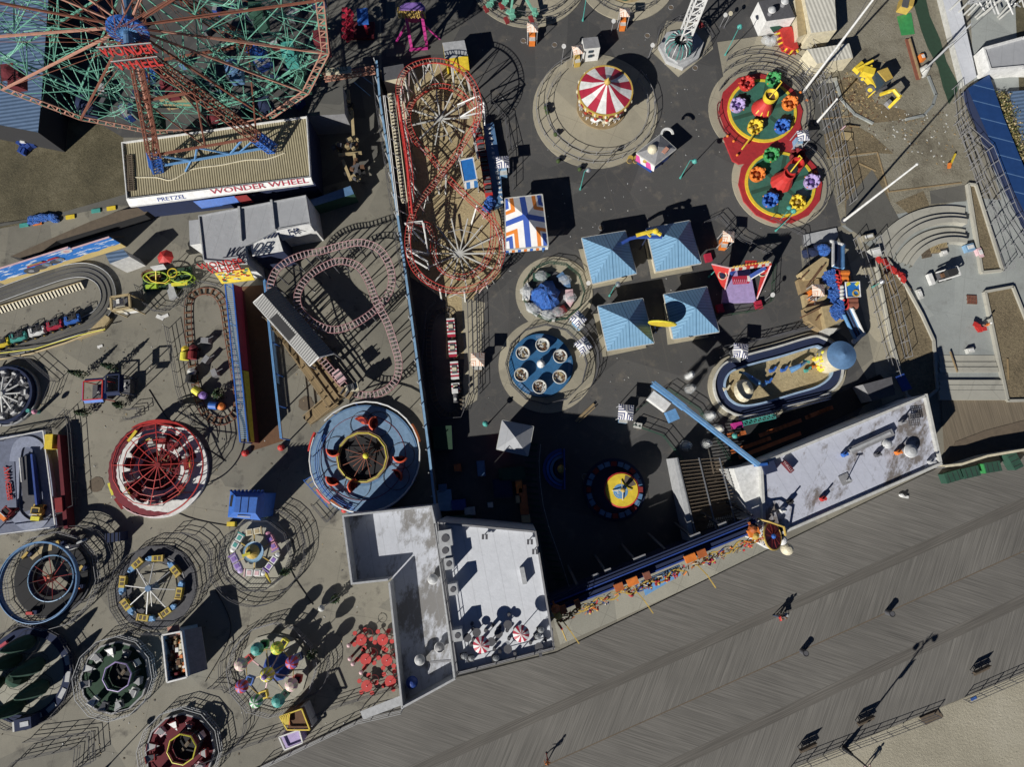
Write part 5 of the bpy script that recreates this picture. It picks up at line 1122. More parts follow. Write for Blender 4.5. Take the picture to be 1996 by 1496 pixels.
# ---------------- yellow dragon boat ride ----------------
dr = ride('boat_ride', 'round ride with eight small yellow and blue boats on white spokes', 297, 1145)
c = P(304, 1145, 0); part(dr, 'track_ring', MB('dgrey').ring(c, 44 * K(), 76 * K(), 0, .12, 44)); part(dr, 'ring_edge', MB('grey').ring(c, 54 * K(), 56 * K(), .12, .16, 44)); hb = P(289, 1148, 1.6); part(dr, 'hub', MB('steelblue').cyl((hb.x, hb.y, 0), .35, 1.7, 12))
for i, (x, y) in enumerate([(303, 1089), (265, 1103), (340, 1109), (240, 1141), (352, 1150), (251, 1184), (287, 1205), (330, 1190)]):
    cc = P(x, y, .5); d = cc - V((hb.x, hb.y, .5)); a_ = atan2(d.y, d.x) + pi / 2; t = V((cos(a_), sin(a_), 0)) * (1 if i not in (2, 4) else 1); u = V((cos(a_ - pi / 2), sin(a_ - pi / 2), 0))
    part(dr, 'spoke', MB('white').bar(hb, cc - u * .45 + V((0, 0, .3)), .09)); b_ = part(dr, 'boat', MB('mustard').box(cc - t * .3, (1.1, .62, .5), a_).box(cc - t * .3 + V((0, 0, .27)), (1.14, .66, .06), a_)); part(b_, 'bow', MB('sky').box(cc + t * .5, (.5, .55, .45), a_).ball(cc + t * .85 + V((0, 0, .1)), .22, 8)); part(b_, 'seat', MB('dwood').box(cc - t * .15 + V((0, 0, .31)), (.28, .42, .03), a_).box(cc - t * .6 + V((0, 0, .31)), (.28, .42, .03), a_)); part(b_, 'tail', MB('gold').box(cc - t * .95 + V((0, 0, .2)), (.15, .75, .3), a_))
for i in range(3): a_ = i * 2.1 + .4; part(dr, 'strut', MB('offwhite').bar(hb - V((0, 0, .4)), V((hb.x + cos(a_) * 2.2, hb.y + sin(a_) * 2.2, .2)), .07))
blockrail(306, 1148, 80, 14, 1.1, 'dark fourteen sided railing round the yellow boat ride', mat='dgrey'); fence(circ_pts(352, 1108, 66, 8, 0, -40, 110), 1.1, 'queue railing right of the yellow boat ride', world=True)
# ---------------- green covered ride ----------------
gr = ride('covered_ride', 'large navy edged disc with tall dark green covered seats at the lower left', 55, 1312)
c = P(58, 1314, 0); part(gr, 'floor', MB('apron').cyl(c, 74 * K(), .3, 48)); part(gr, 'edge', MB('navy').ring(c, 68 * K(), 82 * K(), 0, .5, 48)); 
for i in range(5): a_ = radians(20 - 22 * i); u = V((cos(a_), sin(a_), 0)); part(gr, 'step', MB('lgrey').box(c + u * 76 * K() + V((0, 0, .53)), (.5, 1.1, .05), a_))
for i, (x, y) in enumerate([(20, 1296), (66, 1305), (74, 1348), (28, 1384), (-12, 1340), (28, 1330), (48, 1262)]):
    cc = P(x + 20, y - 14, 0); rn = random.Random(i); prof = [(.5, .35), (.85, 1.1), (.8, 2.2), (.5, 3.6), (.2, 4.4), (.01, 4.6)] if i != 5 else [(.9, .35), (.9, 1.5), (.4, 2.0), (.01, 2.1)]
    mb = MB('dgreen'); mb.lathe(cc, [(r_ * (1 + rn.uniform(-.05, .05)), z_) for r_, z_ in prof], 9, ms=('pinegreen', 'dgreen', 'pinegreen')); cv_ = part(gr, 'seat_cover', mb); part(cv_, 'strap', MB('black').circ(cc + V((0, 0, .95)), 1.32, .03, 9, 4))
part(gr, 'banner', MB('crimson').bar(P(0, 1262, .8), P(14, 1252, .8), .3, .3))
blockrail(56, 1316, 90, 14, 1.0, 'railing around the green covered ride', mat='dgrey')
bx = thing('operator_booth', 'navy operator booth with striped box below the green covered ride', 'booth', P(70, 1400, 0), .2); part(bx, 'cabin', MB('navy').box((0, 0, .9), (1.8, 1.2, 1.8)), local=True); part(bx, 'roof_panel', MB('offwhite').box((-1.3, -.2, .6), (.6, 1.0, 1.2)), local=True); part(bx, 'console', MB('steel').box((.2, 0, 1.83), (.9, .5, .06)), local=True)
# ---------------- two octagon crowned rides ----------------
def octride(px, py, m0, plat, carm, label, seed):
    root = ride('octagon_ride', label, px, py); c = P(px + 1, py - 1, 0); rn = random.Random(seed)
    part(root, 'platform', MB(plat).cyl(c, 60 * K(), .35, 12)); part(root, 'platform_edge', MB('grey').ring(c, 60 * K(), 63 * K(), 0, .5, 12)); hc = P(px, py, 2.0)
    octo(root, 'crown_ring', hc, 26 * K(2), m0, .08); mb = MB('black'); mb.cyl((hc.x, hc.y, .35), 25 * K(2), .8, 8); part(root, 'centre_well', mb)
    for i in range(8): a_ = .2 + i * pi / 4; p = V((hc.x + cos(a_) * 26 * K(2), hc.y + sin(a_) * 26 * K(2), 0)); part(root, 'post', MB('dgrey').bar(p + V((0, 0, .3)), p + V((0, 0, 2)), .08)); part(root, 'panel', MB(plat).bar(p + V((0, 0, 1.5)), V((hc.x + cos(a_ + pi / 4) * 26 * K(2), hc.y + sin(a_ + pi / 4) * 26 * K(2), 1.5)), .04, .6))
    mb = MB('dwood'); mb.bar(hc + V((-.5, -.6, -.9)), hc + V((.3, .5, -.8)), .25); mb.bar(hc + V((-.3, -.6, -.8)), hc + V((.4, .3, -.8)), .1); part(root, 'motor', mb)
    for i in range(11):
        a_ = i * 2 * pi / 11 + rn.uniform(-.1, .1); u = V((cos(a_), sin(a_), 0)); t = V((-sin(a_), cos(a_), 0)); cc = c + u * 45 * K() + V((0, 0, .75)); mb = MB(carm[i % len(carm)])
        mb.box(cc + u * .1, (.8, .7, .35), a_).box(cc + u * .5 + V((0, 0, .3)), (.1, .7, .5), a_ + .15); mb.c('white' if i % 2 else 'grey').add([cc + t * .45 + u * .5 + V((0, 0, .5)), cc - t * .45 + u * .5 + V((0, 0, .5)), cc - t * .2 - u * .6], [(0, 1, 2)]); cr_ = part(root, 'car', mb); part(cr_, 'seat', MB('black').box(cc + u * .1 + V((0, 0, .19)), (.4, .5, .04), a_))
    return root
octride(228, 1320, 'lilac', 'pinegreen', ['grey', 'offwhite', 'dgrey'], 'dark ride crowned with a pale lilac octagon and grey cars', 3)
octride(354, 1462, 'lemon', 'maroon', ['dred', 'lpink', 'maroon'], 'dark red ride crowned with a yellow octagon at the bottom edge', 5)
blockrail(231, 1318, 72, 12, 1.1, 'pale twelve sided railing round the lilac octagon ride', mat='lgrey'); blockrail(357, 1460, 73, 12, 1.1, 'pale twelve sided railing round the yellow octagon ride', mat='lgrey')
fence(circ_pts(420, 1405, 60, 8, 0, -60, 100), 1.1, 'queue railing right of the yellow octagon ride', world=True); fence([(60, 1440), (185, 1425), (190, 1480), (150, 1496)], 1.1, 'grey queue railing at the bottom left corner'); fence([(20, 1500), (40, 1478), (160, 1452), (155, 1500)], 1.1, 'inner queue railing at the bottom left corner')
# ---------------- food trailer ----------------
tl = thing('food_trailer', 'long trailer with white rimmed open top and brown interior, blue grey side', 'trailer', P(352, 1282, 0)); q = PX([(316, 1239), (353, 1232), (365, 1321), (326, 1331)], 3.3)
mb = MB('white')
for i in range(4): mb.bar(q[i], q[(i + 1) % 4], .16)
part(tl, 'top_frame', mb); lo = [V((p.x, p.y, 0)) for p in q]; mb = MB('lblue')
for i in range(4): a, b = lo[i], lo[(i + 1) % 4]; mb.prism([a, b, b.lerp(sum(lo, V()) / 4, .03), a.lerp(sum(lo, V()) / 4, .03)], 0, 3.2)
part(tl, 'wall', mb); part(tl, 'floor', MB('rust').prism([p.lerp(sum(lo, V()) / 4, .1) for p in lo], 0, 2.3)); mb = MB('brown')
for i in range(70): u, v = random.random() * .86 + .07, random.random() * .84 + .08; p = lo[0].lerp(lo[1], u).lerp(lo[3].lerp(lo[2], u), v) + V((0, 0, random.uniform(2.35, 2.9))); mb.c(random.choice(['brown', 'dwood', 'orange', 'cream', 'tan', 'wood', 'white'] if u > .5 else ['brown', 'dwood', 'black', 'maroon'])).box(p, (random.uniform(.15, .5), random.uniform(.15, .6), random.uniform(.1, .5)), .1)
part(tl, 'stock', mb); part(tl, 'awning', slabq(MB('grey'), [q[1] - V((0, 0, .6)), q[2] - V((0, 0, .6)), q[2] + V((1.3, .3, -1.6)), q[1] + V((1.3, .1, -1.6))], .08)); part(tl, 'door_flap', MB('salmon').bar(P(328, 1234, 2.6), P(350, 1228, 2.6), 1.1, .1))
# ---------------- balloon ride ----------------
br = ride('balloon_ride', 'ride of eight coloured balloon gondolas on yellow and pink arms', 525, 1310); hb = P(521, 1316, 2.8); bz = V((hb.x, hb.y, 0)); part(br, 'hub_balloon', flip(MB('lemon').lathe((hb.x, hb.y, 2.2), [(.2, 0), (.7, .3), (.78, .7), (.55, 1.15), (.25, 1.35), (.01, 1.4)], 16, ms=('lemon', 'cream')))); part(br, 'hub_cap', MB('purple').ball((hb.x, hb.y, 3.65), .3, 10)); part(br, 'mast', MB('royal').lathe(bz, [(1.6, .05), (1.4, .3), (.5, .8), (.3, 2.2)], 12))
part(br, 'platform', MB('apron').cyl(P(532, 1308, 0), 66 * K(), .12, 12))
for i, (x, y, bx_, by_, m1, m2, bm) in enumerate([(500, 1267, 515, 1253, 'teal', 'teal', 'green'), (539, 1265, 555, 1250, 'lime', 'lemon', 'lemon'), (568, 1293, 580, 1280, 'purple', 'red', 'navy'), (567, 1337, 584, 1323, 'cream', 'lpink', 'red'), (541, 1368, 555, 1352, 'teal', 'teal', 'dgreen'), (498, 1369, 515, 1352, 'green', 'white', 'yellow'), (470, 1340, 488, 1325, 'purple', 'red', 'blue'), (468, 1297, 486, 1285, 'cream', 'lpink', 'red')]):
    cc = P(x, y, 4.0); bc = V((cc.x, cc.y, 1.8)); mb = MB(m1); mb.lathe((cc.x, cc.y, 3.0), [(.12, -.1), (.45, .2), (.68, .7), (.66, 1.0), (.42, 1.35), (.01, 1.5)], 12, ms=(m1, m2)); mb.sm = False; gd = part(br, 'gondola', MB(bm).box(bc, (.75, .75, .6), i).box(bc + V((0, 0, .3)), (.82, .82, .07), i)); part(gd, 'seat', MB('black').box(bc + V((0, 0, .35)), (.5, .5, .04), i)); part(gd, 'balloon', flip(mb)); part(gd, 'rope', MB('dgrey').bar(bc, (cc.x, cc.y, 3.1), .05))
    part(br, 'arm', MB('lpink' if i % 2 else 'tan').bar(hb - V((0, 0, .5)), bc + V((0, 0, -.1)), .12)); 
pts = [P(x, y, 1.9) for x, y in [(518, 1266), (552, 1268), (573, 1296), (570, 1335), (545, 1360), (512, 1362), (482, 1335), (480, 1296)]]; part(br, 'link_bar', MB('gold').tube(pts, .05, 4, True))
blockrail(535, 1302, 80, 12, 1.1, 'grey twelve sided railing round the balloon ride', mat='grey'); fence(circ_pts(500, 1300, 62, 6, 0, 110, 220), 1.1, 'queue railing on the left of the balloon ride', world=True); fence(circ_pts(590, 1300, 52, 6, 0, -75, 30), 1.1, 'queue railing on the right of the balloon ride', world=True, pick=.3)
# ---------------- red tables ----------------
for i, (x, y, lb) in enumerate([(704, 1248, 'top left'), (746, 1248, 'top right'), (713, 1286, 'middle left'), (754, 1288, 'middle right'), (715, 1338, 'bottom left'), (761, 1329, 'bottom right')]):
    c = P(x, y, .8); root = thing('picnic_table', 'round red mesh table with stools, %s of the six by the low building' % lb, 'table', (c.x, c.y, 0), 0, 'red tables by the low building')
    part(root, 'table_top', MB('red').cyl(c, .62, .05, 18)); part(root, 'leg', MB('dred').cyl((c.x, c.y, 0), .08, .8, 8)); part(root, 'centre_cap', MB('lpink').ball(c + V((0, 0, .07)), .07, 8))
    for k in range(5): a_ = k * 2 * pi / 5 + i; p = V((c.x + cos(a_) * 1.0, c.y + sin(a_) * 1.0, 0)); s_ = part(root, 'stool', MB('red').cyl(p + V((0, 0, .42)), .25, .05, 12)); part(s_, 'leg', MB('dred').bar(p, p + V((0, 0, .42)), .06)); part(root, 'arm', MB('dred').bar(V((c.x, c.y, .3)), p + V((0, 0, .3)), .05))
    a_ = 1.2; p = c + V((.85, .75, 0)); part(root, 'offset_ring', MB('dred').circ(p + V((0, 0, .3)), .5, .03, 14, 4).bar(c, p + V((0, 0, .3)), .05))  # dark red ring on an arm, set off from the table top
for i, (x, y, lb) in enumerate([(680, 1259, 'highest'), (682, 1285, 'second'), (688, 1295, 'third'), (704, 1312, 'lowest')]):
    c = P(x, y, 1.2); root = thing('bollard', 'pink topped post, %s of the row left of the red tables' % lb, 'bollard', (c.x, c.y, 0), 0, 'pink topped posts'); part(root, 'post', MB('dred').cyl((c.x, c.y, 0), .14, 1.15, 8)); part(root, 'cap', MB('lpink').ball(c, .24, 10))
# small stand and white box near the boardwalk
bx = thing('striped_stand', 'brown stand with diagonal yellow stripes near the bottom boardwalk fence', 'stand', P(575, 1408, 0)); q = PX([(545, 1398), (588, 1383), (604, 1424), (560, 1424)], 2.6); part(bx, 'wall', MB('brown').prism([p.lerp(sum(q, V()) / 4, .06) for p in q], 0, 2.3)); mb = MB('yellow')
for i in range(4): mb.bar(q[i], q[(i + 1) % 4], .12)
for k in range(5): mb.bar(q[0].lerp(q[1], .1 + k * .09), q[3].lerp(q[2], .02 + k * .07).lerp(q[0], .4), .12)
part(bx, 'frame', mb); part(bx, 'partition', MB('orange').bar(q[0].lerp(q[1], .42), q[3].lerp(q[2], .40).lerp(q[0], .4), .1)); part(bx, 'side_panel', MB('lgrey').prism([q[1], q[2], q[2].lerp(q[3], .2), q[1].lerp(q[0], .2)], 0, 1.8))
bx = thing('white_bin', 'open white box with lilac interior below the striped stand', 'box', P(566, 1444, 0)); q = PX([(544, 1438), (583, 1424), (590, 1449), (555, 1463)], 1.6); mb = MB('white')
for i in range(4): mb.bar(q[i], q[(i + 1) % 4], .14)
part(bx, 'rim', mb); part(bx, 'body', MB('lilac').prism([p.lerp(sum(q, V()) / 4, .04) for p in q], 0, 1.3))
bx = thing('canopy', 'pale grey canvas canopy strip beside the boardwalk fence under the low building', 'canopy', P(740, 1385, 0)); q = PX([(702, 1388), (781, 1357), (782, 1376), (708, 1404)], 2.2); part(bx, 'sheet', slabq(MB('lgrey'), q, .05))
for p in q: part(bx, 'post', MB('grey').bar(V((p.x, p.y, 0)), p, .08))
fence([(505, 1497), (600, 1451), (702, 1403), (785, 1384)], 1.3, 'long low railing between the left park and the boardwalk', mat='lgrey'); fence([(380, 1490), (470, 1455), (560, 1425), (640, 1380), (780, 1335)], 1.1, 'railing from the striped stand to the low building')
def lamp(px, py, h, label, mat='grey', arm=None, r=.07, head='offwhite', name='street_lamp', group='lamp posts of the park', cat='lamp'):
    c = P(px, py, 0); root = thing(name, label, cat, c, 0, group); part(root, 'pole', MB(mat).tube([(0, 0, 0), (0, 0, h)], r, 8, r2=r * .6), local=True); part(root, 'base', MB(mat).cyl((0, 0, 0), r * 2.2, .5, 8, r * 1.2), local=True)
    a_ = arm or (0, 0); part(root, 'arm', MB(mat).bar((0, 0, h), (a_[0], a_[1], h + .1), r), local=True); part(root, 'lamp_head', MB(head).lathe((a_[0], a_[1], h - .25), [(.32, 0), (.34, .12), (.12, .4), (.01, .42)], 12), local=True); return root
lamp(661, 1163, 5.5, 'leaning silver lamp by the shrub above the red tables', arm=(-.3, -.2)); lamp(205, 1500, 4, 'short lamp at the bottom left edge')
for i, (x, y) in enumerate([(637, 1496), (640, 1440), (700, 1430)]): pass
# ---------------- red coaster ----------------
rc = track('red_coaster', 'large red lattice track coaster with white columns over pale sand beside the dividing wall', RCP := [
 (806, 425, 3.2), (799, 340, 4.6), (790, 270, 5.6), (780, 205, 6.2), (778, 165, 6.0), (790, 138, 5.6), (815, 123, 5.3), (850, 118, 5.1), (886, 127, 5.0), (912, 148, 4.9), (928, 176, 4.7), (934, 206, 4.4), (930, 236, 4.0), (912, 265, 3.4), (890, 300, 2.8), (866, 332, 2.5), (836, 370, 3.0), (812, 400, 3.5), (799, 435, 3.9), (795, 480, 3.9), (806, 520, 3.7), (832, 548, 3.5), (870, 565, 3.3), (912, 564, 3.1), (948, 548, 2.9), (971, 520, 2.7), (979, 485, 2.5), (970, 445, 2.3), (945, 415, 2.0), (912, 385, 1.7), (872, 345, 1.5), (836, 300, 1.4), (808, 270, 1.3), (795, 230, 1.2), (806, 195, 1.2), (835, 172, 1.2), (868, 168, 1.2), (900, 184, 1.2), (922, 212, 1.1), (932, 250, .9), (940, 300, .8), (948, 350, .8), (955, 400, .9), (962, 440, 1.1), (958, 485, 1.2), (938, 522, 1.3), (905, 540, 1.4), (868, 530, 1.5), (846, 500, 1.6), (845, 462, 1.7), (835, 440, 2.2)],
 g=.34, rr=.045, step=.42, railm='red', tiem='salmon', supm='dred', sup=0, spine=True, tiew=.05, lace=True)
mb = MB('red'); mb.tube([P(804, 420, 3.6), P(792, 300, 5.4), P(775, 186, 6.6)], .12, 6); part(rc, 'lift_spine', mb)
def col(a, b, r=.09): part(rc, 'column', MB('offwhite').bar(a, b, r * 2))
for x, y, z, gx, gy in [(803, 133, 5.2, 822, 178), (838, 120, 5, 850, 170), (838, 120, 5, 815, 175), (880, 125, 4.8, 886, 175), (912, 152, 4.6, 918, 185), (790, 155, 5.4, 800, 205), (782, 172, 5.6, 785, 215), (785, 240, 5.4, 800, 290), (792, 300, 4.8, 810, 350), (799, 350, 4.2, 822, 385), (790, 436, 3.8, 825, 455), (795, 485, 3.7, 835, 498), (822, 535, 3.4, 830, 548), (857, 562, 3.1, 861, 585), (905, 566, 3.0, 907, 588), (945, 545, 2.7, 951, 562), (972, 505, 2.5, 978, 522), (978, 460, 2.3, 982, 490), (930, 400, 1.9, 918, 440), (870, 340, 2.2, 868, 380), (848, 350, 2.6, 856, 378), (905, 275, 3.1, 920, 292), (890, 300, 2.7, 905, 320)]: col(P(x, y, z), P(gx, gy, .05) if True else None)
def fan(px, py, rpx, n, a0, a1, h, name='brace_fan'):
    c = P(px, py, .55); mb = MB('offwhite')
    for i in range(n):
        a_ = radians(a0 + (a1 - a0) * i / (n - (0 if a1 - a0 >= 360 else 1))); mb.bar(c, c + V((cos(a_), sin(a_), 0)) * rpx * K() + V((0, 0, h)), .15)
    mb.box(c, (1.1, .5, .12), .4); part(rc, name, mb)
    mb = MB('grey'); pts = [c + V((cos(radians(a0 + (a1 - a0) * i / 12)) * rpx * .68 * K(), sin(radians(a0 + (a1 - a0) * i / 12)) * rpx * .68 * K(), h * .6)) for i in range(13)]; mb.tube(pts, .05, 4); part(rc, name, mb)
fan(858, 232, 62, 11, 0, 360, .3); fan(895, 495, 76, 14, 0, 360, .2)
_cp = resample(cr([P(x, y, z) for x, y, z in RCP], True, 10), 1.9, True)
for i, p in enumerate(_cp):
    if p.z > 1.3:
        b0 = V((p.x, p.y, 0)); s_ = (-1) ** i; mb = MB('offwhite' if i % 3 else 'tiepink').bar(p - V((0, 0, .15)), b0 + V((.35 * s_, .2, 0)), .11); nx = _cp[(i + 1) % len(_cp)]
        if i % 2: mb.bar(p - V((0, 0, .3)), V((nx.x, nx.y, .1)), .08).bar(b0 + V((0, 0, .2)), nx - V((0, 0, .3)), .07)
        part(rc, 'support', mb)
mb = MB('white')
for a, b, c_, d in [((892, 204, 3.4), (933, 186, 4.4), (943, 200, 4.4), (897, 228, 3.2)), ((789, 434, 3.9), (823, 431, 3.9), (829, 458, 2.6), (829, 475, 1.8)), ((790, 484, 3.8), (833, 510, 2.8), (837, 525, 2.2), (795, 500, 3.2)), ((796, 434, 3.4), (800, 486, 3.4), (834, 494, 2.4), (826, 436, 3)), ]: mb.tube([P(*a), P(*b), P(*c_), P(*d)], .11, 5, True)
mb.tube([P(943, 200, 4.4), P(945, 244, 2.4)], .11); mb.tube([P(897, 228, 3.2), P(941, 218, 3.2), P(943, 200, 4.4)], .11); part(rc, 'portal_frame', mb)
sw = thing('stairway', 'long white maintenance stair and railing beside the red coaster lift', 'stairs', P(775, 300, 0)); mb = MB('cream')
A_, B_ = P(756, 184, 4.6), P(783, 395, 2.6); A2, B2 = P(768, 182, 4.6), P(794, 393, 2.6); mb.bar(A_, B_, .1).bar(A2, B2, .1)
for i in range(34): mb.bar(A_.lerp(B_, i / 33), A2.lerp(B2, i / 33), .22, .06)
part(sw, 'stair_flight', mb); mb = MB('white')
for dx in (-6, -9): mb.bar(P(756 + dx, 186, 5.4), P(783 + dx, 420, 3.2), .08)
for i in range(9): mb.bar(P(752, 186, 5.2).lerp(P(778, 410, 3.2), i / 8), P(768, 200, 4.0).lerp(P(796, 420, 2.0), i / 8), .07)
part(sw, 'railing', mb); part(sw, 'column', MB('offwhite').bar(P(768, 184, 4.5), P(775, 215, 0), .15)); part(sw, 'column', MB('offwhite').bar(P(790, 395, 2.5), P(795, 410, 0), .15)); part(sw, 'landing', MB('cream').prism(PX([(772, 198), (788, 196), (793, 230), (779, 234)], 4.4), 4.3, 4.4))
pf = thing('station_platform', 'bluish loading platform with white edge marks beside the red train', 'platform', P(965, 320, 0)); part(pf, 'deck', MB('steelblue').prism(PX([(942, 243), (962, 238), (974, 310), (980, 395), (964, 405), (950, 330)], .8), 0, .8)); mb = MB('white')
for i in range(16): p = P(953 + i * 1.7, 250 + i * 9.6, .83); mb.box(p, (random.uniform(.1, .45), random.uniform(.2, .5), .03), random.random())
part(pf, 'edge_mark', mb); part(pf, 'edge_rail', MB('lgrey').bar(P(921, 250, 1.4), P(932, 310, 1.4), .3, .1).bar(P(926, 250, 1.3), P(937, 310, 1.3), .1))
pts = [(931, 254), (934, 266), (937, 286), (939, 296), (943, 311), (944, 321), (947, 337), (948, 348), (951, 364), (952, 374)]
wds = ['frontmost', 'second', 'third', 'fourth', 'fifth', 'sixth', 'seventh', 'eighth', 'ninth', 'last']
for i, (x, y) in enumerate(pts): coaster_car(x, y, .85, 1.7, 'red' if i in (0, 1, 2, 3, 9, 7) else 'dred', wds[i] + ' red car of the train beside the bluish platform', 'train_car', 'cars of the red coaster train')
mb = MB('blue_tarp')
for i in range(12): mb.ball(P(954, 392 + i * 1.6, .6) + V((random.uniform(-.5, .5), 0, random.uniform(0, .5))), random.uniform(.3, .55), 7)
single('blue_tarp', mb, 'blue tarp bundled over the track end below the red train', 'tarp')
bc = thing('blue_canopy', 'flat blue canopy with white edge and striped front left of the red train', 'canopy', P(913, 330, 0), -.12); q = PX([(896, 313), (922, 307), (930, 350), (904, 355)], 3.2)
part(bc, 'roof', slabq(MB('cobalt'), q, .1)); mb = MB('white')
for i in range(4): mb.bar(q[i], q[(i + 1) % 4], .14, .14); 
part(bc, 'trim', mb); part(bc, 'striped_front', slabq(MB('striped_awning'), [q[3] - V((0, 0, .1)), q[2] - V((0, 0, .1)), q[2] + V((.1, -.2, -1.4)), q[3] + V((.1, -.2, -1.4))], .06))
for p in q: part(bc, 'post', MB('lgrey').bar(V((p.x, p.y, 0)), p, .1))
def lkiosk(px, py, s, m_, label, booth='orange', rz=None, z=2.3, group='small chevron canopy kiosks', off=(0, 14), st=.9):
    rz = rz if rz is not None else .17; c = P(px, py, z); root = thing('kiosk', label, 'kiosk', (c.x, c.y, 0), rz, group)
    a_ = s * K(z) / 2; co4 = [V((-a_, -a_, z)), V((a_, -a_, z)), V((a_, a_, z)), V((-a_, a_, z))]
    mb = MB(m_); mb.pyr(co4, (0, 0, z + .45), False); part(root, 'canopy', mb, local=True)
    for p in co4: part(root, 'post', MB('lgrey').bar((p.x * .85, p.y * .85, 0), (p.x * .85, p.y * .85, z), .07), local=True)
    part(root, 'booth', MB(booth).box((0, 0, .65), (a_ * st * 1.2, a_ * st * 1.2, 1.3)), local=True)
    part(root, 'counter', MB(booth).box((0, -a_ * .9, .5), (a_ * st * 1.2, a_ * .7, 1.0)), local=True); part(root, 'counter_top', MB('offwhite').box((0, -a_ * .9, 1.03), (a_ * st * 1.25, a_ * .75, .05)), local=True); return root
for x, y, s, m_, lb, bt_, rz in [(1038, 53, 24, 'chevron_orange', 'orange and white canopy kiosk left of the top central ride', 'orange', 0), (1218, 24, 22, 'chevron_orange', 'orange and white canopy kiosk near the top edge beside the second ride', 'orange', 0), (1126, 97, 22, 'chevron_orange', 'orange and white canopy kiosk attached to the white ticket house', 'gold', .2), (931, 701, 27, 'chevron_orange', 'orange and white canopy kiosk right of the striped mini train', 'dwood', 0), (1420, 461, 24, 'chevron_orange', 'orange and white canopy kiosk below the lower teacup ride', 'orange', -.1), (1595, 566, 25, 'chevron_orange', 'orange and white canopy kiosk among the sand coloured terraces', 'orange', 0),
    (980, 316, 27, 'chevron_navy', 'navy and white canopy kiosk right of the red coaster platform', 'lblue', .1), (1127, 622, 26, 'chevron_navy', 'navy and white canopy kiosk by the boat ride with covered boats', 'lblue', .75), (1137, 673, 27, 'chevron_navy', 'navy and white canopy kiosk upper right of the blue tub disc', 'slab', .6), (1220, 804, 30, 'chevron_navy', 'navy and white canopy kiosk standing alone near the blue boom', 'lblue', -.1), (1444, 684, 29, 'chevron_navy', 'navy and white canopy kiosk on the rim of the oval flume', 'white', -.1), (1566, 264, 25, 'chevron_navy', 'navy and white canopy kiosk right of the upper teacup ride', 'lblue', .1)]: lkiosk(x, y, s, m_, lb, bt_, rz)
tt = hiproof('striped_tent', [(984, 387), (1057, 379), (1069, 480), (986, 487)], 3.0, 4.6, 'chevron_tent', 'big orange, blue and white chevron striped tent beside the red coaster', posts=True, cat='tent', eave=.05)
q = PX([(986, 487), (1069, 480)], 3.0); mb = MB('white')
for i in range(14): a, b = q[0].lerp(q[1], i / 14), q[0].lerp(q[1], (i + .95) / 14); mb.c(('blue', 'white', 'orange', 'white')[i % 4]).add([a, b, b + V((0, -.1, -.8)), a + V((0, -.1, -.8))], [(0, 3, 2, 1)])
part(tt, 'valance', mb)
mh = ride('wall_mural_box', 'black and white patterned box under the near edge of the striped tent', 1005, 485, 'box'); part(mh, 'box', MB('dgrey').box(P(1006, 484, .6), (1.2, 1, 1.2), .1)); part(mh, 'lid', MB('offwhite').box(P(1006, 484, 1.23), (.8, .5, .05), .1))
# small lamp/purple tunnel ride at the top
tn = ride('bell_ride', 'magenta legged ride with golden arched head at the top edge', 805, 40); part(tn, 'head', MB('purple').prism([(p.x, p.y) for p in PX([(780, 12), (790, 5), (820, 4), (828, 12), (828, 18), (778, 18)], 4.2)], 3.8, 4.2)); mb = MB('gold')
for i in range(16): a_ = P(776 + i * 3.4, 14 + (i % 2) * 2, 3.9); mb.tube([a_, a_ + V((.0, -.7, .1)), a_ + V((.1, -1.0, -.5))], .09, 5)
part(tn, 'golden_arch', mb); part(tn, 'seat_drum', MB('magenta').cyl(P(805, 38, 2.2), .9, .5, 14, axis=(0, 1, .3)))
for a, b in (((790, 22, 3.8), (802, 92, 0)), ((822, 26, 3.8), (832, 88, 0)), ((790, 50, 2.5), (772, 82, 0)), ((824, 46, 2.5), (858, 76, 0))): part(tn, 'leg', MB('magenta').bar(P(*a), P(*b), .38 if b[1] > 85 else .2))
part(tn, 'base_beam', MB('magenta').bar(P(798, 97, .2), P(834, 94, .2), .25))
cl = ride('clown_ride', 'crimson and blue ride tower in the shade right of the giant wheel', 688, 30); mb = MB('crimson')
for i in range(14): p = P(672 + i % 3 * 7, 18 + i * 4.5, 3.4 - i * .2); mb.box(p, (.7, .4, .3), i)
part(cl, 'arm', mb); part(cl, 'panel', MB('blue').box(P(707, 32, 2.4), (1.4, 2.2, .3), .1)); part(cl, 'leg', MB('crimson').bar(P(712, 50, 2.2), P(717, 68, 0), .3)); part(cl, 'base', MB('maroon').box(P(700, 60, .2), (4, 2.4, .4)))
ys = building('yellow_sign_house', [(862, 83), (905, 78), (912, 108), (868, 115)], 2.8, 'yellow', 'lgrey', 'small house with pale roof and yellow graphic wall at the top of the red coaster', cat='building')
building('blue_shed', [(742, 132), (786, 124), (790, 150), (748, 158)], 2.6, 'cream', 'dgrey', 'grey roofed cream shed inside the upper left bend of the red coaster', cat='shed')
br_ = thing('footbridge', 'lettered arch and salmon railing bridge right of the giant wheel', 'bridge', P(665, 140, 0)); part(br_, 'board', MB('cream').box(P(660, 138, 3.2), (3.2, .9, .15), .1)); lettering(br_, 'THRILLS', P(639, 143, 3.35), P(681, 136, 3.35) - P(639, 143, 3.35), (0, 1, .1), 2.5, .5, 'dgreen', .03)
mb = MB('salmon').truss(P(632, 152, 2.6), P(730, 136, 2.6), .7, .5, .05, .03, 12); part(br_, 'railing', mb); mb = MB('sky')
for a, b in (((684, 132), (728, 165)), ((690, 160), (722, 187))): mb.bar(P(*a, 2.4), P(*b, .3), .08)
part(br_, 'brace', mb)
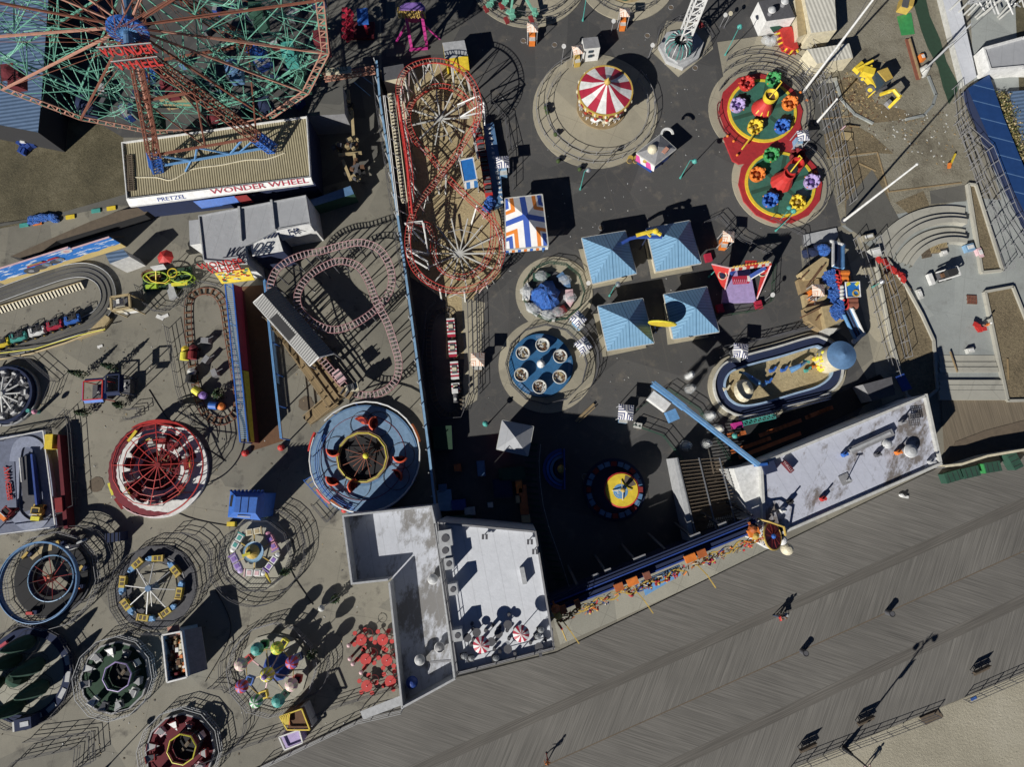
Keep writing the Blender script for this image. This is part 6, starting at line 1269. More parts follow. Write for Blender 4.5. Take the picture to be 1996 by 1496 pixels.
sc = thing('cave_ride', 'rocky ride structures with pale twisted beams in the shade right of the corrugated roof', 'ride', P(688, 270, 0)); mb = MB('tan')
for a, b in (((678, 175), (682, 215)), ((686, 215), (690, 275)), ((660, 302), (705, 298)), ((668, 312), (684, 352)), ((690, 300), (700, 350))): mb.bar(P(*a, 2.2), P(*b, 1.9), .35, .2)
part(sc, 'beam', mb)
for x, y, r, k in ((683, 213, .8, 1), (662, 290, .9, 0), (690, 288, 1.1, 0), (694, 335, 1.2, 1), (700, 345, .9, 1)):
    mb = MB('tan'); rn = random.Random(x)
    for i in range(14): a_ = rn.random() * 6.3; mb.c(rn.choice(['tan', 'dgrey', 'brown', 'black'])).box(P(x, y, 1.4) + V((cos(a_) * r * rn.random(), sin(a_) * r * rn.random(), rn.random())), (rn.uniform(.2, .6), rn.uniform(.2, .5), .5), a_)
    part(sc, 'rock', mb)
building('teal_roof', [(605, 390), (683, 362), (690, 378), (612, 402)], 2.2, 'dgreen', 'steelblue', 'low teal roofed stall right of the grey shop', cat='stall')
# ---------------- top rides ----------------
tp = ride('arm_ride', 'partly visible ride with mint armed cars on the round pavement at the top edge', 1030, -10)
for i, (x, y, gx, gy) in enumerate([(955, 8, 985, -20), (995, 30, 1000, -10), (1043, 28, 1020, -12), (985, 2, 1005, -20)]):
    c = P(x, y, 1.0); part(tp, 'arm', MB('mint').bar(c, P(gx, gy, 1.8), .28)); mb = MB('mint')
    for k in range(4): mb.box(c + V((random.uniform(-.3, .3), random.uniform(-.5, .5), .1 * k)), (.5, .7, .25), k)
    cr_ = part(tp, 'car', mb); part(cr_, 'seat', MB('dred').box(c + V((-.5, -.7, 0)), (.5, .9, .3), .4))
part(tp, 'hub', MB('offwhite').cyl(P(1005, -15, 0), .8, 2, 14))
fence(circ_pts(1030, -50, 108, 16, 0, -160, -20), 1.1, 'inner curved railing of the ride at the top edge', world=True); fence(circ_pts(1030, -50, 128, 16, 0, -150, -10), 1.1, 'outer curved railing of the ride at the top edge', world=True)
fence(circ_pts(1222, -45, 92, 14, 0, -165, -15), 1.1, 'curved railing of the second top ride', world=True); tp = ride('arm_ride', 'second ride cut off by the top edge with green hub', 1215, -25); part(tp, 'hub', MB('dgreen').cyl(P(1218, -8, 0), .9, 1.4, 12)); part(tp, 'arm', MB('teal').bar(P(1218, -8, 1.2), P(1250, -20, 1.2), .2)); part(tp, 'platform', MB('tan').cyl(P(1222, -40, 0), 3.6, .15, 24))
# ticket house
th = building('ticket_house', [(1135, 74), (1165, 71), (1170, 92), (1139, 95)], 2.5, 'white', 'grey', 'little white two windowed ticket house with grey roof above the carousel', cat='booth')
for x0, y0 in ((1147, 101), (1146, 110)): part(th, 'window', MB('glass').bar(P(x0, y0, 2.5 - (y0 - 94) / 14), P(x0 + 9, y0 - 1, 2.5 - (y0 - 94) / 14), .1, .35))
# ---------------- carousel ----------------
ca = ride('carousel', 'carousel with red and white striped top and gilded rim on a round pale pavement', 1180, 182); c = P(1180, 176, 3.4); g0 = V((c.x, c.y, 0)); RC = 57 * K(3.4)
part(ca, 'canopy', flip(MB('white').lathe(g0, [(RC, 3.4), (RC * .55, 3.9), (RC * .2, 4.6), (.15, 4.9)], 32, ms=('crimson', 'crimson', 'white', 'white')))); part(ca, 'rim', MB('gold').ring(g0, RC * .99, RC * 1.045, 2.85, 3.45, 40)); part(ca, 'finial', MB('gold').lathe(g0, [(.35, 4.8), (.4, 5.1), (.15, 5.4), (.01, 5.8)], 12))
part(ca, 'floor', MB('wood').cyl(g0, RC * .98, .35, 40)); part(ca, 'centre_drum', MB('cream').cyl(g0, 1.1, 3.2, 16)); mb = MB('cream')
for i in range(16): a_ = i * pi / 8; mb.c('cream').ball((c.x + cos(a_) * RC * 1.05, c.y + sin(a_) * RC * 1.05, 3.15), .24, 8, (.7, 1, 1)); mb.c('dred').box((c.x + cos(a_ + .2) * RC * 1.05, c.y + sin(a_ + .2) * RC * 1.05, 3.15), (.1, .5, .3), a_ + .2)
part(ca, 'rounding_board', mb)
for i in range(12):
    a_ = i * pi / 6 + .15; p = g0 + V((cos(a_) * RC * .86, sin(a_) * RC * .86, 0)); t = V((-sin(a_), cos(a_), 0)); part(ca, 'pole', MB('gold').bar(p + V((0, 0, .3)), p + V((0, 0, 3)), .05)); h = part(ca, 'horse', MB(('white', 'cream', 'grey', 'brown')[i % 4]).ball(p + V((0, 0, 1.2)), .32, 10, (1, 1, .8)).tube([p + V((0, 0, 1.2)) - t * .55, p + V((0, 0, 1.25)), p + t * .35 + V((0, 0, 1.3)), p + t * .6 + V((0, 0, 1.75))], .22, 7, r2=.13).tube([p + t * .6 + V((0, 0, 1.75)), p + t * .9 + V((0, 0, 1.6))], .13, 6, r2=.07)); mb = MB('white')
    for s_ in (-.35, .3):
        for w_ in (-.13, .13): u = V((cos(a_), sin(a_), 0)) * w_; mb.tube([p + t * s_ + u + V((0, 0, 1.1)), p + t * (s_ + .15) + u + V((0, 0, .75)), p + t * s_ + u + V((0, 0, .5))], .06, 5, r2=.035)
    part(h, 'leg', mb); part(h, 'saddle', MB('red').box(p + V((0, 0, 1.46)), (.3, .35, .08), a_))
disc('carousel_floor', 1168, 212, 104, .13, 'slab')
fence(circ_pts(1163, 213, 108, 24, 0, 135, 395), 1.0, 'inner round railing of the carousel pavement', world=True, rails=2, mat='grey'); fence(circ_pts(1160, 213, 126, 26, 0, 110, 400), 1.0, 'outer round railing of the carousel pavement', world=True, rails=2, mat='grey')
# gourd shaped figures on carousel pavement are shadows only; ice cream stand
ic = hiproof('snack_stand', [(1241, 298), (1287, 262), (1318, 290), (1277, 322)], 2.5, 3.3, 'grey', 'grey pyramid roofed snack stand with pink striped front right of the carousel', cat='stand', wall='royal')
q = [P(1241, 298, 2.5), P(1277, 320, 2.5)]; part(ic, 'striped_front', slabq(MB('pink_stripe'), [q[0], q[1], q[1] + V((.1, -.3, -1.2)), q[0] + V((.1, -.3, -1.2))], .06)); part(ic, 'crest', MB('gold').ball(P(1259, 314, 2.0), .4, 10, (1, .5, 1))); sc_ = part(ic, 'scoop_ball', MB('cream').ball(P(1272, 291, 3.0), .62, 14)); part(ic, 'scoop_ring', MB('pink').ring(P(1272, 291, 2.95), .3, .5, 0, .05, 14)); part(ic, 'arched_sign', MB('white').ring(P(1300, 262, 3.1), .55, .8, 0, .2, 16, 0, pi)); part(ic, 'menu_sign', MB('salmon').box(P(1297, 293, 3.0), (.5, .9, .06), -.7))  # the pink ring sits flat inside the scoop ball
for x, lb in ((1227, 'left'), (1239, 'right')): bb = ride('barrel', lb + ' of two olive barrels beside the snack stand', x, 314, 'barrel', 'barrels beside the snack stand'); part(bb, 'tub', MB('gold').cyl(P(x, 314, 0), .36, .8, 14)); part(bb, 'lid', MB('dwood').cyl(P(x, 314, .8), .3, .04, 14))
# ---------------- tower ----------------
tw = ride('drop_tower', 'white lattice tower with silver ring carriage on a grey hexagonal base at the top', 1324, 88); g0 = P(1327, 92, 0); mb = MB('white').truss(g0 + V((0, 0, .5)), g0 + V((0, 0, 42)), 1.25, 1.25, .085, .045, 36); part(tw, 'mast', mb)
part(tw, 'base', MB('lgrey').prism(PX([(1284, 88), (1300, 62), (1350, 55), (1372, 82), (1362, 112), (1332, 132), (1300, 118)], .6), 0, .6)); part(tw, 'upper_base', MB('lgrey').prism(PX([(1296, 90), (1310, 68), (1348, 66), (1364, 86), (1352, 110), (1322, 122), (1302, 108)], .9), .6, .9)); gg = P(1322, 92, 1.8); part(tw, 'carriage', flip(MB('steel').lathe((gg.x, gg.y, 0), [(.9, .9), (1.5, 1.4), (1.65, 2.2), (1.5, 2.9), (1.0, 3.0), (.8, 2.9)], 28)))
for i in range(18): a_ = i * pi / 9; part(tw, 'carriage_rib', MB('teal' if i % 3 else 'white').tube([V((gg.x + cos(a_) * r_, gg.y + sin(a_) * r_, z_)) for r_, z_ in ((1.0, 1.1), (1.62, 1.5), (1.74, 2.2), (1.4, 3.05), (.85, 3.2))], .05, 4))
part(tw, 'sign_panel', MB('dred').box(P(1364, 46, 1.4), (.7, 1.2, .06), .5)); fence(PX([(1276, 95), (1284, 62), (1320, 42), (1368, 50), (1385, 80), (1368, 112)]), 1.1, 'railing round the grey tower base', world=True); sheet('tower_pavement', [(1270, 100), (1300, 40), (1380, 45), (1390, 95), (1322, 150)], .02, 'slab')
# ---------------- teacups ----------------
tc = ride('teacup_ride', 'twin disc teacup ride on a red figure eight deck with bright cups and tall pots', 1500, 290)
for x, y, r in ((1481, 219, 89), (1519, 361, 87)): mb = MB('deckred'); mb.prism([(p.x, p.y) for p in circ_pts(x, y, r, 12 if r == 89 else 14)], .0, .30 if r == 89 else .31); part(tc, 'deck', mb)
part(tc, 'deck', MB('deckred').prism(PX([(1410, 268), (1428, 312), (1440, 320), (1570, 300), (1565, 262), (1560, 240)], .29), 0, .29))
def cup(px, py, m_, dark, big=1.0):
    c = P(px, py, .45); root = part(tc, 'cup', flip(MB(m_).lathe(c, [(.55 * big, 0), (.78 * big, .35), (.86 * big, .95), (.80 * big, .97), (.68 * big, .5), (.5 * big, .3), (.01, .3)], 20)))
    mb = MB(m_)
    for i in range(7): a_ = i * 2 * pi / 7 + px; mb.ball(c + V((cos(a_) * .72 * big, sin(a_) * .72 * big, .98)), .20 * big, 7, (1, 1, .7))
    part(root, 'scalloped_seat', mb); part(root, 'handle', MB(m_).circ(c + V((.75, .55, .8)) * big, .2, .06, 10)); part(root, 'wheel', MB(dark).lathe(c, [(.06, .3), (.06, .7), (.28, .75), (.01, .85)], 12)); mb = MB('orange')
    for i in range(4): a_ = i * pi / 2 + .4 + px; mb.ball(c + V((cos(a_) * .9 * big, sin(a_) * .9 * big, .8)), .09, 6)
    part(root, 'knob', mb)
for cx, cy, cups in ((1483, 219, [(1451, 170, 'red', 'dred'), (1433, 212, 'lilac', 'purple'), (1467, 254, 'yellow', 'gold'), (1519, 253, 'blue', 'royal'), (1534, 208, 'orange', 'dorange'), (1502, 162, 'green', 'dgreen')]), (1518, 362, [(1498, 308, 'green', 'dgreen'), (1471, 346, 'orange', 'dorange'), (1496, 396, 'blue', 'royal'), (1549, 400, 'yellow', 'gold'), (1576, 360, 'lilac', 'purple'), (1549, 310, 'dred', 'maroon')])):
    g0 = P(cx, cy, 0); part(tc, 'turntable', MB('cupgreen').cyl(g0, 69 * K(), .42, 44)); part(tc, 'yellow_ring', MB('yellow').ring(g0, 67 * K(), 73 * K(), .3, .45, 44)); mb = MB('dgreen')
    for i in range(6): a_ = i * pi / 3 + .3; mb.box(g0 + V((cos(a_) * 2.6, sin(a_) * 2.6, .43)), (2.6, .5, .02), a_)
    part(tc, 'turntable_shade', mb)  # dark green bars paint shadow patches onto the turntable
    for x, y, m1, m2 in cups: cup(x, y, m1, m2, 1.1)
g0 = P(1485, 213, .45); part(tc, 'pot_base', MB('red').lathe(g0, [(1.35, 0), (1.3, .2), (.9, 1.0), (.5, 1.7), (.01, 1.8)], 20)); top = P(1504, 185, 3.0); pot = part(tc, 'pot', flip(MB('yellow').lathe((top.x, top.y, 2.1), [(.55, -.3), (.85, .3), (.88, .95), (.80, .98), (.6, .5), (.01, .4)], 18))); part(pot, 'pot_fill', MB('brown').cyl((top.x, top.y, 2.6), .6, .05, 14)); mb = MB('yellow')
for a_ in (-2.4, -1.9, -1.2): mb.bar(g0 + V((cos(a_) * 1.3, sin(a_) * 1.3, .4)), V((top.x, top.y, 1.9)) + V((cos(a_) * .5, sin(a_) * .5, 0)), .13)
part(tc, 'pot_frame', mb); part(tc, 'spout', MB('yellow').tube([P(1500, 190, 2.8), P(1518, 168, 4.0), P(1524, 160, 4.3), P(1521, 157, 4.2)], .07))
g0 = P(1523, 356, .45); part(tc, 'pot_base', flip(MB('red').lathe(g0, [(1.4, 0), (1.35, .15), (.8, 1.6), (.75, 2.3), (.65, 2.35), (.6, 2.0), (.01, 1.9)], 12))); part(tc, 'pot_fill', MB('black').cyl(P(1545, 329, 2.9), .65, .06, 14)); part(tc, 'pot', flip(MB('red').lathe(P(1544, 330, 1.4), [(.9, -.4), (.95, .6), (.82, 1.5), (.72, 1.5), (.75, 1.0), (.01, 1.0)], 14))); part(tc, 'spout', MB('yellow').tube([P(1541, 335, 3.1), P(1556, 316, 4.2), P(1563, 308, 4.5), P(1558, 303, 4.4), P(1556, 306, 4.1)], .08)); part(tc, 'pouring_arm', MB('yellow').tube([P(1466, 256, 1.2), P(1468, 262, 2.0), P(1446, 291, 1.6)], .1)); part(tc, 'scoop', MB('gold').ball(P(1464, 253, 1.2), .35, 10))
mb = MB('teal').bar(P(1535, 412, 1.2), P(1520, 430, .8), .08).ball(P(1538, 405, 1.3), .3, 8); part(tc, 'mint_arm', mb); mb = MB('orange')
for x, y in ((1418, 265), (1430, 275), (1437, 302), (1560, 180), (1573, 195), (1590, 335), (1518, 145), (1500, 292)): mb.ball(P(x, y, .6), .18, 7)
part(tc, 'deck_ornament', mb)
blockr = lambda *a, **k: blockrail(*a, **k)
fence(circ_pts(1481, 219, 98, 18, 0, -25, 150), 1.1, 'inner curved railing right of the upper teacup disc', world=True, pick=.5); fence(circ_pts(1481, 216, 114, 18, 0, 10, 130), 1.1, 'middle queue railing above the teacups', world=True); fence(circ_pts(1481, 213, 130, 18, 0, 20, 120), 1.1, 'outer queue railing above the teacups', world=True); fence(circ_pts(1519, 361, 97, 16, 0, -60, 60), 1.1, 'curved railing right of the lower teacup disc', world=True); fence(circ_pts(1481, 219, 92, 12, 0, 170, 240), .9, 'low rail along the left edge of the teacup deck', world=True, mat='maroon')
# right: white house, containers
wh = building('white_house', [(1478, 3), (1532, -8), (1550, 33), (1494, 41)], 2.6, 'white', 'dgrey', 'white house with dark grey roof and twin dome vents at the top right', cat='building'); vent(1501, 26, 2.7, .45, 'left dome vent on the dark grey roof'); vent(1526, 9, 2.7, .45, 'right dome vent on the dark grey roof'); part(wh, 'porch', MB('dgreen').bar(P(1503, 56, 1.4), P(1518, 48, 1.4), 1.2, .1))
building('container', [(1563, -30), (1625, -34), (1631, 58), (1581, 64)], 2.9, 'cream', 'container_white', 'tall cream container with ribbed grey roof behind the white house', cat='container'); building('container', [(1573, 96), (1655, 84), (1663, 112), (1593, 124)], 2.4, 'cream', 'container_white', 'short cream container with ribbed white roof below the taller one', cat='container')
building('shed_edge', [(1548, -20), (1562, -20), (1572, 66), (1556, 72)], 2.2, 'cream', 'tan', 'narrow tan roofed strip between the white house and the tall container', cat='shed')
stp = thing('stage_steps', 'red topped platform with yellow and red striped steps beside the white house', 'steps', P(1535, 80, 0), radians(-65)); part(stp, 'platform', MB('red').prism(PX([(1520, 54), (1543, 51), (1557, 92), (1549, 96), (1530, 88)], 1.2), 0, 1.2)); mb = MB('yellow_red_steps'); qq_ = PX([(1516, 56), (1519, 66), (1528, 88), (1546, 101), (1556, 92)], 1.0)
mb = MB('yellow'); 
for a, b in zip(qq_, qq_[1:]):
    n_ = max(2, int((b - a).length / .33)); d = (b - a).normalized(); nn_ = V((d.y, -d.x, 0))
    for k in range(n_): mb.c('yellow' if k % 2 else 'dred').bar(a.lerp(b, (k + .5) / n_) - nn_ * .45, a.lerp(b, (k + .5) / n_) + nn_ * .45 - V((0, 0, .3)), .2, .1)
part(stp, 'striped_step', mb)
single('wrapped_goods', MB('clear_plastic').ball(P(1502, 82, .5), .8, 9, (1, .8, .8)).ball(P(1492, 78, .4), .6, 8).ball(P(1510, 76, .4), .6, 8), 'plastic wrapped goods heap by the striped steps', 'goods')
# ---------------- blue pavilions ----------------
PV = 'blue metal hipped roofs in the middle of the right park'
for pl, apx, base, lb in [([(1134, 464), (1219, 450), (1241, 533), (1155, 553)], 0, [(1128, 486), (1212, 472), (1232, 546), (1151, 563)], 'upper left of the four blue metal roofed pavilions'), ([(1260, 445), (1344, 430), (1367, 513), (1279, 529)], 0, [(1256, 470), (1335, 460), (1350, 528), (1270, 543)], 'upper right of the four blue metal roofed pavilions, yellow figure at its edge'), ([(1165, 597), (1253, 582), (1275, 669), (1184, 684)], 0, [(1157, 612), (1240, 600), (1260, 678), (1175, 696)], 'lower left of the four blue metal roofed pavilions'), ([(1294, 574), (1378, 559), (1402, 647), (1313, 661)], 0, [(1293, 590), (1370, 580), (1381, 658), (1302, 672)], 'lower right of the four blue metal roofed pavilions, yellow disc in front')]:
    hiproof('pavilion', pl, 2.6, 4.6, 'seam_roof_blue', lb, base=base, group=PV)
yd_ = ride('round_sign', 'upright yellow round sign board on a pole left of the lower right pavilion', 1290, 632, 'sign'); c = P(1291, 631, 4.3); ax = V((.12, 1, .12)); part(yd_, 'disc', MB('yellow').cyl(c - ax.normalized() * .12, 1.55, .24, 28, axis=ax)); part(yd_, 'disc_rim', MB('lemon').circ(c, 1.55, .09, 28, 5, tilt=ax.to_track_quat('Z', 'Y').to_matrix())); mb = MB('gold')
for i in range(12): a_ = i * pi / 6; mb.ball(c + ax.to_track_quat('Z', 'Y').to_matrix() @ V((cos(a_) * 1.3, sin(a_) * 1.3, .1)), .1, 6)
part(yd_, 'bulb', mb); part(yd_, 'leg', MB('navy').bar(c - V((.5, 0, 1.4)), (c.x + .3, c.y, 0), .12)); part(yd_, 'leg', MB('navy').bar(c - V((-.5, 0, 1.4)), (c.x - .3, c.y, 0), .12))
yf = ride('figure_sign', 'yellow and dark blue sign figure sticking out between the two upper pavilions', 1262, 460, 'sign'); mb = MB('yellow').tube([P(1240, 459, 4.2), P(1258, 454, 4.4), P(1275, 450, 4.4), P(1288, 458, 4.2)], .24, 6).ball(P(1278, 451, 4.5), .38, 9).bar(P(1262, 455, 4.4), P(1268, 462, 4.2), .2); part(yf, 'figure', mb); part(yf, 'lower_figure', MB('royal').tube([P(1212, 474, 3.6), P(1228, 465, 3.8), P(1242, 462, 4.0), P(1262, 462, 4.0), P(1290, 462, 4.0)], .22, 6)); part(yf, 'pole', MB('navy').bar(P(1262, 460, 4.1), (P(1262, 460, 4.1).x, P(1262, 460, 4.1).y, 0), .12))
# ---------------- red framed show ride ----------------
sh = ride('swing_ride', 'red framed ride with round holed side panels and lilac deck right of the blue pavilions', 1440, 560); part(sh, 'deck', MB('lilac').prism(PX([(1408, 590), (1412, 545), (1425, 528), (1462, 525), (1474, 588)], .5), 0, .5)); mb = MB('red')
def wedge(top1, top2, foot, z, hole):
    a, b, f_ = P(*top1, z), P(*top2, z), P(*foot, .3); w_ = part(sh, 'side_panel', slabq(MB('red'), [a, b, f_, f_.lerp(a, .02)], .12)); part(w_, 'edge_strip', MB('lpink').bar(b, f_, .14)); part(w_, 'edge_strip', MB('lpink').bar(a, b, .12)); part(w_, 'round_opening', MB('navy').ball(P(*hole, z * .75), .55, 14, (.6, 1, .15)))
    part(w_, 'opening_ring', MB('cream').circ(P(*hole, z * .75 + .12), .5, .06, 16))
wedge((1387, 515), (1423, 523), (1412, 568), 3.6, (1408, 537)); wedge((1487, 520), (1503, 515), (1475, 583), 3.6, (1486, 531))
part(sh, 'top_beam', MB('red_white_stripe').bar(P(1423, 527, 3.7), P(1503, 515, 3.7), .28)); part(sh, 'trim', MB('cream').bar(P(1424, 523, 3.8), P(1502, 512, 3.8), .18)); mb = MB('gold')
for i in range(12): p = P(1430 + i * 6, 521 - i * .9, 3.9); mb.lathe(p, [(.14, 0), (.001, .45)], 6)
part(sh, 'crown', mb); part(sh, 'back_panel', slabq(MB('red'), PX([(1453, 508), (1475, 508), (1478, 518), (1452, 520)], 4.0), .1)); part(sh, 'brace', MB('royal').bar(P(1425, 534, 3.4), P(1432, 528, 3.4), .4).bar(P(1462, 540, 2.6), P(1492, 522, 3.4), .45)); part(sh, 'brace_rod', MB('white').bar(P(1464, 544, 2.6), P(1490, 528, 3.4), .12)); gd = part(sh, 'gondola', MB('crimson').box(P(1444, 546, 1.6), (1.9, .9, .4), .05)); mb = MB('pink')
for i in range(7): p = P(1432 + i * 4, 545, 1.83); mb.bar(p, p + V((-.15, -.45, 0)), .08)
part(gd, 'seat_slat', mb); part(gd, 'end_cap', MB('white').box(P(1459, 544, 1.7), (.35, .7, .3)))
for x, y in ((1380, 503), (1403, 602), (1478, 595)): part(sh, 'foot', MB('crimson').box(P(x, y, .3), (.8, 1.0, .5), .2))
fence([(1395, 620), (1470, 608), (1500, 590), (1505, 520)], 1.1, 'green railing below the red framed ride', mat='pinegreen'); fence([(1368, 440), (1400, 425), (1440, 470), (1500, 500)], 1.1, 'railing above the red framed ride', mat='dgrey'); fence([(1500, 430), (1560, 460), (1580, 600), (1590, 640), (1400, 680)], 1.1, 'long railing left of the sand coloured terraces', mat='dgrey')
# ---------------- climbing and slide structure ----------------
sl_ = ride('slide_ride', 'sand coloured terraces with blue water slides and orange barrels at the right', 1620, 560)
for i, (pl, h) in enumerate([([(1562, 530), (1604, 500), (1616, 505), (1612, 540), (1570, 545)], 1.4), ([(1555, 545), (1610, 528), (1606, 555), (1562, 572)], .8), ([(1565, 575), (1612, 575), (1616, 590), (1570, 600)], .7), ([(1570, 600), (1614, 590), (1630, 612), (1600, 645), (1575, 625)], 1.2), ([(1602, 598), (1634, 592), (1645, 625), (1610, 640)], 2.0)]): part(sl_, 'terrace', MB('wood' if i % 2 else 'tan').prism(PX(pl, h), 0, h))
part(sl_, 'canvas_floor', MB('offwhite').prism(PX([(1588, 615), (1600, 612), (1612, 640), (1640, 640), (1615, 656), (1598, 655)], .4), 0, .4)); part(sl_, 'entry_slab', MB('lgrey').prism(PX([(1566, 458), (1630, 444), (1634, 458), (1628, 468), (1568, 480)], .25), 0, .25)); mb = MB('brown')
for a, b in [((1560, 545), (1575, 530)), ((1572, 560), (1600, 522)), ((1585, 545), (1608, 515)), ((1560, 620), (1600, 600)), ((1575, 590), (1615, 560)), ((1590, 625), (1620, 590))]: mb.bar(P(*a, 1.6), P(*b, 1.6), .15)
part(sl_, 'timber_beam', mb)
def slide(pa, pb, w_, za, zb):
    a, b = P(*pa, za), P(*pb, zb); d = (b - a).normalized(); s = V((d.y, -d.x, 0)).normalized() * w_ / 2; t = part(sl_, 'slide', MB('sky').bar(a, b, w_, .15)); part(t, 'lane', MB('navy').bar(a + s * .3 + V((0, 0, .1)), b + s * .3 + V((0, 0, .1)), w_ * .22, .05).bar(a - s * .3 + V((0, 0, .1)), b - s * .3 + V((0, 0, .1)), w_ * .22, .05)); part(t, 'side_wall', MB('white').bar(a - s + V((0, 0, .2)), b - s + V((0, 0, .2)), .14, .4)); part(t, 'side_wall', MB('sky').bar(a + s + V((0, 0, .2)), b + s + V((0, 0, .2)), .14, .4)); mb = MB('white')
    for i in range(6): mb.ball(b + s * (1.25 - i * .5) + d * .25, .32, 8, (1, 1, .6))
    part(t, 'scalloped_end', mb)
slide((1632, 522), (1632, 478), 1.25, 2.8, 1.4); slide((1650, 608), (1672, 655), 1.25, 2.8, 1.2); mb = MB('blue_tarp'); rn = random.Random(4)
for i in range(60): t = rn.random(); p = P(1617 + 12 * sin(t * 3) + t * 12, 530 + t * 88, 2.0); mb.box(p + V((rn.uniform(-.6, .6), 0, rn.uniform(-.6, .3))), (rn.uniform(.5, 1.1), rn.uniform(.5, 1.0), .25), rn.random() * 3)
for i in range(9): mb.ball(P(1606 + rn.uniform(-6, 6), 487 + rn.uniform(-6, 6), 1.6), .5, 7)
part(sl_, 'tarp', mb); mb = MB('dred')
for i in range(8): c = P(1640 + i * 1.2, 533 + i * 8.4, 3.0); 
for i, (x, y) in enumerate([(1640, 534), (1642, 543), (1643, 552), (1656, 586), (1657, 595)]): bb = part(sl_, 'barrel', MB('orange' if i < 3 else 'rust').cyl(P(x - 9, y, 2.6), .5, 1.3, 12, axis=(1, 0, 0))); part(bb, 'hoop', MB('red').cyl(P(x - 9, y, 2.6), .56, .14, 12, axis=(1, 0, 0)))
part(sl_, 'pipe', MB('red').tube([P(1628 + (i % 2) * 5 + i * .9, 535 + i * 3.4, 3.1) for i in range(16)], .12, 5)); sg = part(sl_, 'sign_board', slabq(MB('cobalt'), PX([(1648, 551), (1675, 549), (1677, 578), (1651, 580)], 4.2), .2)); part(sg, 'sign_rim', MB('white').tube(PX([(1648, 551), (1675, 549), (1677, 578), (1651, 580)], 4.25), .1, 5, True)); part(sg, 'star', MB('lemon').box(P(1653, 554, 4.25), (.5, .35, .1), .5)); part(sg, 'star', MB('lemon').box(P(1671, 553, 4.25), (.5, .35, .1), .8)); part(sg, 'porthole', MB('gold').ring(P(1668, 572, 4.22), .28, .42, 0, .1, 16)); mb = MB('offwhite')
for i in range(4): mb.ball(P(1641, 560 + i * 7, 3.6), .26, 8)
part(sl_, 'foam_edge', mb); single('dark_tarp', MB('navy').ball(P(1580, 492, .5), .9, 9, (1.3, .7, .7)).ball(P(1592, 486, .5), .7, 9).ball(P(1572, 497, .4), .5, 8), 'dark navy tarp heap left of the upper slide', 'tarp')
# ---------------- oval flume ----------------
fl = ride('oval_flume', 'oval blue and white water channel around a sand island with sea figures', 1500, 735); cl_ = [(1600, 668), (1582, 667), (1518, 686), (1452, 704), (1415, 720), (1402, 750), (1412, 782), (1440, 800), (1480, 798), (1550, 778), (1600, 762), (1628, 738), (1632, 705), (1620, 680)]
cp = cr([P(x, y, .6) for x, y in cl_], True, 6); cp.append(cp[0]); part(fl, 'island', MB('play_sand').sheet([V((p.x, p.y, .2)) for p in cp[:-1]])); part(fl, 'channel', flip(ribbon(MB('navy'), cp, -.5, .5, .5))); part(fl, 'inner_lip', flip(ribbon(MB('offwhite'), cp, .5, .72, .75))); part(fl, 'outer_lip', flip(ribbon(MB('pblue'), cp, -.72, -.5, .75))); part(fl, 'apron', flip(ribbon(MB('slab'), cp, .72, 1.2, .3)))
dk = part(fl, 'shell_sculpture', flip(MB('cream').lathe(P(1441, 765, 0), [(.02, .3), (.7, .5), (1.1, 1.2), (1.0, 1.8), (.7, 2.1), (.75, 2.3), (.4, 2.5), (.45, 2.7), (.01, 3.1)], 16, squash=(1, 1.25))))
def dolphin(pts, r): mb = MB('sky').tube(cr(PX3(pts), False, 4), r, 8, r2=.1); a = P(*pts[-1]); mb.c('teal').bar(a + V((-.4, .1, 0)), a + V((.4, -.1, 0)), .3, .06); m_ = P(*pts[1]); mb.c('blue').bar(m_ + V((0, 0, .3)), m_ + V((-.2, 0, .75)), .3, .06); part(fl, 'dolphin', mb)
PX3 = lambda q_: [P(*t) for t in q_]
dolphin([(1478, 748, .9), (1465, 738, 1.2), (1455, 730, 1.0), (1447, 727, .8)], .42); dolphin([(1540, 722, .9), (1558, 714, 1.3), (1572, 705, 1.1)], .42); mb = MB('skin')
for x, y, m_ in ((1508, 722, 'blue'), (1500, 744, 'blue'), (1492, 750, 'sky'), (1590, 715, 'orange'), (1583, 722, 'tan'), (1418, 758, 'cream'), (1530, 721, 'blue'), (1576, 722, 'teal')): c = P(x, y, .6); mb.c(m_).tube([c + V((-.5, -.1, 0)), c, c + V((.3, .4, .1))], .25, 6, r2=.12)
part(fl, 'sea_figure', mb)
lh = ride('round_tower', 'cream and yellow painted drum tower with slate blue conical roof on the oval flume', 1612, 702, 'tower'); c = P(1640, 693, 3.6); g0 = V((c.x, c.y, 0)); g1 = P(1622, 698, 0); part(lh, 'roof', MB('steelblue').lathe(g0, [(29 * K(3.6), 3.6), (29 * K(3.6), 3.68), (.01, 4.3)], 36)); part(lh, 'wall', MB('cream').cyl(g0, 26 * K(3.6), 3.55, 32)); mb = MB('yellow')
rn = random.Random(2)
for i in range(30): a_ = radians(rn.uniform(150, 235)); mb.c(rn.choice(['yellow', 'lemon', 'salmon', 'lemon'])).ball(g0 + V((cos(a_) * 1.45, sin(a_) * 1.45, rn.uniform(.2, 2.2))), rn.uniform(.12, .34), 6)
part(lh, 'painted_patch', mb)
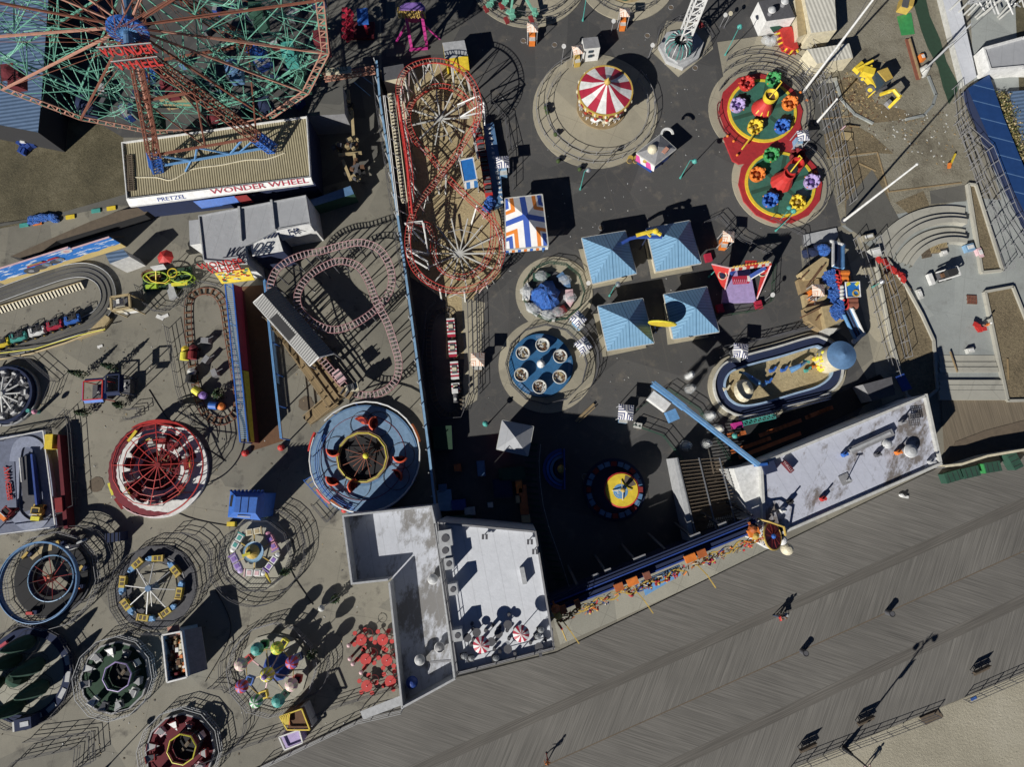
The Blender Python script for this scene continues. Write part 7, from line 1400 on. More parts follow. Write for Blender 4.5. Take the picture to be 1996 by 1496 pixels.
# wrapped statues, boom, shooting gallery
for i, (x, y, r, lb) in enumerate([(1340, 735, .5, 'white wrapped statue, tallest of the shaded cluster'), (1342, 760, .6, 'wrapped figure with brown wrap below the tall white statue'), (1380, 812, .65, 'upper plastic wrapped bundle right of the blue boom'), (1395, 838, .65, 'plastic wrapped bundle under the middle of the blue boom'), (1373, 866, .6, 'plastic wrapped bundle at the lower left of the boom'), (1334, 870, .7, 'leftmost plastic wrapped bundle below the boom')]):
    root = ride('wrapped_statue', lb, x, y, 'statue', 'plastic wrapped figures'); c = P(x, y, 0); part(root, 'figure', MB(['white', 'dwood', 'offwhite', 'cream', 'offwhite', 'offwhite'][i]).lathe(c, [(.3, 0), (r * .6, .5), (r * .55, 1.0), (.15, 1.5), (.25, 1.8), (.01, 2.0)], 10)); part(root, 'wrap', MB('clear_plastic').lathe(c, [(r * .9, 0), (r, .6), (r * .8, 1.2), (.4, 1.8), (.01, 2.1)], 9))
bm = ride('aerial_lift', 'long light blue telescopic boom reaching over the shaded plaza', 1460, 905, 'boom lift'); a, b = P(1478, 907, 5.6), P(1272, 748, 7.2); d = (b - a).normalized(); part(bm, 'boom', MB('sky').bar(a, a.lerp(b, .72), .46, .55)); part(bm, 'boom_tip', MB('sky').bar(a.lerp(b, .70), b, .62, .6)); part(bm, 'boom_stripe', MB('lblue').bar(a + V((-.15, .15, .3)), b + V((-.15, .15, .32)), .1, .05)); bk_ = part(bm, 'basket', MB('white').bar(b + V((0, -1.4, -.6)) + V((-.2, .2, 0)), b + V((1.6, -2.6, -.6)), 1.1, .9)); part(bk_, 'basket_box', MB('sky').box(b + V((2.2, -3.4, -1.0)), (1.1, 1.2, .9), .4)); part(bm, 'mount', MB('blue').bar(a, a + V((1.0, .1, -.1)), .3)); part(bm, 'column', MB('blue').bar(a - V((0, 0, .3)), V((a.x, a.y, 4.8)), .35)); part(bm, 'mount_box', MB('navy').box(P(1498, 912, 5.2), (1.4, 1.2, .6), .3))
gl = ride('game_gallery', 'shaded stage with teal railing, magenta truck and rusty orange curtains beside the long building', 1540, 830)
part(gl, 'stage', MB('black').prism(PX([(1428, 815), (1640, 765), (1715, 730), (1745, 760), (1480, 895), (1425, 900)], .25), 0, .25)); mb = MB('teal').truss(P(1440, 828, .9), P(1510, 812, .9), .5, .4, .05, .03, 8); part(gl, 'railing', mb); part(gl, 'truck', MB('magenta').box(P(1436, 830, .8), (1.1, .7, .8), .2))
for (x0, y0, x1, y1) in ((1418, 850, 1450, 845), (1425, 882, 1500, 855), (1440, 892, 1560, 845), (1480, 850, 1560, 820), (1570, 815, 1620, 795)):
    mb = MB('dorange')
    for k in range(9): a, b = P(x0, y0, 1.4).lerp(P(x1, y1, 1.4), k / 9), P(x0, y0, 1.4).lerp(P(x1, y1, 1.4), (k + .7) / 9); mb.bar(a, b + V((.3, .1, 0)), .45, .05)
    part(gl, 'curtain', mb)
mb = MB('navy')
for k in range(3): mb.bar(P(1440, 812 + k * 5, 1.0), P(1620, 768 + k * 5, 1.0), .1)
part(gl, 'rail', mb); building('blue_kiosk', [(1682, 750), (1738, 735), (1745, 770), (1700, 782)], 2.4, 'grey', 'dgrey', 'dark roofed hut against the top of the long stained roof building', cat='hut'); single('blue_hoarding', MB('royal').prism(PX([(1746, 735), (1762, 728), (1778, 758), (1760, 764)], 1.8), 1.7, 1.8).bar(P(1755, 745, 1.7), P(1755, 745, 0), .2), 'bright blue panel at the top right of the dark hut', 'panel')
tf = lamp(1421, 852, 2.0, 'teal ball lamp over the orange curtains', mat='teal', head='teal')
# ---------------- covered boats ride, blue tubs ride ----------------
cb = ride('covered_boat_ride', 'small boat ride wrapped in plastic around a blue tarp covered hub', 1072, 575); c = P(1072, 573, 0); part(cb, 'platform', MB('dgrey').cyl(c, 46 * K(), .2, 24)); mb = MB('blue_tarp'); rn = random.Random(9); h0 = P(1064, 577, .9)
vs = [h0 + V((0, 0, 1.4))]
for rr_i, (r_, z_) in enumerate(((.7, 1.2), (1.35, .5), (1.9, -.5))):
    for i in range(16): a_ = i * pi / 8; f = 1 + rn.uniform(-.22, .22); vs.append(h0 + V((cos(a_) * r_ * f, sin(a_) * r_ * f, z_ + rn.uniform(-.15, .15))))
fs = [(0, 1 + i, 1 + (i + 1) % 16) for i in range(16)]
for k in range(2): fs += [(1 + k * 16 + i, 17 + k * 16 + i, 17 + k * 16 + (i + 1) % 16, 1 + k * 16 + (i + 1) % 16) for i in range(16)]
mb.add(vs, fs); part(cb, 'hub_tarp', mb)
for i, (x, y, rz, m_) in enumerate([(1055, 540, .1, 'dgreen'), (1100, 548, -.9, 'steelblue'), (1110, 582, -1.5, 'lpink'), (1088, 610, -2.6, 'dred'), (1068, 616, 2.8, 'offwhite'), (1038, 603, 2.5, 'lgrey'), (1026, 570, 1.5, 'white')]):
    cc = P(x, y, .4); d = V((cos(rz), sin(rz), 0)); n = V((-d.y, d.x, 0)); b_ = part(cb, 'boat', MB(m_).prism([cc - d * 1.0 - n * .45, cc + d * .5 - n * .45, cc + d * 1.15, cc + d * .5 + n * .45, cc - d * 1.0 + n * .45], .2, .85)); part(b_, 'windscreen', MB('glass').box(cc + d * .2 + V((0, 0, .55)), (.1, .7, .3), rz)); part(b_, 'plastic_cover', MB('clear_plastic').ball(cc + V((0, 0, .45)), .85, 9, (1, .8, .6)))
blockrail(1078, 571, 62, 11, 1.1, 'eleven sided green grey railing around the plastic covered boats', mat='dgreen')
bt = ride('tub_disc_ride', 'deep blue disc ride with six grey cloth filled tubs and white centre figure', 1054, 712); part(bt, 'disc', MB('discblue').cyl(P(1054, 713, 0), 63 * K(), .5, 48)); mb = MB('steelblue'); 
for a0_ in (60, 220, 330): mb.ring(P(1054, 713, 0), 54 * K(), 60 * K(), .5, .504, 8, radians(a0_), radians(a0_ + 40))
part(bt, 'painted_arc', mb)
for i, (x, y) in enumerate([(1057, 675), (1019, 691), (1091, 697), (1016, 733), (1090, 737), (1051, 756)]):
    c = P(x, y, .6); tb = part(bt, 'tub', flip(MB('offwhite').lathe(c, [(.45, 0), (.8, .35), (.86, .75), (.78, .78), (.68, .55), (.01, .45)], 20))); rn = random.Random(i); mb = MB('tan')
    for k in range(22): a_ = rn.random() * 6.3; r_ = rn.random() ** .5 * .62; mb.c(rn.choice(['tan', 'offwhite', 'brown', 'dwood'] if i != 5 else ['brown', 'white', 'dwood'])).box(c + V((cos(a_) * r_, sin(a_) * r_, .52 + rn.random() * .12)), (rn.uniform(.15, .5), rn.uniform(.08, .2), .08), rn.random() * 3)
    part(tb, 'cloth', mb)
part(bt, 'figure', MB('white').lathe(P(1054, 711, .5), [(.45, 0), (.5, .5), (.3, .9), (.32, 1.3), (.01, 1.6)], 12)); part(bt, 'figure_arm', MB('white').bar(P(1056, 706, 1.4), P(1058, 698, 1.4), .14))
blockrail(1064, 712, 80, 12, 1.1, 'twelve sided railing around the blue tub disc'); fence(circ_pts(1075, 705, 92, 9, 0, -70, 60), 1.1, 'outer railing right of the blue tub disc', world=True)
# ---------------- mini train ----------------
track('mini_train_track', 'dark oval railway loop with ties beside the dividing wall', [(872, 604, .15), (850, 612, .15), (838, 640, .15), (836, 690, .15), (840, 740, .15), (850, 785, .15), (872, 808, .15), (894, 800, .15), (898, 765, .15), (892, 715, .15), (886, 660, .15), (884, 620, .15)], g=.32, rr=.04, step=.5, railm='dgrey', tiem='dwood', sup=0, spine=False, cat='railway track', tiew=.15)
for i, (x, y, L_, m_, lb) in enumerate([(880, 641, 2.2, 0, 'long striped rear wagon of the mini train'), (883, 682, 1.9, 1, 'striped wagon with white square seat of the mini train'), (887, 724, 2.1, 0, 'striped wagon just behind the locomotive tender'), (889, 757, 1.0, 1, 'short striped tender of the mini train')]):
    root = ride('train_wagon', lb, x, y, 'train wagon', 'wagons of the striped mini train', z=.2); LOC[root.name] = Matrix.Translation(root.location) @ Matrix.Rotation(-1.49, 4, 'Z'); root.rotation_euler.z = -1.49; mb = MB('red')
    n_ = int(L_ / .22)
    for k in range(n_): mb.c('crimson' if k % 2 else 'white').box((-L_ / 2 + (k + .5) * L_ / n_, 0, .5), (L_ / n_, .95, .5))
    part(root, 'body', mb, local=True); part(root, 'seat', MB('dgrey').box((-.1, 0, .77), (L_ * .5, .6, .06)).c('cream').box((-.1, 0, .82), (L_ * .2, .5, .1)), local=True)
    for u in (-L_ * .35, L_ * .35): part(root, 'wheel', MB('black').cyl((u, -.45, .2), .18, .9, 10, axis=(0, 1, 0)), local=True)
root = ride('locomotive', 'small white and black locomotive at the head of the striped mini train', 889, 775, 'locomotive', z=.2); LOC[root.name] = Matrix.Translation(root.location) @ Matrix.Rotation(-1.49, 4, 'Z'); root.rotation_euler.z = -1.49; part(root, 'boiler', MB('dgrey').cyl((-.5, 0, .7), .28, 1.2, 12, axis=(1, 0, 0)), local=True); part(root, 'cab', MB('white').box((-.6, 0, .8), (.5, .7, .8)), local=True); part(root, 'chimney', MB('offwhite').cyl((.4, 0, .9), .12, .5, 8, .18), local=True); part(root, 'wheel', MB('black').cyl((.2, -.4, .2), .2, .8, 10, axis=(0, 1, 0)), local=True)
for i in range(3): fence([(912 + i * 9, 590), (914 + i * 9, 660), (916 + i * 9, 770)], 1.1, ['first', 'second', 'third'][i] + ' of three parallel queue rails right of the mini train', rails=2); 
fence([(850, 590), (832, 610), (824, 700), (830, 780), (860, 818), (900, 815), (915, 770)], .9, 'low dark fence around the mini train loop'); sheet('queue_pavement', [(900, 580), (945, 590), (930, 780), (900, 800), (905, 700)], .012, 'slab')
fence([(955, 200), (985, 235), (990, 300)], 1.1, 'short curved railing right of the red train', rails=2); fence([(985, 240), (1000, 300), (1000, 370)], 1.1, 'railing between the navy canopy kiosk and the tent shade', rails=2)
# ---------------- shaded yard ----------------
hiproof('hut', [(979, 820), (1040, 832), (1029, 889), (968, 876)], 3.4, 4.6, 'roof_grey', 'grey hip roofed hut rising out of the big shadow', cat='hut', wall='dred')
building('low_stall', [(842, 832), (880, 830), (882, 876), (846, 878)], 1.6, 'navy', 'pinegreen', 'low green and navy stall by the wall in the big shadow', cat='stall')
for i, (x, y, w_, h_, m_, lb) in enumerate([(866, 976, 1.7, 2.4, 'lblue', 'pale blue crate stack near the wall in the shadow'), (863, 952, .9, .9, 'steelblue', 'small teal crate above the pale blue stack'), (892, 913, .8, .9, 'dorange', 'orange red object in the middle of the shaded yard'), (938, 914, .9, 1.8, 'steelblue', 'tall grey blue locker in the shaded yard'), (1012, 950, .8, 1.6, 'orange', 'bright orange post stack by the curved path'), (1020, 975, 1.0, 3.4, 'dorange', 'long rusty orange rack beside the curved path'), (980, 952, 2.2, 2.2, 'navy', 'dark glass tank in the shaded yard'), (1011, 974, .7, .9, 'tan', 'olive box inside the rusty rack'), (1025, 1012, 1.0, .9, 'tan', 'tan chest at the bottom of the shaded yard'), (956, 985, .6, .6, 'offwhite', 'white crumpled sheet on the shaded ground'), (916, 997, 1.2, .9, 'lgrey', 'pale grey bundle near the bottom of the shaded yard'), (893, 985, 1.8, 1.2, 'royal', 'dark blue tarp mound in the shaded yard'), (900, 1008, 2.6, .5, 'dgreen', 'long green strip planter behind the white roof'), (998, 925, 3.0, 1.6, 'dgreen', 'dark green counter below the hip roofed hut')]):
    root = ride('stored_crate', lb, x, y, 'crate', 'goods stored in the shaded yard'); c = P(x, y, .45); part(root, 'body', MB(m_).box(c, (w_, h_, .9), .1)); part(root, 'lid', MB(m_).box(c + V((0, 0, .48)), (w_ * .8, h_ * .8, .08), .1)); part(root, 'edge', MB('dgrey').bar(c + V((-w_ / 2, -h_ / 2, .48)), c + V((w_ / 2, -h_ / 2, .48)), .05))
cpth = [(1053, 868), (1050, 900), (1052, 940), (1058, 985), (1070, 1030), (1088, 1080), (1108, 1142)]
fence(cpth, 1.1, 'long curved pale railing along the shaded path', mat='lgrey', rails=1); mb = MB('dgreen')
for p in resample(cr(PX(cpth, .06), False, 6), .72, False): mb.bar(p + V((-.3, 0, 0)), p + V((-1.6, .15, 0)), .22, .06)
single('path_ties', mb, 'ladder like green sleepers along the curved path in the shadow', 'sleepers'); sk_ = ride('stage_prop', 'blue fan shaped stage prop with golden centre on the shaded plaza', 1085, 915, 'prop'); c = P(1098, 915, .3)
for k, (r_, m_) in enumerate(((2.4, 'royal'), (2.0, 'blue'), (1.6, 'steelblue'), (1.1, 'navy'))): part(sk_, 'fan_row', MB(m_).ring(c, r_ - .3, r_, 0, .3 + .25 * k, 16, radians(95), radians(265)))
part(sk_, 'centre', MB('gold').ball(c + V((-.3, 0, 1.0)), .5, 10)); part(sk_, 'backdrop', MB('royal').bar(c + V((0, -2.3, 1.0)), c + V((0, 2.3, 1.0)), .12, 1.6))
rg = ride('ring_ride', 'ring of dark red and blue seats around a raised yellow disc in the shadow', 1205, 955); c = P(1197, 955, .4); mb = MB('royal')
for i in range(24): a_ = i * pi / 12; m_ = 'dred' if i % 3 == 0 else 'steelblue'; part(rg, 'seat', MB(m_).box(c + V((cos(a_) * 49 * K(), sin(a_) * 49 * K(), .2)), (.55, .62, .4), a_))
c = P(1212, 956, 3.0); part(rg, 'disc', MB('yellow').cyl((c.x, c.y, 2.85), 31 * K(3), .15, 36)); part(rg, 'disc_rim', MB('red').circ((c.x, c.y, 2.85), 32 * K(3), .13, 24)); part(rg, 'disc_centre', MB('sky').cyl((c.x - .15, c.y - .15, 3.0), 14 * K(3), .03, 20)); mb = MB('cream')
for i in range(4): a_ = i * pi / 2 + .05; mb.bar(c + V((0, 0, .4)), c + V((cos(a_) * 1.1, sin(a_) * 1.1, .1)), .09)
part(rg, 'cross_arm', mb); mb = MB('white')
for i in range(10): mb.ball((c.x - .3 + random.uniform(-.4, .4), c.y - .3 + random.uniform(-.4, .3), 3.04), .05, 6)
part(rg, 'star_dot', mb); part(rg, 'mast', MB('gold').cyl((c.x, c.y, 0), .2, 3.9, 10)); part(rg, 'mast_cap', MB('gold').ball((c.x, c.y, 3.9), .25, 10)); part(rg, 'platform', MB('navy').cyl(P(1197, 955, 0), 60 * K(), .12, 30)); part(rg, 'disc_wedge', MB('dwood').ring((c.x, c.y, 3.0), .9, 1.7, 0, .02, 8, radians(20), radians(75)))
# ---------------- ornate sign wall on the boardwalk ----------------
sg = thing('sign_wall', 'ornate navy sign wall with gilded trusses and red flowers facing the boardwalk', 'sign', P(1270, 1130, 0)); T0, T1 = P(1078, 1192, 6.2), P(1478, 1030, 6.2); d = (T1 - T0).normalized(); n = V((d.y, -d.x, 0)); Lw = (T1 - T0).length
def W(u, o=0, z=0): return T0 + d * (Lw * u) + n * o + V((0, 0, z))
mb = MB('navy'); mb.bar(W(0, -.9), W(1, -.9), .4, .3).bar(W(0, -.1), W(1, -.1), .6, .35); part(sg, 'roof_beam', mb); part(sg, 'blue_strip', MB('royal').bar(W(0, .1, .25), W(1, .1, .25), .16, .12).bar(W(0, -.75, .2), W(1, -.75, .2), .12, .1)); part(sg, 'coping', MB('navy').bar(W(0, -1.3), W(.98, -1.3), .14, .1)); part(sg, 'wall', MB('navy').bar(W(0, -.4, -3.2), W(1, -.4, -3.2), .5, 5.8))
for i in range(8): part(sg, 'strut', MB('dgrey').bar(W(i / 7, -1.4, -.2), W(i / 7, -2.6, -6.1), .25))
for u, L_, m_ in ((.03, .03, 'dorange'), (.10, .025, 'dorange'), (.29, .04, 'dorange'), (.35, .05, 'orange'), (.43, .03, 'rust'), (.63, .05, 'orange'), (.69, .04, 'dorange'), (.94, .05, 'orange')): part(sg, 'orange_panel', MB(m_).bar(W(u, .1, .5), W(u + L_, .1, .5), .75, .5))
for u, L_ in ((.22, .03), (.28, .03), (.42, .06), (.70, .05), (.84, .04)): part(sg, 'grey_panel', MB('grey').bar(W(u, -1.6, -.4), W(u + L_, -1.6, -.4), .4, .2))
for u0, u1, o in ((.0, .12, .9), (.10, .36, .75), (.33, .62, 1.0), (.66, .98, .8)):
    mb = MB('gold'); k_ = int((u1 - u0) * 60)
    for k in range(k_): t0, t1 = u0 + (u1 - u0) * k / k_, u0 + (u1 - u0) * (k + 1) / k_; s = .35 * sin(k * .8); mb.bar(W(t0, o + s, .3), W(t1, o + .35 * sin((k + 1) * .8), .3), .15); mb.bar(W(t0, o - .3 * sin(k * .8), .0), W(t1, o - .3 * sin((k + 1) * .8), .0), .07); mb.ball(W(t0, o, .1), .11, 6) if k % 2 else None
    part(sg, 'gilded_truss', mb)
for u, w_ in ((.17, .04), (.35, .01), (.44, .02), (.48, .02), (.53, .02), (.57, .02), (.74, .03), (.92, .05)):
    mb = MB('red'); rn = random.Random(int(u * 100))
    for k in range(14): mb.c(rn.choice(['red', 'crimson', 'dred', 'gold'])).ball(W(u + rn.uniform(-w_, w_) * .6, 1.25 + rn.uniform(-.3, .3), rn.uniform(0, .4)), rn.uniform(.08, .17), 6)
    part(sg, 'flower', mb)
part(sg, 'awning', slabq(MB('sky'), [W(.42, 1.3, -1.2), W(.60, 1.1, -1.2), W(.61, 2.0, -2.2), W(.42, 2.6, -2.2)], .08)); part(sg, 'grille', MB('steelblue').truss(W(.41, .8, .1), W(.60, .7, .1), .5, .2, .03, .03, 20))
for u, o, z in ((.02, .9, 3.6), (.37, 1.4, 2.8), (.67, 1.3, 2.8)):
    a = W(u, .8, .2); mb = MB('gold').bar(a, a + n * 1.2 + V((.5, 0, .8)), .1); e = a + n * o + V((.6, 0, -2.0)); mb.bar(a + n * 1.2 + V((.5, 0, .8)), a + n * 2.6 + V((.9, 0, .5)), .1); part(sg, 'flag_arm', mb)
mb = MB('gold'); rn = random.Random(21)
for k in range(230):
    u = rn.random(); o = .55 + .75 * rn.random(); p = W(u, o, rn.uniform(-.3, .6)); mb.c(rn.choice(['gold', 'gold', 'dwood', 'dorange', 'red', 'brown', 'cream', 'orange', 'steelblue', 'royal'])).bar(p, p + d * rn.uniform(-.7, .7) + n * rn.uniform(-.3, .4) + V((0, 0, rn.uniform(-.2, .2))), rn.uniform(.04, .13))
part(sg, 'ornament', mb)
for u in (.015, .965): mb = MB('gold').ball(W(u, .5, .5), .45, 8).ball(W(u, .1, .3), .5, 8).c('dorange').ball(W(u, -.2, .5), .5, 8).bar(W(u, -1, .4), W(u, 1.2, .4), .2); part(sg, 'gilded_end', mb)
part(sg, 'pennant_pole', MB('gold').tube([W(0, 1.0, .6), P(1092, 1220, 6.2), P(1104, 1250, 5.8)], .07).c('red').bar(P(1088, 1216, 6.3), P(1096, 1228, 6.2), .22, .1))
em = thing('round_emblem_sign', 'white wedge sign with red and blue round emblem right of the sign wall', 'sign', P(1495, 1055, 0)); part(em, 'wedge', MB('white').prism(PX([(1462, 1048), (1478, 1022), (1500, 1030), (1514, 1074), (1502, 1072)], 5.0), 3.4, 5.0)); mb = MB('navy')
for k in range(8): mb.ball(P(1484 + k * .8, 1028 + k * 5, 5.05), .07, 6); mb.ball(P(1470 + k * 1.4, 1040 + k * 2.6, 5.05), .06, 6)
part(em, 'bulb_row', mb); c = P(1504, 1046, 6.0); ax = V((.62, .12, 1)).normalized(); R_ = ax.to_track_quat('Z', 'Y').to_matrix(); part(em, 'emblem_disc', MB('red').cyl(c, 1.35, .15, 28, axis=ax)); part(em, 'emblem_rim', MB('gold').circ(c + ax * .1, 1.4, .1, 28, 5, tilt=R_)); mb = MB('dred')
for i in range(10): a_ = i * pi / 5; mb.bar(c + ax * .16 + R_ @ V((cos(a_) * .3, sin(a_) * .3, 0)), c + ax * .16 + R_ @ V((cos(a_) * 1.25, sin(a_) * 1.25, 0)), .12, .04)
part(em, 'emblem_petal', mb); part(em, 'emblem_centre', MB('blue').ball(c + ax * .2, .3, 8)); part(em, 'globe', MB('white').ball(P(1523, 1053, 4.6), .6, 12)); part(em, 'globe', MB('cream').ball(P(1534, 1071, 4.0), .68, 14)); part(em, 'dish', MB('black').lathe(P(1520, 1036, 5.0), [(.1, 0), (.6, .25), (.62, .3)], 14)); part(em, 'arch', MB('gold').tube([P(1476, 1012, 6.2), P(1500, 1018, 6.6), P(1528, 1028, 6.4), P(1531, 1044, 5.6)], .12)); part(em, 'post', MB('lgrey').bar(P(1495, 1050, 0), P(1495, 1050, 3.4), .5))
# ---------------- boardwalk furniture and people ----------------
GB = 'furniture of the boardwalk'
def person(px, py, z0, rz, top, legs, label, hair='brown', arms=0.35, stride=.28, h=1.74, hat=None):
    c = P(px, py, z0); root = thing('person', label, 'person', c, rz, None); k = h / 1.74
    vs = []; es = []; rad = []
    def v(x, y, z, r): vs.append((x * k, y * k, z * k)); rad.append(r * k); return len(vs) - 1
    pel = v(0, 0, .93, .15); w_ = v(0, 0, 1.12, .13); ch = v(0, .02, 1.32, .17); nk = v(0, .03, 1.47, .065); hb = v(0, .04, 1.56, .085); hd = v(0, .05, 1.66, .10)
    es += [(pel, w_), (w_, ch), (ch, nk), (nk, hb), (hb, hd)]
    for s in (-1, 1):
        hp = v(.09 * s, 0, .88, .10); kn = v(.10 * s, stride * s * .6 + .04, .50, .065); an = v(.10 * s, stride * s, .09, .045); ft = v(.10 * s, stride * s + .16, .04, .04); es += [(pel, hp), (hp, kn), (kn, an), (an, ft)]
        sh_ = v(.19 * s, .0, 1.40, .065); el = v(.27 * s, -.05 - arms * s * .2, 1.14, .045); wr = v(.25 * s, .12 - arms * s * .5, .93, .033); es += [(ch, sh_), (sh_, el), (el, wr)]
        for q in range(5): f_ = v(.25 * s + (q - 2) * .016, .17 - arms * s * .5 + (0 if q else -.04), .84 + (.04 if q == 0 else abs(q - 2.5) * .01), .010); es.append((wr, f_))
    me = bpy.data.meshes.new('body'); me.from_pydata(vs, es, []); o = bpy.data.objects.new('body', me); C.objects.link(o); md = o.modifiers.new('s', 'SKIN')
    for i, r in enumerate(rad): me.skin_vertices[0].data[i].radius = (r, r)
    me.skin_vertices[0].data[0].use_root = True; o.modifiers.new('d', 'SUBSURF').levels = 1
    dg = bpy.context.evaluated_depsgraph_get(); m2 = bpy.data.meshes.new_from_object(o.evaluated_get(dg)); bpy.data.objects.remove(o)
    m2.materials.clear(); [m2.materials.append(M(t)) for t in (top, legs, 'skin')]
    for p in m2.polygons:
        z = p.center.z / k; p.material_index = 1 if z < .95 and abs(p.center.x) < .22 * k else (0 if z < 1.47 and z > 1.0 else 2)
    b_ = bpy.data.objects.new('body', m2); C.objects.link(b_); b_.parent = root; LOC[b_.name] = LOC[root.name]
    hm = MB(hat or hair).lathe((0, .03 * k, 1.66 * k), [(.115 * k, -.03), (.118 * k, .05), (.08 * k, .12), (.01, .14)], 12); part(root, 'cap' if hat else 'hair', hm, local=True)
    mb = MB('skin').ball((0, .155 * k, 1.645 * k), .02, 6); part(root, 'nose', mb, local=True)
    for s in (-1, 1): part(root, 'shoe', MB('black').box((.10 * s * k, (stride * s + .06) * k, .035), (.09, .27, .07)), local=True)
    return root
pr = person(1512, 1201, BZ, -1.4, 'red', 'denim', 'person in a red top walking with a pushchair on the boardwalk'); person(1519, 1199, BZ, -1.2, 'dgrey', 'black', 'person in dark clothes right beside the red topped walker')
st = thing('pushchair', 'small grey pushchair beside the red topped walker', 'pushchair', P(1527, 1198, BZ), -1.3); part(st, 'seat', MB('lgrey').box((0, 0, .55), (.45, .5, .1)).box((0, -.25, .75), (.45, .08, .4)), local=True); part(st, 'frame', MB('dgrey').tube([(-.22, -.5, 1.0), (-.22, .3, .2)], .02).tube([(.22, -.5, 1.0), (.22, .3, .2)], .02).bar((-.22, -.5, 1.0), (.22, -.5, 1.0), .04), local=True)
for x in (-.25, .25):
    for y in (-.25, .3): part(st, 'wheel', MB('rubber').cyl((x - .02, y, .12), .12, .05, 10, axis=(1, 0, 0)), local=True)
person(1066, 1478, BZ, .4, 'orange', 'dred', 'person in orange at the lower middle of the boardwalk', stride=.35); person(1690, 1493, 0, 2.2, 'cream', 'lpink', 'person in pale clothes on the sand at the bottom right edge')
person(1911, 637, .05, 1.0, 'orange', 'dgrey', 'worker in an orange vest by the right kerb of the plaza', hat='white', stride=.1)
person(1720, 962, BZ, .5, 'white', 'lgrey', 'person in white near the upper edge of the boardwalk') if False else None
bg_ = thing('paper_litter', 'white crumpled bag on the boards below the long white building', 'litter', P(1762, 967, BZ)); part(bg_, 'bag', MB('white').ball(P(1757, 966, BZ + .2), .28, 7, (1.2, .8, .6)).bar(P(1758, 968, BZ + .15), P(1770, 970, BZ + .15), .3, .2)); part(bg_, 'lid', MB('black').ball(P(1765, 965, BZ + .25), .2, 7))
def bench(px, py, rz, label):
    root = thing('bench', label, 'bench', P(px, py, BZ), rz, 'benches along the beach side rail')
    part(root, 'seat', MB('dwood').box((0, 0, .45), (2.0, .12, .05)).box((0, .16, .45), (2.0, .12, .05)).box((0, .32, .45), (2.0, .12, .05)), local=True); part(root, 'backrest', MB('dwood').box((0, .42, .75), (2.0, .05, .5)), local=True)
    for x in (-.9, 0, .9): part(root, 'leg', MB('dgrey').bar((x, 0, 0), (x, 0, .45), .06).bar((x, .4, 0), (x, .45, .9), .06).bar((x, 0, .3), (x, .4, .3), .04), local=True)
for x, y, lb in ((1572, 1458, 'left bench near the bottom edge of the boardwalk'), (1684, 1406, 'middle bench right beside the tall lamp post'), (1908, 1308, 'right bench near the right picture edge')): bench(x, y, .40, lb)
for x, y, lb in ((1563, 1270, 'left dark cylindrical litter bin on the boardwalk centre line'), (1729, 1194, 'right dark cylindrical litter bin on the boardwalk centre line')):
    root = thing('litter_bin', lb, 'litter bin', P(x, y, BZ), 0, 'litter bins on the boardwalk'); part(root, 'drum', MB('dgrey').cyl((0, 0, 0), .3, .95, 16), local=True); part(root, 'rim', MB('black').circ((0, 0, .95), .3, .04, 16), local=True)
fence([(1541, 1497), (1648, 1456), (1735, 1425), (1822, 1392)], 1.15, 'long dark railing with end gap along the beach below the tall lamp', z0=BZ, rails=3); fence([(1878, 1364), (1996, 1313), (2100, 1270)], 1.15, 'dark railing along the beach at the right picture edge', z0=BZ, rails=3)
single('beach_stair', MB('dwood').box(P(1812, 1396, .05), (2.2, .5, .25), .4).box(P(1818, 1402, -.02), (2.2, .5, .2), .4), 'short dark stair down to the beach at the railing gap', 'stairs'); single('towel', MB('blue').box(P(1898, 1363, .05), (.7, .25, .05), .4), 'small blue cloth on the sand under the right railing', 'cloth')
lp = thing('tall_lamp', 'very tall dark lamp post with banner and twin lamp arms beside the middle bench', 'lamp', P(1646, 1460, BZ)); part(lp, 'pole', MB('black').tube([(0, 0, 0), (0, 0, 9.4)], .11, 8, r2=.06), local=True); part(lp, 'base', MB('black').cyl((0, 0, 0), .32, 1.5, 10, .16), local=True); part(lp, 'banner', MB('navy').box((.32, .1, 6.3), (.5, .06, 1.5), .4), local=True)
for s in (-1, 1): a_ = part(lp, 'arm', MB('black').tube([(0, 0, 8.3), (s * .6, s * .25, 8.9), (s * 1.1, s * .45, 8.9)], .05, 6), local=True); part(a_, 'lamp_head', MB('offwhite').lathe((s * 1.1, s * .45, 8.45), [(.25, 0), (.22, .3), (.05, .45)], 10), local=True)
part(lp, 'cross_frame', MB('black').bar((-.4, -.15, 7.6), (.5, .2, 9.2), .05).bar((-.4, -.15, 9.2), (.5, .2, 7.6), .05), local=True)
mb = MB('cream'); q = [(1842, 912), (1875, 908), (1925, 892), (1996, 880), (2080, 872)]
root = thing('windscreen_fence', 'cream canvas windscreen fence curving along the top of the right boardwalk', 'fence', P(1900, 900, 0)); pp = PX(q, 1.9)
for a, b in zip(pp, pp[1:]): part(root, 'panel', MB('cream').prism([a, b, b + V((.05, .28, 0)), a + V((.05, .28, 0))], BZ, 1.9)); part(root, 'post', MB('grey').bar(V((a.x, a.y, BZ)), a, .08))
part(root, 'painted_shadow', MB('dwood').prism(PX([(1842, 904), (1862, 862), (1920, 840), (1996, 820), (2060, 810), (2060, 866), (1996, 874), (1925, 886), (1875, 900)], BZ + .05), BZ + .01, BZ + .05))  # flat dark sheet paints the fence's cast shadow on the boards
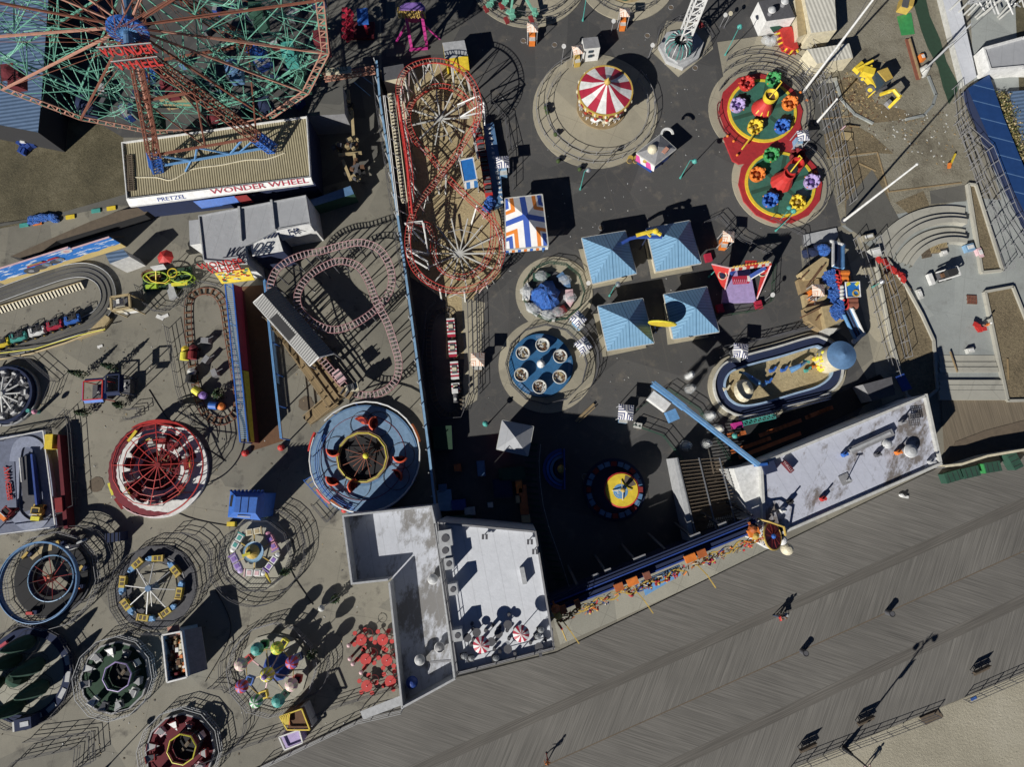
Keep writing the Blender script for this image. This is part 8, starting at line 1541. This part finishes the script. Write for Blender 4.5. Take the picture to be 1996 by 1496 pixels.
for i, (x, y, rz, lb) in enumerate([(1846, 930, .28, 'leftmost green metal chest on the boardwalk'), (1880, 922, .22, 'second green metal chest from the left'), (1921, 912, .15, 'third green chest with bright green end'), (1963, 899, -1.15, 'green chest standing crosswise at the right')]):
    root = thing('chest', lb, 'chest', P(x, y, BZ), rz, 'green metal chests beside the windscreen fence'); part(root, 'body', MB('dgreen').box((0, 0, .5), (1.9, 1.1, 1.0)), local=True); part(root, 'lid', MB('dgreen').box((0, .05, 1.04), (1.98, 1.16, .08)), local=True); mb = MB('black')
    for k in (-.6, 0, .6): mb.box((k, 0, 1.09), (.06, 1.0, .02))
    part(root, 'hinge_strip', mb, local=True)
    if i == 2: part(root, 'end_panel', MB('green').box((-1.0, 0, .7), (.12, 1.1, .8)), local=True)
# ---------------- construction site ----------------
tb = thing('backhoe', 'yellow backhoe loader with raised rear arm on the dug sandy ground', 'backhoe', P(1717, 162, 0), 0)
def Pz(x, y, z): return P(x, y, z)
part(tb, 'front_bucket', MB('yellow').bar(Pz(1668, 138, .6), Pz(1682, 126, .6), .9, .6)); part(tb, 'front_arm', MB('yellow').bar(Pz(1672, 134, 1.2), Pz(1702, 118, 1.7), .25).bar(Pz(1678, 140, 1.1), Pz(1700, 128, 1.5), .2)); part(tb, 'hood', MB('yellow').bar(Pz(1680, 138, 1.2), Pz(1702, 144, 1.3), .95, .9)); part(tb, 'body', MB('yellow').bar(Pz(1694, 148, .9), Pz(1712, 168, .9), 1.3, .7)); cb_ = part(tb, 'cab', MB('glass').prism([(p.x, p.y) for p in PX([(1706, 143), (1722, 138), (1734, 160), (1718, 168)], 2.0)], 1.0, 2.5)); part(cb_, 'roof', MB('gold').prism([(p.x, p.y) for p in PX([(1711, 138), (1730, 131), (1741, 151), (1728, 158)], 2.7)], 2.55, 2.7)); part(tb, 'engine_deck', MB('dgrey').prism([(p.x, p.y) for p in PX([(1702, 148), (1716, 144), (1730, 170), (1712, 174)], 1.3)], .6, 1.3))
for x, y, r in ((1681, 151, .42), (1696, 172, .58)): w_ = part(tb, 'wheel', MB('dgrey').cyl(Pz(x, y, r) + V((.2, .1, 0)), r, .4, 18, axis=(-.55, -.8, .12))); part(w_, 'rim', MB('yellow').cyl(Pz(x, y, r) + V((0, -.2, 0)), r * .5, .08, 14, axis=(-.55, -.8, .12)))
part(tb, 'rear_arm', MB('yellow').tube([Pz(1717, 184, 1.2), Pz(1734, 178, 2.6), Pz(1742, 175, 3.0), Pz(1753, 188, 2.8)], .24, 6)); part(tb, 'dipper', MB('yellow').bar(Pz(1755, 187, 2.8), Pz(1734, 208, .9), .36, .5)); part(tb, 'rear_bucket', MB('grey').bar(Pz(1728, 198, .5), Pz(1738, 208, .5), .6, .6)); part(tb, 'stabiliser', MB('yellow').bar(Pz(1708, 175, .8), Pz(1692, 190, .2), .14)); part(tb, 'ram', MB('steel').bar(Pz(1742, 172, 3.1), Pz(1756, 184, 3.0), .1))
sk2 = thing('skid_loader', 'white skid steer loader with black cage on the grey plaza', 'loader', P(1832, 541, 0), radians(15)); LOC[sk2.name] = Matrix.Translation(sk2.location) @ Matrix.Rotation(radians(15), 4, 'Z'); part(sk2, 'body', MB('dgrey').box((.2, 0, .6), (1.7, .95, .6)), local=True); part(sk2, 'cage', MB('black').box((.35, 0, 1.3), (1.2, .8, .9)), local=True); part(sk2, 'lift_arm', MB('white').bar((1.3, .55, 1.5), (-1.0, .55, .9), .14).bar((1.3, -.55, 1.5), (-1.0, -.55, .9), .14).bar((1.3, -.55, 1.5), (1.3, .55, 1.5), .14), local=True); part(sk2, 'bucket', MB('white').box((-1.5, 0, .35), (.5, 1.4, .5)), local=True); part(sk2, 'seat', MB('brown').box((-.4, 0, 1.0), (.4, .5, .3)), local=True)
for x in (-.35, .75):
    for y in (-.62, .5): part(sk2, 'wheel', MB('rubber').cyl((x, y - .02, .3), .3, .2, 12, axis=(0, 1, 0)), local=True)
def pallet(px, py, n, rz, label, m_='tan'):
    root = thing('pallet', label, 'pallet', P(px, py, .02), rz, 'pallets on the plaza'); mb = MB(m_)
    for k in range(7): mb.box((-.55 + k * .18, 0, n * .14), (.10, 1.1, .03))
    part(root, 'deck', mb, local=True); mb = MB('dwood')
    for y in (-.5, 0, .5): mb.box((0, y, n * .07), (1.2, .09, n * .13))
    part(root, 'bearer', mb, local=True)
pallet(1827, 480, 6, .1, 'tall stack of tan pallets by the curved steps'); pallet(1818, 487, 3, .1, 'lower pallet stack left of the tall one'); pallet(1803, 495, 1, .2, 'single flat pallet on the grey plaza', 'dwood'); pallet(1893, 585, 1, -.05, 'reddish slatted pallet near the wide planter', 'rust')
for x, y, w_, h_, z, m_, lb in [(1888, 484, 1.1, .9, .6, 'lblue', 'white and blue cement bag pile by the narrow planter'), (1792, 574, .5, 1.2, .35, 'offwhite', 'white trough left of the loader'), (1839, 494, .7, .6, .5, 'offwhite', 'white sacks beside the pallet stack'), (1890, 684, .8, .6, .5, 'offwhite', 'white crate on legs above the lower stairs'), (1908, 494, .6, 1.2, .5, 'lpink', 'pale box on the left kerb of the narrow planter'), (1704, 494, 1.3, 1.1, .9, 'offwhite', 'white block at the top of the curved planter'), (1690, 464, 1.4, .7, .7, 'slab', 'long pale block above the white block'), (1796, 113, .5, .9, .6, 'orange', 'orange and white barrier drum right of the rusty beam')]:
    c = P(x, y, z / 2); root = thing('site_box', lb, 'box', (c.x, c.y, 0), .25, 'building materials on the site'); part(root, 'body', MB(m_).box((0, 0, z / 2), (w_, h_, z)), local=True); part(root, 'top', MB('white').box((.05, .05, z + .03), (w_ * .7, h_ * .5, .06)), local=True)
for pts_, lb in (([(1708, 505), (1722, 510), (1730, 516)], 'upper orange netting strip on the planter kerb'), ([(1732, 524), (1745, 530), (1756, 538), (1762, 548)], 'lower longer orange netting strip on the planter kerb'), ([(1898, 634), (1906, 640), (1914, 644)], 'small orange netting by the worker')):
    mb = MB('red'); rn = random.Random(len(lb))
    for p in resample(PX(pts_, .4), .22, False): mb.box(p + V((rn.uniform(-.15, .15), rn.uniform(-.15, .15), rn.uniform(0, .3))), (.5, .55, .12), rn.random() * 3)
    single('safety_netting', mb, lb, 'netting', 'orange safety netting')
bm_ = thing('steel_beam', 'rusty brown channel beam lying upright along the green tarpaulin', 'beam', P(1778, 110, .1)); part(bm_, 'flange', MB('rust').bar(P(1768, 76, .3), P(1790, 155, .3), .55, .12)); part(bm_, 'web', MB('wood').bar(P(1772, 76, .45), P(1794, 152, .45), .14, .4)); single('wooden_barrow', MB('yellow').bar(P(1862, 300, .4), P(1853, 320, .4), .2).c('orange').bar(P(1851, 318, .4), P(1850, 328, .3), .3), 'small yellow tool lying right of the flagpole tip', 'tool')
mb = MB('pinegreen'); mb.sheet(PX([(1776, -10), (1803, -10), (1812, 30), (1832, 75), (1845, 120), (1870, 168), (1866, 178), (1850, 203), (1838, 170), (1828, 130), (1808, 92), (1796, 60)], .06)); single('green_tarpaulin', mb, 'long dark green tarpaulin laid beside the grey road', 'tarpaulin'); single('green_net', MB('green').sheet(PX([(1748, 32), (1776, 24), (1783, 66), (1757, 69)], .09)), 'bright green netting sheet above the rusty beam', 'netting'); single('yellow_plant', MB('gold').box(P(1765, 8, .8), (1.4, 1.6, 1.4), -.3).c('dgrey').box(P(1765, 6, 1.55), (.8, 1.2, .1), -.3), 'tan yellow machine cut by the top edge above the green netting', 'machine')
for x0, y0, pts_, lb in ((0, 0, [(1605, 253), (1645, 268), (1668, 256), (1640, 236)], 'left'),):
    pg = single('brown_board', MB('tan').box(P(1651, 265, .2), (1.4, 1.0, .12), -.1), 'tan plywood board by the small timber frame', 'board'); single('leaning_timber', MB('wood').bar(P(1640, 258, .3), P(1650, 246, .5), .15).bar(P(1648, 245, .5), P(1675, 247, .3), .12).c('lpink').bar(P(1640, 252, .4), P(1648, 246, .5), .2), 'small leaning timber frame below the short white pole', 'frame')
mb = MB('dwood'); rn = random.Random(5)
for i in range(260): p = P(rn.gauss(1668, 26), rn.gauss(190, 26), .05); mb.c(rn.choice(['dwood', 'wood', 'brown', 'tan'])).box(p, (rn.uniform(.05, .4), rn.uniform(.05, .2), .08), rn.random() * 3)
for i in range(160): p = P(rn.gauss(1780, 55), rn.gauss(255, 30), .05); mb.c(rn.choice(['dwood', 'wood', 'offwhite'])).box(p, (rn.uniform(.05, .3), rn.uniform(.05, .15), .06), rn.random() * 3)
o = single('rubble', mb, 'loose stones and clods on the dug ground', 'rubble', kind='stuff')
# ---------------- flag poles and overhead wires ----------------
for x, y, h, lb in ((1565, 180, 20.5, 'tall white flagpole rising from beside the teacup ride to the top edge'), (1644, 431, 13.6, 'white flagpole standing at the lower end of the site, middle of the right side'), (1591, 240, 4.9, 'short white pole between the teacups and the timber frame')):
    root = thing('flagpole', lb, 'flagpole', P(x, y, 0), 0, 'white poles at the construction site'); part(root, 'pole', MB('white').tube([(0, 0, 0), (0, 0, h)], .17, 10, r2=.09), local=True); part(root, 'finial', MB('white').ball((0, 0, h), .15, 8), local=True); part(root, 'base', MB('dgrey').cyl((0, 0, 0), .35, .2, 12), local=True)
up_ = thing('utility_pole', 'grey utility pole with conical base on the green tarpaulin carrying wires', 'utility pole', P(1796, 142, 0)); part(up_, 'base', MB('offwhite').cyl((0, 0, 0), .75, 1.1, 14, .4), local=True); part(up_, 'pole', MB('lgrey').tube([(0, 0, 1), (0, 0, 8.5)], .16, 8, r2=.1), local=True)
for i, (a, b) in enumerate([((1600, -10, 8), (1990, -120, 8)), ((1796, 142, 8.4), (1996, -40, 9)), ((1600, 170, 4), (1690, 0, 6))]): single('overhead_wire', MB('dgrey').tube([P(*a).lerp(P(*b), t / 8) - V((0, 0, 1.2 * sin(pi * t / 8))) for t in range(9)], .03, 4), ['wire running off the top right corner', 'wire from the utility pole to the right edge', 'wire rising along the tall flagpole'][i], 'wire')
# teal lamps of the right park
for i, (x, y, h, ax, ay, lb) in enumerate([(1131, 369, 4.4, .5, .3, 'teal lamp below the carousel with its long shadow'), (1326, 347, 4.2, .6, 0, 'teal cross armed lamp right of the snack stand'), (1136, 40, 4.6, 0, .5, 'teal lamp between the two top rides'), (1413, 108, 4.6, .3, .5, 'teal lamp on the pale ramp near the white house'), (1188, 577, 3.4, .5, .4, 'teal lamp between the upper and lower left pavilions'), (1512, 450, 3.6, .7, 1.0, 'teal lamp under the lower teacup disc'), (1382, 540, 3.2, .3, .3, 'teal lamp left of the red framed ride'), (948, 830, 2.6, 0, 0, 'teal round lamp in the shadow by the grey hut'), (1700, 560, 2.0, .1, .1, 'low lamp by the fenced walkway')]): lamp(x, y, h, lb, mat='teal', arm=(ax, ay), head='teal' if i % 2 else 'steel')
for x, y, z, lb in ((1099, 90, 2.2, 'white disc sign left of the ticket house'), (1196, 41, 2.2, 'white disc sign left of the top orange kiosk'), (1272, 88, 2.2, 'white disc sign left of the tower'), (1414, 29, 2.0, 'white disc of the pair left of the white house'), (1424, 26, 2.4, 'tan disc of the pair left of the white house'), (1506, 575, 2.2, 'white disc sign right of the red framed ride'), (1147, 552, 1.6, 'small white disc sign at the pavilion corner')):
    c = P(x, y, z); root = thing('disc_sign', lb, 'sign', (c.x, c.y, 0), 0, 'small disc signs on poles'); part(root, 'disc', MB('cream' if 'tan' in lb else 'white').cyl(c, .28, .06, 16, axis=(.2, -.3, 1))); part(root, 'pole', MB('grey').bar((c.x, c.y, 0), c, .06)); part(root, 'base', MB('dgrey').cyl((c.x, c.y, 0), .2, .06, 10))
for x, y, lb in ((1064, 210, 'dark potted plant at the left of the carousel railing'), (1067, 219, 'grey wrapped pot by the carousel railing'), (1083, 262, 'round dark pot near the lower left carousel railing'), (1088, 314, 'dark pot below left of the carousel'), (1130, 330, 'dark pot beside the teal lamp')):
    root = ride('plant_pot', lb, x, y, 'plant pot', 'pots around the carousel'); part(root, 'pot', MB('dgrey').cyl(P(x, y, 0), .25, .5, 12, .32)); part(root, 'plant', MB('foliage').ball(P(x, y, .7), .3, 7))
single('wooden_plank_pair', MB('wood').bar(P(1122, 822, .2), P(1158, 788, .2), .3, .15).bar(P(1128, 824, .2), P(1160, 794, .3), .12), 'pale timber lying in front of the shaded plaza', 'plank'); fence([(1240, 800), (1300, 760), (1360, 800), (1420, 900)], 1.1, 'dark green railing crossing under the blue boom', mat='dgreen'); fence([(1234, 830), (1290, 850), (1330, 900)], 1.1, 'green railing left of the wrapped bundles', mat='dgreen'); single('socket_box', MB('offwhite').box(P(1243, 830, .4), (.9, .6, .5), -.2).c('black').box(P(1240, 829, .66), (.2, .25, .02)).box(P(1247, 831, .66), (.2, .25, .02)), 'white box with two dark openings near the navy kiosk', 'box'); fence([(1400, 700), (1430, 680), (1475, 665), (1570, 640)], 1.1, 'dark railing above the oval flume')
# ---------------- right edge ----------------
building('white_strip_roof', [(1828, -40), (1862, -40), (1904, 150), (1880, 166)], .9, 'offwhite', 'roof_white', 'long white roof strip beside the grey road at the upper right', cat='building'); building('grey_roof_house', [(1916, 92), (1996, 70), (2120, 60), (2120, 130), (1996, 130), (1930, 136)], 2.0, 'white', 'roof_grey', 'grey roofed building with white parapet at the right edge', par=.3, cat='building', parmat='white')
building('blue_roof_building', [(1886, 172), (1928, 145), (1957, 230), (1998, 330), (2082, 520), (2050, 560), (2000, 420), (1950, 320)], 1.1, 'navy', 'blue_panel_roof', 'long blue panelled roof along the right picture edge', cat='building'); building('court_roof', [(1965, 178), (2100, 170), (2120, 330), (2010, 330)], 1.0, 'dgrey', 'corrugated_blue', 'low slate coloured roof beyond the blue panelled roof', cat='roof')
for i, (x, y) in enumerate([(1946, 196), (1952, 214), (1958, 232), (1966, 254), (1972, 272), (1979, 290), (1984, 308)]):
    root = thing('bush', ['topmost', 'second', 'third', 'fourth', 'fifth', 'sixth', 'lowest'][i] + ' olive bush of the row beside the blue panelled roof', 'bush', P(x, y, 0), 0, 'bushes along the blue roof'); mb = MB('dryleaf'); rn = random.Random(i)
    for k in range(260): p = V((rn.gauss(0, .42), rn.gauss(0, .42), .7 + rn.gauss(0, .3))); u = V((rn.gauss(0, 1), rn.gauss(0, 1), rn.gauss(0, 1))).normalized() * .13; v_ = u.cross(V((rn.gauss(0, 1), rn.gauss(0, 1), 1))).normalized() * .08; mb.c(rn.choice(['dryleaf', 'foliage', 'dryleaf', 'tan'])).add([p - u, p + v_, p + u, p - v_], [(0, 1, 2, 3)])
    part(root, 'crown', mb, local=True); part(root, 'trunk', MB('brown').tube([(0, 0, 0), (0, 0, .7)], .05), local=True)
wc = thing('wooden_coaster', 'white timber coaster lattice cut off by the top right corner', 'roller coaster', P(1950, 0, 0)); mb = MB('white'); rn = random.Random(3)
for i in range(9): a = P(1890 + i * 14, -18 + (i % 3) * 4, 4); part(wc, 'bent', MB('offwhite').bar(a, V((a.x + rn.uniform(-.6, .6), a.y, 0)), .16))
for i in range(18): mb.bar(P(1895 + i * 7, rn.uniform(-30, 8), rn.uniform(1, 5)), P(1905 + i * 7, rn.uniform(-10, 30), rn.uniform(.5, 3)), .13)
part(wc, 'bracing', mb); part(wc, 'track', MB('lgrey').truss(P(1885, -2, 4.5), P(2080, -38, 5), .9, .5, .06, .04))
for pts_, lb in (([(1858, 245), (1900, 350), (1945, 440), (1996, 520)], 'long light mesh fence along the left of the blue roof'), ([(1870, 262), (1915, 300), (1960, 420), (2010, 500)], 'second mesh fence close to the blue roof'), ([(1855, 175), (1862, 240), (1880, 300), (1905, 380), (1955, 530)], 'dark fence between the site and the side street'), ([(1700, 470), (1735, 590), (1760, 700)], 'grid fence on the pale walkway right of the slides'), ([(1660, 470), (1690, 560), (1720, 680), (1738, 740)], 'second grid fence on the pale walkway'), ([(1605, 165), (1625, 250), (1640, 330), (1655, 400)], 'fence between the teacups and the construction site'), ([(1590, 150), (1600, 240), (1618, 310), (1632, 400)], 'inner fence between the teacups and the site'), ([(1560, 70), (1600, 160), (1560, 150)], 'short fence below the short cream container')): fence(pts_, 1.8, lb, mat='grey', rails=3, r=.02)
# ---------------- drains, stains of use and small litter ----------------
for i, (x, y, lb) in enumerate([(1308, 14, 'round manhole cover at the top of the asphalt'), (1262, 69, 'round manhole cover left of the tower'), (1355, 132, 'dark round manhole cover below the tower'), (1081, 87, 'round cover between the left kiosk and the ticket house'), (1020, 79, 'square drain under the top left kiosk'), (1112, 570, 'round cover near the covered boats') , (1172, 444, 'rusty round cover above the upper left pavilion'), (1140, 930, 'round cover in the large shadow'), (596, 787, 'dark oil blot beside the queue ramp'), (188, 945, 'dark greasy patch between the lettered track and the red ring ride')]):
    c = P(x, y, .03); r = .35 if i < 8 else .9; root = thing('manhole_cover' if i < 8 else 'oil_stain', lb, 'manhole cover' if i < 8 else 'stain', c, 0, 'covers and stains on the ground'); mb = MB('dwood'); mb.add([c + V((cos(a * pi / 7) * r * (1 + .12 * sin(3 * a + i)), sin(a * pi / 7) * r, 0)) for a in range(14)], [tuple(range(14))]); part(root, 'disc', mb); 
    if i < 8: part(root, 'rim', MB('grey').circ(c, r, .03, 14, 4))
rn = random.Random(77); mb = MB('offwhite')
for i in range(700):
    x, y = rn.uniform(0, 760), rn.uniform(560, 1480); p = P(x, y, .03); mb.c(rn.choice(['offwhite', 'dwood', 'dgrey', 'dwood', 'tan'])).box(p, (rn.uniform(.05, .22), rn.uniform(.04, .12), .03), rn.random() * 3)
for i in range(420):
    x, y = rn.uniform(930, 1600), rn.uniform(60, 800); p = P(x, y, .03); mb.c(rn.choice(['offwhite', 'dgrey', 'lgrey', 'dwood'])).box(p, (rn.uniform(.05, .18), rn.uniform(.04, .12), .03), rn.random() * 3)
single('litter', mb, 'scattered leaves and scraps over the paving', 'litter', kind='stuff')
for i, (pts_, lb) in enumerate([([(250, 850), (330, 990), (470, 1030)], 'dark cable lying between the red ring ride and the blue kiosk'), ([(600, 1010), (560, 1090), (610, 1180)], 'dark cable lying right of the airplane ride'), ([(420, 1150), (450, 1230), (400, 1330)], 'dark cable lying between the trailer and the balloon ride'), ([(290, 760), (340, 830), (440, 900)], 'dark cable lying above the red ring ride')]):
    single('cable', MB('black').tube(cr(PX(pts_, .05), False, 8), .04, 4), lb, 'cable', 'power cables on the ground')
rn = random.Random(5)
for i in range(34):
    x, y = rn.uniform(120, 600), rn.uniform(10, 225); c = P(x, y, .5); root = thing('parked_crate', 'dark crate under the giant wheel', 'crate', (c.x, c.y, 0), rn.random() * 3, 'crates stored under the giant wheel'); w_, d_ = rn.uniform(.8, 2.2), rn.uniform(.6, 1.4)
    part(root, 'body', MB(rn.choice(['navy', 'royal', 'dgrey', 'maroon', 'dgreen', 'grey', 'steelblue'])).box((0, 0, .5), (w_, d_, 1.0)), local=True); part(root, 'lid', MB(rn.choice(['grey', 'navy', 'lgrey', 'dgrey'])).box((0, 0, 1.04), (w_ * .85, d_ * .85, .08)), local=True)
